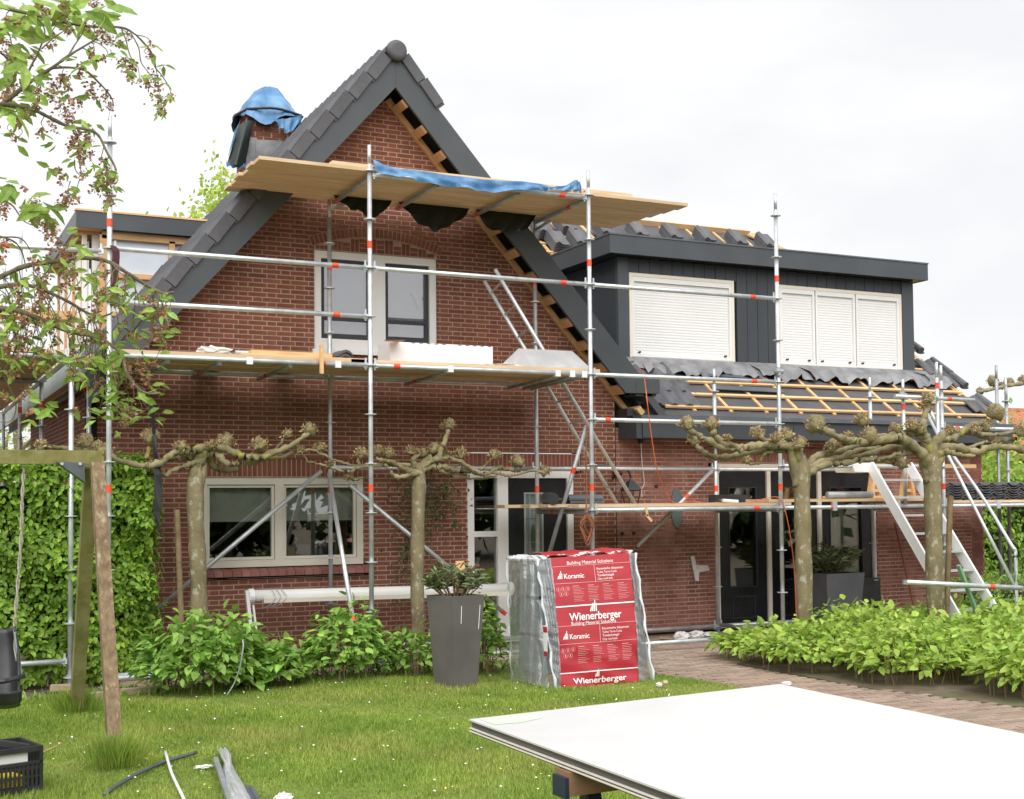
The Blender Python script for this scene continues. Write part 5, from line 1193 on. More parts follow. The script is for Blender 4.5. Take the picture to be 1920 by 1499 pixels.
# ============================================================ PLANTERS
def planter(name, label, cx_, cy_, w0, w1, h, m, rot):
    t = thing(name, label, 'planter', (cx_, cy_, 0)); b = MB(); Mx = Matrix.Translation((cx_, cy_, 0)) @ Matrix.Rotation(rot, 4, 'Z')
    def sq(w, z): return [Mx @ Vector((s*w/2, q*w/2, z)) for s, q in ((-1, -1), (1, -1), (1, 1), (-1, 1))]
    A = sq(w0, .01); B_ = sq(w1, h); C_ = sq(w1-.07, h); D_ = sq(w1-.1, h-.08)
    b.add(A+B_+C_+D_, [(3, 2, 1, 0)]+[(i+4*k, (i+1) % 4+4*k, (i+1) % 4+4*k+4, i+4*k+4) for k in range(3) for i in range(4)]+[(12, 13, 14, 15)]); b.obj('pot', m, t)
    b = MB(); q = sq(w1-.09, h-.05); b.add(q, [(0, 1, 2, 3)]); b.obj('potting_soil', 'ground', t); return t, Mx
pt, Mx = planter('tall_planter', 'tall tapered grey planter with a leggy shrub standing left of the wrapped pallet', 2.88, -3.0, .28, .38, .83, 'planter', R(16))
sc_ = MB()
for (a, c, z0, z1) in ((-.08, -.247, .58, .74), (.13, -.25, .52, .74)):
    pA, pB = Mx @ Vector((a, -.140-.05*z0/.83-.0008, z0)), Mx @ Vector((a+.01*(a > 0), -.140-.05*z1/.83-.0008, z1)); sc_.bar(pA, pB, .006, .003, (0, -1, 0))
sc_.obj('scratch', 'print', pt)
def shrub(root, c, rx, h, n, L_, m, ms='stem', wr=.32, ns=26, nsingle=0, leafy=.45, up_=.3):
    stems = []; st = MB()
    for k in range(ns):
        a = rnd.random()*6.28; r_ = rnd.random()**.5
        tip = Vector(c)+Vector((math.cos(a)*rx*r_, math.sin(a)*rx*r_, h*(1-.35*r_*r_)*rnd.uniform(.75, 1.05))); base = Vector(c)+Vector((math.cos(a)*rx*.2*r_, math.sin(a)*rx*.2*r_, 0))
        mid = base.lerp(tip, .5)+Vector((math.cos(a), math.sin(a), 0))*rx*.05; pts = smoothpts([base, mid, tip], 3); st.tube(pts, [.006]*(len(pts)-1)+[.002], 5); stems.append(pts)
    st.obj('stems', ms, root)
    P = []; D = []
    for k in range(n):
        s = stems[k % ns]; t = leafy+(1-leafy)*rnd.random()**.8; f = t*(len(s)-1); i = min(int(f), len(s)-2); P.append(s[i].lerp(s[i+1], f-i)); a = rnd.random()*6.28; D.append((math.cos(a), math.sin(a), rnd.uniform(-.2, .8)))
    P = np.array(P); D = np.array(D); Nn = np.stack([rng.normal(0, .4, n), rng.normal(0, .4, n)-.3, np.ones(n)], 1)
    foliage(root, P, D, Nn, L_*rng.uniform(.6, 1.2, n), wr, m, nsingle)
shrub(pt, (2.88, -3.0, .77), .30, .36, 520, .10, 'pleaf', ns=22, wr=.28, nsingle=60)
fl = MB()
for k in range(3):
    a = k*2+.6; p0 = Vector((2.90+.2*math.cos(a*.3), -2.98, 1.0+.04*k)); fl.tube([p0, p0+Vector((.05, 0, .06)), p0+Vector((.09, 0, .05))], .008, 5)
fl.obj('red_shoot', 'redrope', pt)
b = MB(); b.bar((3.04, -2.75, .80), (3.04, -2.75, 1.13), .09, .02, (0, 1, 0)); b.obj('wood_tag', 'lumber', pt)
pq = W(1565, 1100, -.62)
p2, Mx = planter('square_planter', 'square slate grey planter with a variegated shrub in front of the garden doors', 9.22, -.62, .5, .62, .74, 'planter2', R(0))
shrub(p2, (9.24, -.62, .68), .42, .42, 900, .14, 'pleaf', ns=40, wr=.16, nsingle=40, leafy=.25)
b = MB(); b.box((9.72, -.30, .02), (10.35, -.24, .62)); tag(b.obj('plastic_sheet', 'blackpl'), 'black plastic panel leaning beside the square slate planter', 'panel')
cp = W(1312, 1070, -.03); 
b = MB(); q = [W(1294, 1044, -.02), W(1300, 1042, -.03), W(1305, 1060, -.04), W(1326, 1060, -.03), W(1330, 1070, -.02), W(1310, 1073, -.03), W(1309, 1090, -.02), W(1303, 1090, -.02)]
b.add(q+[p-Vector((0, .015, 0)) for p in q], [tuple(range(8)), tuple(range(15, 7, -1))]+[(i, i+8, (i+1) % 8+8, (i+1) % 8) for i in range(8)]); tag(fixn(b.obj('plastic_scrap', 'paper')), 'scrap of white plastic stuck to the weathered wall left of the garden doors', 'plastic')

# ============================================================ AWNING UNDER THE WINDOW
aw = thing('rolled_awning', 'rolled cream awning cassette propped along the wall under the lower window', 'awning', (1.6, -.5, 0))
A0, A1 = W(470, 1118, -.5), W(955, 1104, -.5)
b = MB(); b.tube([A0, A1], .062, 12); b.obj('roller', 'white', aw, smooth=True)
b = MB(); b.bar(A0+Vector((.12, -.02, -.05)), A1+Vector((0, -.02, -.05)), .13, .045); b.obj('front_bar', 'cream', aw)
b = MB(); b.tube([A0-Vector((.03, 0, 0)), A0+Vector((.03, 0, 0))], .078, 14); b.tube([A1-Vector((.03, 0, 0)), A1+Vector((.03, 0, 0))], .078, 14); b.obj('end_cap', 'white', aw)
b = MB(); b.bar(W(462, 1108, -.55), W(472, 1200, -.55), .035, .06, (0, 1, 0)); b.bar(W(474, 1135, -.52), W(482, 1200, -.52), .02, .05, (0, 1, 0)); b.obj('leg', 'white', aw)
b = MB()
for k in range(3): b.tube(smoothpts([A0+Vector((.2+.05*k, -.07, .07)), A0+Vector((.24+.06*k, -.09, -.02)), A0+Vector((.18+.05*k, -.08, -.1)), A0+Vector((.12+.03*k, -.03, -.13))]), .004, 5)
b.obj('wire_tie', 'galdark', aw)

# ============================================================ BOARD STACK IN THE FOREGROUND
A = Vector((.0624, -9.6465, .869)); ux = Vector((1, .013, .020)).normalized(); vy = Vector((0.0, -1, -.010)).normalized(); vy = (vy-ux*vy.dot(ux)).normalized(); nz_ = ux.cross(-vy).normalized()
BW, BL = 1.42, 3.05
bs = thing('board_stack', 'stack of large white panels lying on a trestle in the foreground', 'board stack', A)
def slabb(name, off0, off1, z0, z1, m, lab=None, w=BW, l=BL):
    b = MB(); P_ = [A+ux*a+vy*c+nz_*z for z in (z0, z1) for (a, c) in ((off0, off1), (off0+w, off1), (off0+w, off1+l), (off0, off1+l))]
    b.add(P_, [(3, 2, 1, 0), (4, 5, 6, 7), (0, 1, 5, 4), (1, 2, 6, 5), (2, 3, 7, 6), (3, 0, 4, 7)]); return b.obj(name, m, bs, lab)
slabb('panel', 0, 0, -.006, 0, 'board', 'bright white uppermost panel'); slabb('panel_core', .001, .001, -.0105, -.0062, 'boardedge')
slabb('panel', .008, .004, -.030, -.0107, 'boardgap', 'dark slab for the shaded gap in the middle of the stack'); slabb('panel', .0, .0, -.0345, -.0302, 'boardw'); slabb('panel', .002, .001, -.040, -.0347, 'boardedge'); slabb('panel', -.002, .0, -.0445, -.0402, 'boardw'); slabb('panel', .004, .001, -.050, -.0447, 'boardedge')  # first slab fills the shaded gap, the others are real panels
b = MB(); b.add([A+ux*a+vy*c+nz_*.0012 for a, c in ((.03, .03), (.19, .02), (.24, .13), (.12, .17), (.03, .15))], [(0, 1, 2, 3, 4)]); b.obj('green_sticker', mat('pale_green', (.50, .62, .46)), bs)
tr = thing('trestle', 'dark trestle with a brown beam carrying the white panels', 'trestle', (A.x+.35, -11.2, 0))
pa, pb = G(1058, 1467, .79), None
e0 = G(1055, 1467, .775); b = MB(); b.bar(e0, e0+Vector((1.35, .0, .02)), .09, .075); b.obj('beam', 'brownbeam', tr)
b = MB(); b.bar(e0+Vector((-.014, .0, -.012)), e0+Vector((.002, 0, -.012)), .085, .065); b.obj('plastic_end', 'blueplastic', tr)
for x in (.10, 1.2):
    for s in (-1, 1): b = MB(); b.bar(e0+Vector((x, 0, -.04)), e0+Vector((x+.02, s*.3, -.765)), .05, .04); b.obj('leg', 'blueplastic', tr)

# ============================================================ SWING FRAME
sw = thing('swing_frame', 'weathered wooden swing frame covered in moss at the left edge of the lawn', 'swing frame', (-.5, -4.1, 0))
ft, rt_foot = Vector((-.52, -5.40, 0)), Vector((-.45, -2.88, 0)); topc = W(172, 862, -4.15)
tp = Vector((-.50, -4.15, 1.97))
b = MB(); b.bar(W(-260, 856, -4.15), W(190, 858, -4.15), .09, .10); b.obj('cross_beam', 'mosswood', sw)
b = MB(); b.bar(tp+Vector((.02, -.08, .0)), ft-Vector((0, 0, .1)), .09, .09, (1, 0, 0)); b.obj('leg', 'oldwood', sw, 'front leg of bleached reddish timber')
b = MB(); b.bar(tp+Vector((.0, .08, .0)), rt_foot-Vector((0, 0, .1)), .09, .10, (1, 0, 0)); b.obj('leg', 'mosswood', sw)
b = MB(); by = -4.215; q = [W(106, 866, by), W(158, 868, by), W(160, 905, by)]; b.add(q+[p+Vector((0, .13, 0)) for p in q], [(2, 1, 0), (3, 4, 5), (0, 1, 4, 3), (1, 2, 5, 4), (2, 0, 3, 5)]); b.obj('corner_bracket', 'zinc', sw)
b = MB()
for px in (116, 150): p = W(px, 870, by-.004); b.tube([p, p-Vector((0, .012, 0))], .012, 8)
b.obj('bolt', 'gal', sw)
ss = thing('swing_seat', 'black bucket swing seat hanging on ropes from the mossy beam', 'swing seat', (-1.1, -4.4, .5))
sy = -4.3
def sp(px, py, dy=0): return W(px, py, sy+dy)
b = MB(); prof = [(-8, 1180, .06), (-8, 1240, .04), (-6, 1300, 0), (-4, 1330, -.1)]
def seat(s, t):
    pts = [(1180, .10), (1215, .08), (1262, .04), (1305, -.02), (1330, -.12), (1322, -.25), (1300, -.30)]
    f = t*(len(pts)-1); i = min(int(f), len(pts)-2); y_, d_ = [pts[i][k]+(pts[i+1][k]-pts[i][k])*(f-i) for k in (0, 1)]
    half_ = 42-8*(1-min(1, t*3))**2; px = -10+half_*(2*s-1)*1.15; curl = abs(2*s-1)**4
    return W(px, y_-curl*6, sy+d_-.10*curl)
o = grid(seat, 20, 24, 'bucket', 'blackpl', ss); o.modifiers.new('t', 'SOLIDIFY').thickness = .012
b = MB(); b.tube(smoothpts([sp(-40, 1270), sp(0, 1278, -.2), sp(30, 1272, -.12), sp(44, 1268, -.02)], 5), .018, 8); b.obj('safety_bar', 'blackpl', ss)
b = MB(); b.tube(smoothpts([sp(28, 1185), sp(34, 1230, -.01), sp(40, 1270, -.02)], 4), .012, 8); b.obj('rim_strap', 'galdark', ss)
pts = smoothpts([W(45, 875, -4.15), W(42, 930, -4.18), W(40, 1000, -4.2), W(34, 1090, -4.24), W(28, 1180, -4.28), W(34, 1270, -4.32)], 8)
b = MB()
for ph in (0, 3.14): b.tube([p+Vector((.008*math.cos(i*.9+ph), .008*math.sin(i*.9+ph), 0)) for i, p in enumerate(pts)], .007, 6)
b.obj('rope', 'rope', ss)

# ============================================================ LAWN CLUTTER
cr0 = G(82, 1486); 
ct = thing('crate', 'black plastic crate full of scraps at the bottom left corner', 'crate', (-1.0, -5.85, 0))
cM = Matrix.Translation((-1.02, -5.92, 0)) @ Matrix.Rotation(R(14), 4, 'Z')
def cb(b, a, c): b.box(a, c, cM)
cw, cdp, chh = .58, .38, .27
b = MB()
for (a, c) in (((-cw, 0), (0, .02)), ((-cw, cdp-.02), (0, cdp)), ((-.02, .02), (0, cdp-.02)), ((-cw, .02), (-cw+.02, cdp-.02))):
    cb(b, (a[0], a[1], chh-.03), (c[0], c[1], chh)); cb(b, (a[0], a[1], .0), (c[0], c[1], .04))
    cb(b, (a[0], a[1], chh-.10), (c[0], c[1], chh-.085)) if a[1] == 0 else None
for (x, y_) in ((-.02, 0), (-.02, cdp-.02), (-cw, 0), (-cw, cdp-.02)): cb(b, (x, y_, .04), (x+.02, y_+.02, chh-.03))
b.obj('crate_rim', 'blackpl', ct)
b = MB()
for k in range(22): x = -.03-k*.025; cb(b, (x-.012, .004, .04), (x, .014, chh-.1))
for k in range(14): y_ = .04+k*.024; cb(b, (-.016, y_, .04), (-.004, y_+.012, chh-.03))
for z in (.09, .14): cb(b, (-cw+.02, .005, z), (-.02, .013, z+.012)); cb(b, (-.015, .02, z), (-.005, cdp-.02, z+.012))
cb(b, (-cw+.02, cdp-.015, .04), (-.3, cdp-.004, chh-.03)); cb(b, (-.14, cdp-.015, .04), (-.02, cdp-.004, chh-.03)); cb(b, (-.3, cdp-.015, .04), (-.14, cdp-.004, chh-.11))
b.obj('crate_grid', 'blackpl', ct); b = MB(); cb(b, (-cw, 0, .005), (0, cdp, .02)); b.obj('crate_floor', 'blackpl', ct)
b = MB(); b.box((-.45, .03, .16), (-.08, .03+.01, .24), cM); tag(b.obj('white_sheet', 'white'), 'white sheet of scrap inside the black crate', 'scrap')
b = MB(); b.bar(cM @ Vector((-.5, .25, .36)), cM @ Vector((-.06, .06, .26)), .05, .03); tag(b.obj('black_profile', 'blackpl'), 'black plastic profile laid slanting over the crate', 'profile')
b = MB(); b.bar(cM @ Vector((-.6, .3, .42)), cM @ Vector((-.4, .25, .34)), .1, .02); tag(b.obj('white_offcut', 'white'), 'white offcut sticking out above the black crate', 'scrap')
b = MB(); b.bar(cM @ Vector((-.4, .1, .08)), cM @ Vector((-.1, .12, .07)), .15, .06); tag(b.obj('yellow_offcut', 'petaly'), 'yellow piece at the bottom of the black crate', 'scrap')
line('grey_tube', [G(195, 1490, .02), G(245, 1458, .03), G(300, 1432, .02), G(368, 1411, .03)], .012, 'zinc', 'dark grey bent tube lying on the lawn beside the front swing leg', 'tube')
line('white_rod', [G(310, 1410, .03), G(322, 1450, .03), G(345, 1499, .03), G(356, 1530, .03)], .01, 'alupale', 'thin white rod lying across the grey bent tube', 'rod')
fo = thing('metal_strip', 'long grey metal strip lying beside the silver foil on the lawn', 'metal strip', G(410, 1430, .03))
b = MB(); b.bar(G(404, 1424, .04), G(440, 1530, .04), .03, .03); b.obj('strip_body', 'galdark', fo)
b = MB()
rows = [(407, 425, 1404, .02), (410, 432, 1412, .05), (420, 434, 1432, .03), (418, 440, 1446, .06), (422, 455, 1470, .07), (428, 470, 1495, .07), (432, 490, 1540, .07)]
for i, (a, c, y_, h_) in enumerate(rows):
    for k in range(6):
        t = k/5; b.v.append(tuple(G(a+(c-a)*t, y_+(3 if k % 2 else -3)*(i < 2), .02+h_*math.sin(math.pi*t)+.01*((i*k) % 3))))
for i in range(len(rows)-1):
    for k in range(5): q = i*6+k; b.f.append((q, q+1, q+7, q+6))
o = b.obj('silver_foil', 'foil', smooth=False); o.modifiers.new('t', 'SOLIDIFY').thickness = .003; tag(o, 'crumpled strip of silver foil lying on the grass', 'foil')
b = MB(); b.bar(G(462, 1478, .03), G(492, 1530, .03), .05, .03); b.bar(G(472, 1478, .05), G(500, 1530, .05), .02, .02); tag(b.obj('dark_profile', 'zinc'), 'dark metal profile lying right of the silver foil', 'profile')
crumple('white_stone', G(382, 1438, .02), (.055, .02, .012), 'paper', 'flat white scrap on the lawn left of the silver foil', 'scrap', 9)
crumple('white_stone', G(532, 1497, .02), (.05, .05, .03), 'paper', 'white lump on the lawn at the bottom edge', 'scrap', 10)
crumple('white_stone', G(1236, 1284, .02), (.03, .02, .02), 'paper', 'small white stone on the grass just right of the wrapped pallet', 'stone', 11)
crumple('yellow_stone', G(1248, 1280, .02), (.025, .02, .02), 'plank', 'small yellowish stone on the grass right of the wrapped pallet', 'stone', 12)
crumple('white_stone', G(1475, 1282, .02), (.05, .035, .02), 'paper', 'white stone on the path behind the far corner of the panels', 'stone', 13)
line('bent_cable', [G(425, 1305, .02), W(440, 1280, -2.75), W(450, 1250, -2.78), W(456, 1215, -2.78), W(455, 1200, -2.75)], .007, 'galdark', 'thin grey cable drooping out of the left hydrangea bush', 'cable')
for (a, c, lab) in (((35, 1430), (118, 1394), 'thin pale reed stalk lying on the lawn behind the crate'),): line('straw', [G(*a, .02), G(*c, .02)], .004, 'lumber', lab, 'stalk')
for k, (x0, y0, x1, y1, lab) in enumerate(((95, 1290, 150, 1288, 'reddish board on the soil behind the rear swing leg'), (170, 1305, 195, 1303, 'grey plank end on the soil between the swing legs'), (225, 1282, 290, 1280, 'mossy plank edging under the left hydrangea bush'), (228, 1298, 290, 1292, 'second mossy plank below the first at the hedge foot'))):
    b = MB(); b.bar(G(x0, y0, .03), G(x1, y1, .03), .1, .05); tag(b.obj('edging_board', 'pallet'), lab, 'board')
# ============================================================ POLLARDED TREES
def knob(root, c, r, seed):
    import bmesh
    r2 = random.Random(seed); bm = bmesh.new(); bmesh.ops.create_icosphere(bm, subdivisions=2, radius=1)
    for v in bm.verts: v.co *= r*.74*(1+r2.uniform(-.38, .38)); v.co.z *= 1.1
    me = bpy.data.meshes.new('knuckle'); bm.to_mesh(me); bm.free(); me.materials.append(MT['barkm']); me.polygons.foreach_set('use_smooth', [True]*len(me.polygons)); inst('knuckle', me, root, Matrix.Translation(c))
    n = 230; P = sph(n); P[:, 2] = np.abs(P[:, 2])*1.1-.35; D = P+rng.normal(0, .9, (n, 3)); D[:, 2] += .4
    leaf_stuff('dry_sprigs', np.array(c)+P*r*rng.uniform(.45, 1.12, (n, 1)), D, sph(n), rng.uniform(.015, .045, n), .36, 'sprig', root, simple=True)
def pollard(label, Y, trunk, tr, branches, knobs, seed, stake=None, bark='bark', group='pollarded trees along the house front'):
    r2 = random.Random(seed)
    g0 = W(trunk[-1][0], trunk[-1][1], Y); base = Vector((g0.x, Y, 0))
    t = thing('pollard_tree', label, 'tree', base, group)
    pts = [W(x, y, Y) for x, y in trunk]; pts.append(Vector((pts[-1].x+.01, Y, -.05))); sp_ = smoothpts(pts, 6); n = len(sp_)
    b = MB(); rr = [tr*(1.0+.05*math.sin(i*.9+seed)+.18*max(0, (i-n+6)/6))*r2.uniform(.97, 1.03)*(.25, .55, .8, .97, 1.05, 1.06, 1.03, 1)[min(i, 7)] for i in range(n)]; b.tube(sp_, rr, 16); b.obj('trunk', bark, t, smooth=True)
    for bi, (r0, r1, px) in enumerate(branches):
        dy = r2.uniform(-.22, .22); P = []
        if abs(px[0][0]-trunk[0][0]) < 26 and px[0][1] < trunk[0][1]+45: px = [(trunk[0][0]+(px[0][0]-trunk[0][0])*.3, trunk[0][1]+62)]+px; r0 = max(r0, tr*.62)
        for i, (x, y) in enumerate(px): P.append(W(x, y, Y+dy*(i/max(1, len(px)-1))))
        Q = smoothpts(P, 6); m = len(Q)
        for i in range(1, m-1): Q[i] = Q[i]+Vector((r2.uniform(-1, 1), r2.uniform(-1, 1), r2.uniform(-1, 1)))*.010
        b = MB(); b.tube(Q, [.84*(r0+(r1-r0)*i/(m-1))*(1+.16*math.sin(i*1.7+bi)+.08*math.sin(i*.7))*r2.uniform(.88, 1.12) for i in range(m)], 10); b.obj('branch', 'barkm', t, smooth=True)
    for k, (x, y, r_) in enumerate(knobs): knob(t, W(x, y, Y+r2.uniform(-.15, .1)), r_, seed*50+k)
    if stake:
        (xa, ya, xb, yb, w_) = stake; s = MB(); pb = W(xb, yb, Y-.02); s.tube([W(xa, ya, Y-.02), Vector((pb.x, Y-.02, 0))], w_, 10); o = s.obj('stake', 'stem', t, 'round wooden stake')
    return t
pollard('left pollarded plane tree in front of the wide cream window', -1.2, [(366, 878), (366, 930), (368, 1000), (372, 1080), (374, 1180)], .083, [
    (.05, .022, [(368, 884), (369, 867), (347, 876), (324, 881), (311, 893)]), (.06, .03, [(372, 880), (383, 840), (360, 846), (329, 849), (295, 870), (259, 874), (203, 856)]),
    (.03, .02, [(300, 872), (264, 881), (239, 884), (203, 876)]), (.03, .025, [(275, 872), (274, 860), (280, 836)]), (.06, .028, [(368, 885), (380, 858), (403, 876), (425, 882), (445, 881)]),
    (.055, .03, [(366, 880), (385, 852), (405, 852), (427, 870), (450, 870)]), (.06, .026, [(366, 875), (392, 838), (436, 847), (459, 856), (488, 858), (526, 845), (557, 829), (577, 812)]),
    (.025, .016, [(488, 856), (515, 843), (531, 824)]), (.03, .012, [(488, 861), (526, 858), (557, 847), (589, 845), (615, 858)]), (.03, .02, [(380, 862), (350, 858), (320, 862), (290, 868)]), (.012, .008, [(565, 850), (580, 866), (608, 872)])],
    [(283, 818, .085), (285, 878, .08), (339, 838, .07), (423, 828, .09), (486, 834, .085), (472, 864, .075), (580, 806, .08), (539, 815, .05), (560, 845, .05), (600, 838, .055), (196, 850, .1), (190, 870, .08), (395, 836, .05)], 1, (332, 956, 344, 1170, .028))
pollard('pollarded plane tree between the wide window and the front door', -1.2, [(786, 868), (785, 920), (783, 1000), (782, 1080), (784, 1180)], .072, [
    (.045, .022, [(780, 890), (764, 883), (741, 871), (722, 864), (705, 860)]), (.035, .018, [(785, 890), (769, 891), (745, 894), (731, 884), (724, 872)]),
    (.035, .012, [(780, 880), (769, 874), (717, 874), (677, 876), (652, 885), (623, 878), (596, 870)]), (.018, .012, [(690, 874), (660, 872), (628, 864), (600, 848)]), (.018, .02, [(676, 876), (672, 866), (677, 852)]),
    (.05, .028, [(785, 885), (804, 860), (820, 862), (827, 843), (834, 827), (839, 806)]), (.03, .02, [(780, 880), (775, 862), (790, 855), (804, 847)]),
    (.05, .022, [(790, 885), (820, 874), (848, 881), (881, 883), (907, 890), (933, 878), (952, 881), (975, 885)]), (.045, .022, [(790, 880), (825, 860), (851, 862), (877, 874), (900, 888)]),
    (.022, .016, [(925, 886), (945, 890), (963, 892), (998, 884), (1020, 886)]), (.016, .012, [(902, 882), (914, 869), (928, 857)]), (.022, .014, [(825, 882), (839, 888), (870, 896), (905, 897), (930, 892)]), (.02, .012, [(655, 890), (665, 900), (680, 896)])],
    [(676, 851, .075), (709, 846, .07), (728, 850, .07), (842, 797, .075), (770, 846, .06), (815, 842, .08), (835, 850, .06), (865, 851, .07), (928, 853, .065), (970, 866, .085), (1020, 884, .07), (617, 872, .035), (652, 897, .03), (790, 850, .06)], 2)
pollard('pollarded plane tree without a stake rising from the left part of the bright green bed', -2.9, [(1502, 850), (1503, 900), (1505, 980), (1507, 1060), (1509, 1160)], .088, [
    (.06, .028, [(1502, 876), (1488, 850), (1440, 842), (1380, 854), (1344, 858), (1316, 846), (1306, 834)]), (.06, .03, [(1500, 868), (1480, 838), (1420, 836), (1370, 843), (1330, 828), (1300, 810), (1290, 800)]),
    (.045, .035, [(1480, 842), (1440, 834), (1390, 838), (1350, 828), (1336, 808)]), (.035, .026, [(1475, 836), (1440, 829), (1426, 818)]), (.02, .014, [(1450, 848), (1432, 852), (1425, 866), (1412, 871), (1399, 867)]),
    (.055, .03, [(1508, 880), (1536, 854), (1564, 849), (1600, 838), (1640, 830)]), (.055, .03, [(1510, 885), (1540, 866), (1580, 857), (1610, 845), (1650, 840)]), (.04, .022, [(1512, 890), (1550, 872), (1580, 868), (1620, 862), (1660, 858), (1692, 848)]), (.03, .02, [(1480, 850), (1475, 842), (1474, 825)]), (.04, .03, [(1500, 860), (1500, 840), (1498, 828)])],
    [(1302, 824, .075), (1287, 794, .08), (1333, 796, .085), (1420, 812, .075), (1474, 815, .08), (1499, 832, .085), (1455, 822, .06), (1562, 836, .08), (1400, 865, .045), (1362, 822, .04), (1437, 852, .03)], 3)
pollard('pollarded plane tree with a stake in front of the aluminium stair', -3.0, [(1747, 840), (1748, 900), (1750, 980), (1753, 1080), (1757, 1210)], .098, [
    (.075, .042, [(1742, 880), (1728, 850), (1702, 829), (1680, 820), (1640, 828), (1600, 828), (1575, 822), (1545, 806)]), (.05, .03, [(1738, 845), (1723, 816), (1695, 812), (1665, 817), (1635, 820)]),
    (.04, .022, [(1725, 852), (1699, 842), (1665, 840), (1616, 855), (1560, 861)]), (.03, .016, [(1725, 848), (1699, 850), (1672, 859), (1635, 860), (1600, 862)]), (.055, .04, [(1742, 840), (1738, 821), (1731, 806), (1733, 780), (1738, 765)]),
    (.07, .04, [(1750, 870), (1752, 828), (1776, 825), (1800, 812), (1822, 799), (1852, 790)]), (.065, .04, [(1755, 880), (1768, 842), (1794, 840), (1832, 848), (1860, 838), (1897, 840), (1935, 850)]),
    (.05, .034, [(1755, 850), (1764, 819), (1785, 810), (1813, 810), (1841, 817), (1869, 825), (1905, 823)]), (.03, .022, [(1840, 816), (1869, 815), (1905, 810)]), (.04, .02, [(1758, 856), (1780, 848), (1800, 854), (1828, 855)]), (.03, .025, [(1640, 862), (1665, 866), (1690, 872)]), (.03, .022, [(1700, 830), (1690, 808), (1680, 800)]), (.028, .02, [(1800, 845), (1830, 835), (1850, 828)])],
    [(1530, 797, .13), (1629, 817, .11), (1616, 787, .085), (1710, 797, .085), (1680, 803, .07), (1722, 806, .07), (1739, 748, .075), (1738, 765, .07), (1866, 774, .115), (1850, 800, .08), (1826, 806, .07), (1916, 806, .1), (1691, 870, .085), (1780, 806, .06), (1590, 820, .06), (1868, 832, .05)], 4, (1782, 930, 1772, 1190, .033))
# a knob of the neighbouring pollard seen behind the swing beam, and the far one over the right edge
pollard('mossy pollard stump peeping over the swing beam beside the left front post', -1.0, [(160, 850), (160, 1000), (160, 1180)], .07, [(.04, .03, [(160, 850), (160, 835)]), (.03, .02, [(160, 850), (185, 846), (205, 850)]), (.03, .02, [(160, 850), (120, 842), (85, 838)])], [(160, 828, .09), (183, 840, .08), (78, 836, .06)], 5)
pollard('far pollarded tree whose bare arm shows above the roof of the neighbour', 6.0, [(1990, 760), (1990, 900), (1990, 1100)], .12, [(.05, .04, [(1990, 720), (1940, 715), (1900, 722), (1870, 728), (1835, 735)]), (.04, .03, [(1865, 728), (1862, 716)])], [(1862, 714, .14), (1838, 733, .09), (1880, 722, .1), (1893, 718, .12), (1918, 712, .12)], 6)

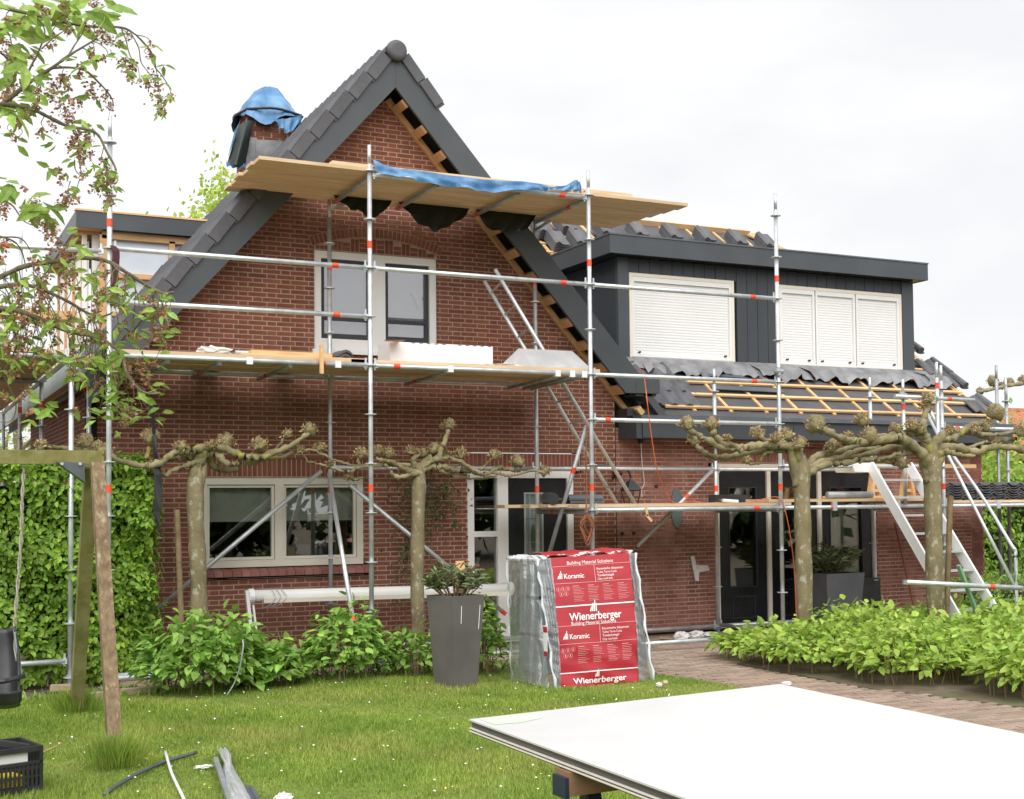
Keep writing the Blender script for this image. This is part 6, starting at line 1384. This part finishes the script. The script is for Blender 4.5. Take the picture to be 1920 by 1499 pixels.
# ============================================================ CHERRY BRANCHES (near, upper left)
YC = -7.0
chy = thing('cherry_tree', 'ornamental cherry with drooping twigs and withered blossom reaching in from the left', 'tree', (-4.9, -7.2, 0))
b = MB(); b.tube(smoothpts([(-4.9, -7.2, -.1), (-4.85, -7.2, 1.2), (-4.7, -7.1, 2.3), (-4.6, -7.0, 3.2)], 5), [.19]*6+[.16]*5+[.12]*5, 14); b.obj('trunk', 'bark', chy, smooth=True)
BRS = [(12, 3, [(-30, 222), (20, 183), (60, 152), (97, 128), (130, 104), (160, 86), (182, 72)], 0), (6, 2, [(97, 128), (130, 127), (160, 133), (185, 155), (203, 175), (212, 192), (211, 206)], .1),
    (6, 2, [(40, 168), (58, 125), (72, 98), (84, 60), (70, 35), (42, 6)], -.1), (4, 1.5, [(125, 110), (140, 85), (155, 62), (163, 35)], .05), (4, 1.5, [(78, 92), (100, 72), (125, 55)], 0),
    (9, 4, [(-30, 5), (20, 18), (60, 27), (110, 40), (170, 50), (228, 52), (255, 66)], .1), (4, 1.5, [(255, 66), (278, 92), (290, 125), (302, 140), (315, 160), (322, 178)], .1), (3.5, 1.2, [(228, 56), (236, 75), (244, 105), (258, 125), (262, 150)], 0),
    (3.5, 1.2, [(245, 62), (260, 90), (265, 118), (285, 145), (298, 172), (304, 205)], -.1), (4, 1.2, [(262, 72), (285, 100), (293, 130), (297, 165)], .15),
    (10, 4, [(-30, 192), (20, 198), (60, 205), (95, 222), (130, 238), (165, 243), (185, 255), (200, 285), (217, 318), (210, 340), (196, 350)], -.1), (4, 1.5, [(133, 240), (146, 265), (148, 300), (152, 325), (146, 335)], .1), (3, 1.2, [(140, 300), (142, 320), (158, 335), (160, 325)], 0), (2.5, 1.2, [(150, 335), (140, 365)], 0), (2.5, 1.2, [(132, 340), (124, 365)], 0),
    (13, 6, [(-40, 535), (0, 520), (45, 500), (100, 491), (155, 484), (200, 490), (235, 510), (275, 535), (305, 550), (325, 548)], .2), (12, 5, [(-40, 545), (0, 538), (45, 534), (90, 548), (130, 567), (165, 588), (200, 602)], 0),
    (14, 4, [(-40, 572), (0, 578), (40, 585), (85, 603), (130, 622), (170, 630), (205, 645), (228, 668), (240, 705), (268, 735), (300, 738)], -.2), (5, 1.5, [(-20, 370), (20, 383), (45, 415), (75, 427)], 0), (5, 2, [(-20, 440), (20, 450), (40, 470), (50, 510)], .1), (4, 2, [(5, 445), (40, 448), (60, 475)], 0),
    (5, 1.5, [(285, 550), (290, 575), (300, 595), (312, 612), (316, 622)], .1), (4, 1.5, [(240, 520), (255, 545), (262, 580), (258, 600)], 0), (5, 2, [(-10, 90), (18, 120), (12, 170), (0, 210)], .1), (5, 2, [(-10, 50), (15, 62), (22, 85)], .1),
    (6, 2, [(-20, 560), (20, 610), (30, 650), (5, 700), (-10, 720)], .1), (5, 2, [(-10, 660), (20, 640), (50, 600)], .1), (4, 1.5, [(0, 690), (15, 720), (30, 760), (20, 790), (-10, 790)], .2)]
tips = []
def twig(px, r0, r1, dy, name='branch', n=6):
    P = [W(x, y, YC+dy*(i/len(px))) for i, (x, y) in enumerate(px)]; Q = smoothpts(P, 5); m = len(Q); b = MB()
    b.tube(Q, [max(.0016, (r0+(r1-r0)*i/(m-1))/2/345*.82)*rnd.uniform(.85, 1.15) for i in range(m)], n); b.obj(name, 'twig', chy, smooth=True); return Q
rnd.seed(21)
for r0, r1, px, dy in BRS: twig(px, r0, r1, dy)
# drooping twigs under the lower boughs
start = []
for r0, r1, px, dy in BRS:
    if px[0][1] > 430 and len(px) > 6 or px[0][0] < 0 and px[0][1] < 240:
        for i in range(len(px)-1):
            for _ in range(4 if px[0][1] > 430 else 1): t = rnd.random(); start.append((px[i][0]+(px[i+1][0]-px[i][0])*t, px[i][1]+(px[i+1][1]-px[i][1])*t))
clusters = []
for (x, y) in start:
    if x < -20: continue
    L_ = rnd.uniform(40, 150) if y > 430 else rnd.uniform(20, 60); dx = rnd.uniform(-15, 30)
    a = [(x, y), (x+dx*.6+rnd.uniform(-6, 6), y+L_*.15), (x+dx+rnd.uniform(-8, 8), y+L_*.5), (x+dx*.8+rnd.uniform(-14, 14), y+L_*.8), (x+dx*.6+rnd.uniform(-14, 14), y+L_)]
    if a[-1][1] > 815 or a[-1][0] > 315: continue
    twig(a, 2.6, 1.2, rnd.uniform(-.3, .3), 'twig', 5); clusters.append((a[-1][0], a[-1][1])); 
    if rnd.random() < .6: clusters.append((a[2][0], a[2][1]))
# leaf and blossom clusters read from the photograph
lc = [(20, 20, 26), (15, 45, 28), (60, 10, 20), (85, 20, 25), (110, 12, 25), (140, 15, 30), (150, 28, 28), (165, 20, 25), (190, 8, 25), (205, 25, 18), (195, 40, 15), (40, 40, 22), (25, 80, 25), (45, 85, 22), (62, 92, 18), (15, 105, 22), (50, 120, 22), (60, 135, 20), (20, 140, 22), (60, 150, 14), (40, 185, 22), (30, 205, 22), (20, 215, 20), (72, 180, 15), (108, 182, 14), (125, 180, 12), (142, 112, 10), (130, 145, 10), (165, 150, 12), (178, 185, 14), (155, 225, 15), (175, 235, 12),
    (222, 95, 12), (230, 108, 18), (238, 120, 14), (235, 140, 12), (262, 142, 10), (310, 125, 12), (308, 155, 8), (290, 175, 10), (313, 178, 12), (295, 210, 10), (305, 205, 8), (102, 270, 10), (170, 275, 12), (92, 315, 14), (120, 320, 12), (140, 305, 10), (175, 310, 14), (150, 362, 12), (200, 330, 10), (215, 352, 12), (195, 345, 12),
    (15, 345, 22), (30, 355, 20), (60, 370, 20), (85, 380, 26), (90, 395, 22), (45, 385, 16), (55, 405, 12), (95, 415, 12), (0, 360, 20), (125, 435, 10), (150, 458, 20), (165, 465, 16), (75, 475, 14), (85, 490, 16), (105, 485, 14), (30, 505, 16), (5, 460, 14), (110, 500, 12), (10, 550, 18), (30, 565, 16), (55, 520, 14), (160, 520, 18), (170, 530, 14), (195, 545, 16), (200, 560, 14), (215, 580, 14), (250, 530, 12), (240, 560, 12), (260, 545, 10), (315, 555, 14), (322, 565, 12), (290, 548, 8), (250, 590, 16), (265, 595, 12), (235, 620, 14), (262, 615, 12), (155, 590, 14), (175, 585, 14), (90, 610, 16), (115, 600, 12), (245, 640, 14), (215, 650, 18), (235, 672, 22), (200, 680, 18), (175, 678, 16), (130, 680, 18), (105, 675, 16), (85, 680, 14), (140, 705, 12), (155, 690, 12), (270, 665, 10), (285, 720, 14), (300, 728, 10), (262, 735, 10), (215, 745, 12), (205, 765, 12), (225, 780, 12), (255, 790, 12), (300, 770, 14), (290, 785, 10), (90, 765, 18), (70, 770, 16), (60, 785, 14), (85, 755, 12), (35, 680, 14), (20, 640, 14), (10, 600, 14), (5, 650, 12), (20, 700, 12), (10, 745, 10), (245, 765, 10), (230, 750, 8), (205, 720, 10)]
P = []; D = []; L = []; rnd.seed(5)
for (x, y, s) in lc:
    near = s >= 20
    for k in range(4 if near else 3):
        a = rnd.uniform(0, 6.28); p = W(x+rnd.gauss(0, s*.35), y+rnd.gauss(0, s*.35), YC+rnd.uniform(-.3, .3)); P.append(p); D.append((math.cos(a), rnd.uniform(-.5, .5), rnd.uniform(-.9, .25))); L.append(max(.06, s/345*(rnd.uniform(1.5, 2.5) if s > 20 else rnd.uniform(1.2, 2.0))))
for (x, y) in clusters:
    for k in range(rnd.choice((1, 2, 3))):
        a = rnd.uniform(0, 6.28); P.append(W(x+rnd.gauss(0, 5), y+rnd.gauss(0, 5), YC+rnd.uniform(-.3, .3))); D.append((math.cos(a), rnd.uniform(-.5, .5), rnd.uniform(-.9, .1))); L.append(rnd.uniform(.045, .085))
n = len(P); Nn = rng.normal(0, .6, (n, 3)); Nn[:, 1] -= .7; Nn[:, 2] += .5
foliage(chy, P, D, Nn, np.array(L), .42, 'cleaf', 300)
bc = [(85, 22, 16), (118, 15, 22), (122, 40, 20), (128, 55, 14), (180, 10, 16), (185, 30, 14), (10, 85, 20), (22, 110, 22), (30, 130, 20), (20, 165, 24), (10, 180, 18), (60, 108, 10), (75, 20, 12), (165, 55, 8), (195, 70, 18), (205, 78, 14), (185, 60, 10), (117, 148, 14), (150, 140, 10), (100, 165, 20), (98, 185, 16), (112, 200, 14), (135, 190, 14), (125, 215, 20), (150, 195, 12), (170, 168, 12), (175, 180, 10), (198, 180, 14), (203, 200, 16), (130, 230, 14), (95, 228, 8), (102, 242, 8), (50, 215, 12), (38, 220, 8), (232, 118, 18), (248, 125, 14), (245, 145, 14), (262, 155, 8), (285, 145, 18), (295, 165, 14), (275, 160, 10), (297, 190, 18), (300, 205, 14), (308, 212, 8), (322, 182, 8), (140, 262, 16), (150, 285, 20), (165, 262, 12), (155, 300, 14), (170, 290, 10), (130, 275, 12), (115, 335, 12), (110, 320, 10), (155, 328, 10), (128, 373, 22), (118, 380, 14), (140, 372, 12), (178, 355, 16), (195, 345, 14), (205, 372, 14), (198, 385, 8), (185, 345, 10), (65, 380, 14), (45, 355, 8), (10, 385, 18), (5, 400, 14), (70, 415, 14), (85, 425, 18), (98, 430, 16), (100, 445, 16), (110, 460, 14), (118, 475, 12), (95, 470, 10), (5, 460, 18), (0, 490, 16), (60, 490, 12), (70, 500, 10), (118, 485, 12), (75, 560, 16), (78, 575, 16), (80, 545, 12), (30, 545, 14), (180, 575, 18), (182, 600, 18), (178, 590, 14), (235, 520, 8), (200, 510, 12), (50, 605, 14), (40, 600, 12), (285, 600, 14), (292, 625, 16), (300, 640, 12), (245, 630, 8), (235, 545, 12), (220, 700, 20), (240, 690, 16), (260, 680, 14), (245, 720, 14), (232, 770, 18), (250, 775, 14), (270, 690, 12), (275, 710, 12), (40, 655, 18), (30, 665, 14), (20, 700, 12), (15, 660, 12), (55, 770, 12), (160, 680, 14), (145, 675, 10), (210, 680, 12), (232, 790, 12), (10, 740, 12), (40, 740, 12), (268, 560, 8), (275, 640, 8), (310, 575, 8), (170, 640, 8), (100, 640, 8)]
P = []; D = []; L = []
st2 = MB()
for (x, y, s) in bc+[(a, c, 9) for a, c in clusters[:140]]:
    for k in range(int(s*2.1)):
        p = W(x+rnd.gauss(0, s*.38), y+rnd.gauss(0, s*.45), YC+rnd.uniform(-.25, .25)); P.append(p); D.append((rnd.uniform(-1, 1), rnd.uniform(-1, 1), rnd.uniform(-1, .4))); L.append(rnd.uniform(.010, .024))
        if k % 4 == 0: c = W(x+rnd.gauss(0, s*.1), y-s*.3, YC); st2.tube([c, p.lerp(c, .5)+Vector((.01, 0, .005)), p], .0012, 3, cap=False)
n = len(P); leaf_stuff('withered_blossoms', np.array(P), np.array(D), rng.normal(0, 1, (n, 3)), np.array(L), .75, 'blossom', chy)
tag(st2.obj('blossom_stalks', 'twig', chy), kind='stuff')
pk = np.array(P)[::23]; leaf_stuff('pink_petals', pk+rng.normal(0, .01, pk.shape), rng.normal(0, 1, pk.shape), rng.normal(0, 1, pk.shape), rng.uniform(.014, .028, len(pk)), .8, 'blossom2', chy)

# ============================================================ HEDGES
def hedge(name, label, x0, x1, y0, y1, h, n, L_, m, core='hcore', faces=('f', 't', 'r'), bottom=.25, xs=None, nsingle=0, rag=.03):
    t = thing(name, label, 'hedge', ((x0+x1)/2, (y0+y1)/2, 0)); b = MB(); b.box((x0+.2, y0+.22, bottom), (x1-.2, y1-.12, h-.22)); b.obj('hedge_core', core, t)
    P = []; D = []; Nn = []; dx, dy = x1-x0, y1-y0; A_ = {'f': dx*h, 't': dx*dy, 'r': dy*h, 'l': dy*h}; tot = sum(A_[f] for f in faces)
    for f in faces:
        k = int(n*A_[f]/tot)
        u_ = rng.random(k); v_ = rng.random(k)
        lump = .07*np.sin(u_*dx*7+v_*5)+.06*np.sin(v_*h*8+u_*dx*3)+.04*np.sin(u_*dx*19+v_*h*13)+rng.normal(0, rag, k)
        if f == 'f': p = np.stack([x0+u_*dx, y0+lump+.05, .05+v_*(h-.03)], 1); nn = (0, -1, .55)
        if f == 't': p = np.stack([x0+u_*dx, y0+v_*dy, h+lump*.6], 1); nn = (0, -.2, 1)
        if f == 'r': p = np.stack([x1+lump-.05, y0+u_*dy, .05+v_*(h-.03)], 1); nn = (1, -.2, .5)
        if f == 'l': p = np.stack([x0+lump+.05, y0+u_*dy, .05+v_*(h-.03)], 1); nn = (-1, -.2, .5)
        P.append(p); q = np.array(nn)+rng.normal(0, .42, (k, 3)); Nn.append(q); d = rng.normal(0, .7, (k, 3)); d[:, 2] -= .8; D.append(d)
    P = np.concatenate(P); D = np.concatenate(D); Nn = np.concatenate(Nn)
    st = MB()
    for k in range(int(dx*6)):
        x = x0+rnd.random()*dx; y = y0+.1+rnd.random()*.2; st.tube([(x, y, 0), (x+rnd.uniform(-.05, .05), y, bottom+.2)], .012, 5)
    tag(st.obj('stems', 'stem', t), kind='stuff')
    foliage(t, P, D, Nn, L_*rng.uniform(.65, 1.25, len(P)), .62, m, nsingle); return t
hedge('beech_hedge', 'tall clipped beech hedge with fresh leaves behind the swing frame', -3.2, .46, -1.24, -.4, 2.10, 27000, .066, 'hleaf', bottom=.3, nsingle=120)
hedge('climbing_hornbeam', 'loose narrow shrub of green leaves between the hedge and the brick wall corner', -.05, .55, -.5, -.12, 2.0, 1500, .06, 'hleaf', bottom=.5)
hedge('side_hedge', 'high dark green hedge behind the tile stacks at the right edge', 12.75, 21, 2.6, 3.6, 2.0, 16000, .09, 'hleaf', faces=('f', 't', 'l'))
hedge('low_hedge', 'low clipped hedge behind the foot of the aluminium stair', 11.0, 16.0, -1.35, -.8, .62, 5000, .045, 'bleaf', faces=('f', 't', 'l'))

# ============================================================ BUSHES
def bush(name, label, c, rx, ry, h, n, L_, m, nsingle, group=None, low=.1, ns=30):
    t = thing(name, label, 'bush', (c[0], c[1], 0), group); st = MB(); r2 = rnd
    for k in range(ns):
        a = r2.random()*6.28; q = r2.random()**.5; bx, by = c[0]+math.cos(a)*rx*q*.85, c[1]+math.sin(a)*ry*q*.85
        st.tube([(bx, by, 0), (bx+r2.uniform(-.05, .05), by+r2.uniform(-.05, .05), h*.45), (bx+math.cos(a)*.06, by+math.sin(a)*.06, h*(.85-.25*q))], [.006, .005, .003], 4, cap=False)
    st.obj('stems', 'stem', t)
    th = rng.random(n)*2*np.pi; q = rng.random(n)**.42; v = rng.random(n)**.62
    top = h*(1-.52*q**2.6)*(1+.12*np.sin(th*3+q*6)+.09*np.sin(th*7))+rng.random(n)**4*.10
    z = low+(top-low)*v
    rr = q*(1+.08*np.sin(th*5+z*9))*(.80+.2*np.sin(np.pi*np.clip(v, 0, 1))**.5)
    P = np.stack([c[0]+np.cos(th)*rx*rr, c[1]+np.sin(th)*ry*rr, z], 1)+rng.normal(0, .015, (n, 3))
    out = np.stack([np.cos(th)*q, np.sin(th)*q, np.full(n, -.45)+.6*rng.random(n)], 1)+rng.normal(0, .45, (n, 3))
    Nn = np.stack([np.cos(th)*.35*q, np.sin(th)*.35*q, np.ones(n)*.9], 1)+rng.normal(0, .3, (n, 3))
    foliage(t, P, out, Nn, L_*rng.uniform(.5, 1.2, n), .58, m, nsingle); return t
bush('hydrangea_bush', 'large hydrangea bush at the foot of the left pollard beside the hedge', (.76, -2.20), .62, .42, .66, 1500, .115, 'bleaf', 90, 'hydrangea bushes under the front wall')
bush('hydrangea_bush', 'hydrangea bush below the awning leg, left neighbour of the gap in the planting', (1.36, -2.15), .34, .34, .38, 520, .13, 'bleaf', 40, 'hydrangea bushes under the front wall')
bush('hydrangea_bush', 'hydrangea bush standing at the foot of the two middle scaffold posts', (2.16, -2.05), .42, .36, .66, 850, .112, 'bleaf', 50, 'hydrangea bushes under the front wall')
bush('hydrangea_bush', 'small leafy bush to the left of the tall tapered planter', (2.78, -2.05), .2, .26, .42, 260, .10, 'bleaf', 20, 'hydrangea bushes under the front wall')
bush('hydrangea_bush', 'green bush squeezed between the tall planter and the wrapped pallet', (3.32, -2.25), .38, .34, .74, 760, .10, 'bleaf', 40, 'hydrangea bushes under the front wall')
bd = [((6.75, -2.75), .75, .6, .50), ((7.5, -3.1), .75, .65, .62), ((6.55, -3.6), .65, .6, .52), ((7.4, -4.1), .75, .65, .52), ((8.4, -3.5), .75, .6, .48), ((8.3, -4.4), .75, .7, .44), ((6.75, -4.7), .7, .6, .58), ((9.4, -3.6), .8, .7, .66), ((7.6, -5.3), .75, .7, .66), ((8.7, -5.5), .8, .7, .68), ((9.6, -4.7), .8, .7, .66), ((7.1, -6.0), .7, .55, .62), ((8.1, -6.4), .75, .6, .66), ((8.3, -2.5), .7, .5, .60), ((9.3, -2.6), .7, .5, .6)]
bl = ['bright bush at the left tip of the bed beside the paving', 'bright bush just in front of the trunk of the unstaked pollard', 'bright bush on the front edge of the bed behind the far corner of the panels', 'bright bush in the middle of the bed left of the staked pollard', 'bright bush behind the staked pollard, below the square planter', 'bright bush directly in front of the staked pollard trunk', 'bright bush on the path edge with bare stems showing', 'bright bush at the foot of the aluminium stair', 'large bright bush right of the middle on the path edge', 'bright bush in front of the stair foot at the right', 'bright bush near the right edge behind the foremost bushes', 'foremost bright bush of the bed at the lower right', 'bright bush in the lower right corner of the bed', 'rear bright bush of the bed in front of the black panel', 'rear bright bush of the bed below the loose tube']
for i, ((x, y), rx, ry, h) in enumerate(bd): bush('garden_bush', bl[i], (x, y), rx*.97, ry, h*(.80 if i else .66)*rnd.uniform(.92, 1.1), 1250, .105, 'yleaf', 22, 'bright green bushes of the bed', low=.13, ns=60)
g = MB(); g.prism([(6.1, -2.9), (6.0, -4.9), (6.35, -6.5), (7.2, -7.4), (11, -7.4), (11, -2.2), (7.2, -2.2)], 2, -.02, .0); structure(fixn(g.obj('planting_bed', 'ground')))
tc_ = thing('climbing_rose', 'dark leaved climbing shrub on the wall left of the front door', 'climber', (3.75, -.1, 0))
P = np.stack([3.78+rng.normal(0, .24, 520), -.06-rng.random(520)*.16, 1.70+rng.normal(0, .22, 520)], 1); P2 = np.stack([3.5+rng.normal(0, .12, 130), -.05-rng.random(130)*.1, 1.0+rng.normal(0, .3, 130)], 1); P = np.concatenate([P, P2]); n = len(P)
foliage(tc_, P, rng.normal(0, 1, (n, 3)), np.array((0, -1, .3))+rng.normal(0, .4, (n, 3)), rng.uniform(.03, .06, n), .5, 'dleaf', 0)
b = MB()
for k in range(5): b.tube(smoothpts([(3.4+k*.12, -.05, 0), (3.45+k*.1, -.05, .8), (3.6+k*.08+rnd.uniform(-.05, .05), -.06, 1.6), (3.6+k*.12, -.07, 1.9)]), .006, 5)
b.obj('stems', 'stem', tc_)

# ============================================================ GRASS
def grass(n, region, Lr, name, kind='grass'):
    xs_ = rng.uniform(region[0], region[1], n); ys2 = rng.uniform(region[2], region[3], n)
    pt_ = np.sin(xs_*3.1+1.3*np.sin(ys2*2.3))*np.sin(ys2*3.7+1.1*np.sin(xs_*2.7))+.5*np.sin(xs_*9.1+ys2*4)*np.sin(ys2*11-xs_*5)
    dens = np.clip(1.15-.75*np.clip(pt_-.25, 0, 1), .25, 1); dens[(np.hypot((xs_-3.75)/.35, (ys2+3.95)/.10) < 1)] = .12; dens[(np.hypot((xs_-4.35)/.15, (ys2+3.9)/.08) < 1)] = .15
    keep = np.array([inpoly(x, y, LAWN) for x, y in zip(xs_, ys2)]) & (rng.random(n) < dens); xs_ = xs_[keep]; ys2 = ys2[keep]; n = len(xs_)
    Lh = rng.uniform(*Lr, n)*(1+.35*np.sin(xs_*2.1+ys2*1.3)+.2*np.sin(xs_*5+ys2*4.2)); a = rng.random(n)*2*np.pi; w = rng.uniform(.0022, .0042, n); tilt = rng.uniform(.1, .9, n)
    P0 = np.stack([xs_, ys2, np.full(n, -.006)], 1); dx = np.cos(a); dy = np.sin(a); px = -dy; py = dx
    A_ = P0+np.stack([px*w, py*w, np.zeros(n)], 1); B_ = P0-np.stack([px*w, py*w, np.zeros(n)], 1); T_ = P0+np.stack([dx*Lh*tilt, dy*Lh*tilt, Lh*.85], 1)
    V = np.stack([A_, B_, T_], 1).reshape(-1, 3); me = bpy.data.meshes.new(name); me.vertices.add(3*n); me.vertices.foreach_set('co', V.reshape(-1).astype(np.float32)); me.loops.add(3*n); me.loops.foreach_set('vertex_index', np.arange(3*n, dtype=np.int32)); me.polygons.add(n); me.polygons.foreach_set('loop_start', (np.arange(n)*3).astype(np.int32)); me.update(calc_edges=True); me.materials.append(MT['grass'])
    o = bpy.data.objects.new(name, me); put(o, Matrix.Identity(4)); tag(o, 'short green lawn grass with daisies in front of the house', 'grass', kind='stuff'); return o
grass(420000, (-2.6, 5.2, -8.6, -1.9), (.018, .045), 'grass')
for (c, rx, n, h, lab) in (((-.52, -5.40), .17, 900, .26, 'long grass tuft round the front leg of the swing'), ((-.45, -2.90), .20, 900, .22, 'long grass tuft round the rear leg of the swing')):
    r_ = np.abs(rng.normal(0, rx*.5, n)); a = rng.random(n)*6.28; P = np.stack([c[0]+r_*np.cos(a), c[1]+r_*np.sin(a), np.zeros(n)], 1); D = np.stack([np.cos(a)*.35, np.sin(a)*.35, np.ones(n)], 1)+rng.normal(0, .18, (n, 3))
    o = leaf_stuff('grass_tuft', P, D, rng.normal(0, 1, (n, 3)), h*rng.uniform(.4, 1.1, n), .03, 'grass', None, simple=True); tag(o, lab, 'grass')
n = 260; xs_ = rng.uniform(-1.6, 4.6, n); ys2 = rng.uniform(-7.5, -2.3, n); k = rng.random(n) < .8
for sel, m, nm, lab in ((k, 'petal', 'daisies', 'tiny white daisies scattered over the lawn'), (~k, 'petaly', 'buttercups', 'tiny yellow flowers scattered over the lawn')):
    kk = int(sel.sum()); P = np.stack([xs_[sel], ys2[sel], np.full(kk, .032)], 1); o = leaf_stuff(nm, P, rng.normal(0, 1, (kk, 3))*np.array([1, 1, .2]), np.array((0, -.5, 1))+rng.normal(0, .2, (kk, 3)), np.full(kk, .016), .9, m); tag(o, lab, 'flowers')
# soil clods and leaf litter along the wall foot
n = 2600; P = np.stack([rng.uniform(-2.4, 5.0, n), rng.uniform(-2.1, -.1, n), np.full(n, -.02)], 1); o = leaf_stuff('leaf_litter', P, rng.normal(0, 1, (n, 3))*np.array([1, 1, .2]), np.array((0, 0, 1))+rng.normal(0, .4, (n, 3)), rng.uniform(.02, .06, n), .6, 'stem'); tag(o, 'brown litter on the bare soil along the wall', 'litter')
n = 1500; P = np.stack([rng.uniform(-2.4, 4.9, n), rng.uniform(-2.2, -1.7, n), np.full(n, -.02)], 1); o = leaf_stuff('weeds', P, rng.normal(0, .6, (n, 3))+np.array((0, 0, 1)), rng.normal(0, 1, (n, 3)), rng.uniform(.04, .10, n), .3, 'bleaf'); tag(o, 'low weeds on the border between lawn and soil', 'weeds')

# ============================================================ TREES BEYOND AND NEIGHBOURS
def tree(name, label, c, h, r, n, L_, m, zc=.62, group=None, rz=.5):
    t = thing(name, label, 'tree', (c[0], c[1], 0), group); b = MB(); b.tube(smoothpts([(c[0], c[1], -.1), (c[0]+.05, c[1], h*.3), (c[0]-.1, c[1], h*.6), (c[0], c[1], h*.9)], 4), [.16-.012*i for i in range(13)], 8)
    for k in range(14):
        a = rnd.random()*6.28; z0 = h*rnd.uniform(.3, .75); q = r*rnd.uniform(.5, .95); b.tube(smoothpts([(c[0], c[1], z0), (c[0]+math.cos(a)*q*.5, c[1]+math.sin(a)*q*.5, z0+h*.1), (c[0]+math.cos(a)*q, c[1]+math.sin(a)*q, z0+h*.16)], 3), [.05, .045, .04, .03, .025, .02, .01], 5, cap=False)
    b.obj('trunk', 'bark', t)
    K = 42; cc = sph(K)*rng.random((K, 1))**.4*np.array([r*.85, r*.85, h*rz*.85])+np.array([c[0], c[1], h*zc]); pick = rng.integers(0, K, n); v = rng.normal(0, 1, (n, 3))*np.array([r, r, h*rz*.8])*.17
    P = cc[pick]+v; o = leaf_stuff('crown', P, rng.normal(0, 1, (n, 3)), rng.normal(0, .6, (n, 3))+np.array((0, 0, .7)), L_*rng.uniform(.6, 1.3, n), .6, m, t, simple=True); return t
p = W(388, 360, 11.0)
tree('spring_tree', 'tree with light yellow green leaves showing above the left roof slope', (p.x+.25, 11.0), 8.4, 1.3, 14000, .12, 'lleaf', zc=.66, rz=.34)
tree('garden_tree', 'thin leaved tree behind the left scaffold seen through the cherry twigs', (W(40, 600, 12).x, 12.0), 6.2, 2.0, 2600, .08, 'lleaf', zc=.55, rz=.45)
tree('garden_tree', 'dark green tree beyond the hedge at the left edge under the eave', (W(15, 830, 14).x, 14.0), 3.6, 1.8, 2600, .12, 'hleaf', zc=.5)
tree('garden_tree', 'fresh green tree behind the scaffold at the right edge', (19.5, 7.5), 3.6, 2.3, 7000, .13, 'yleaf', zc=.6)
nb = thing('neighbour_house', 'neighbouring house with an orange tiled roof at the right edge', 'house', (28, 16, 0))
b = MB(); b.box((24, 14, 0), (40, 22, 3.0)); b.obj('wall', 'brick2', nb)
b = MB(); b.prism([(13.5, 2.9), (18, 4.55), (22.5, 2.9)], 0, 23.6, 40.4); fixn(b.obj('roof', 'tile', nb))
rv = MB(); q = Vector((0, 4.5, 1.65)).normalized()
for i in range(48):
    x = 23.7+i*.35; rv.tube([(x, 13.45, 2.93), (x, 18.0, 4.62)], .12, 6)
tag(rv.obj('roof_tiles', 'terracotta', nb), kind='stuff')
b = MB(); b.bar((23.5, 18, 4.7), (40.5, 18, 4.7), .3, .16); b.obj('ridge', 'terracotta', nb)
# garden trees on the camera side; the window panes mirror them
for i, (x, y, h, r) in enumerate(((-9, -25, 6.5, 3.2), (-3.5, -27, 7.2, 3.4), (2.5, -26, 6.2, 3.2), (8, -27, 6.8, 3.4), (14, -26, 7.0, 3.5), (20, -25, 6.6, 3.4), (26, -24, 7.4, 3.6))):
    tree('mirrored_tree', 'dark garden tree opposite the house, seen only as a reflection in the window panes', (x, y), h, r*1.15, 6500, .58, 'dleaf', zc=.45, rz=.5, group='garden trees mirrored in the windows')
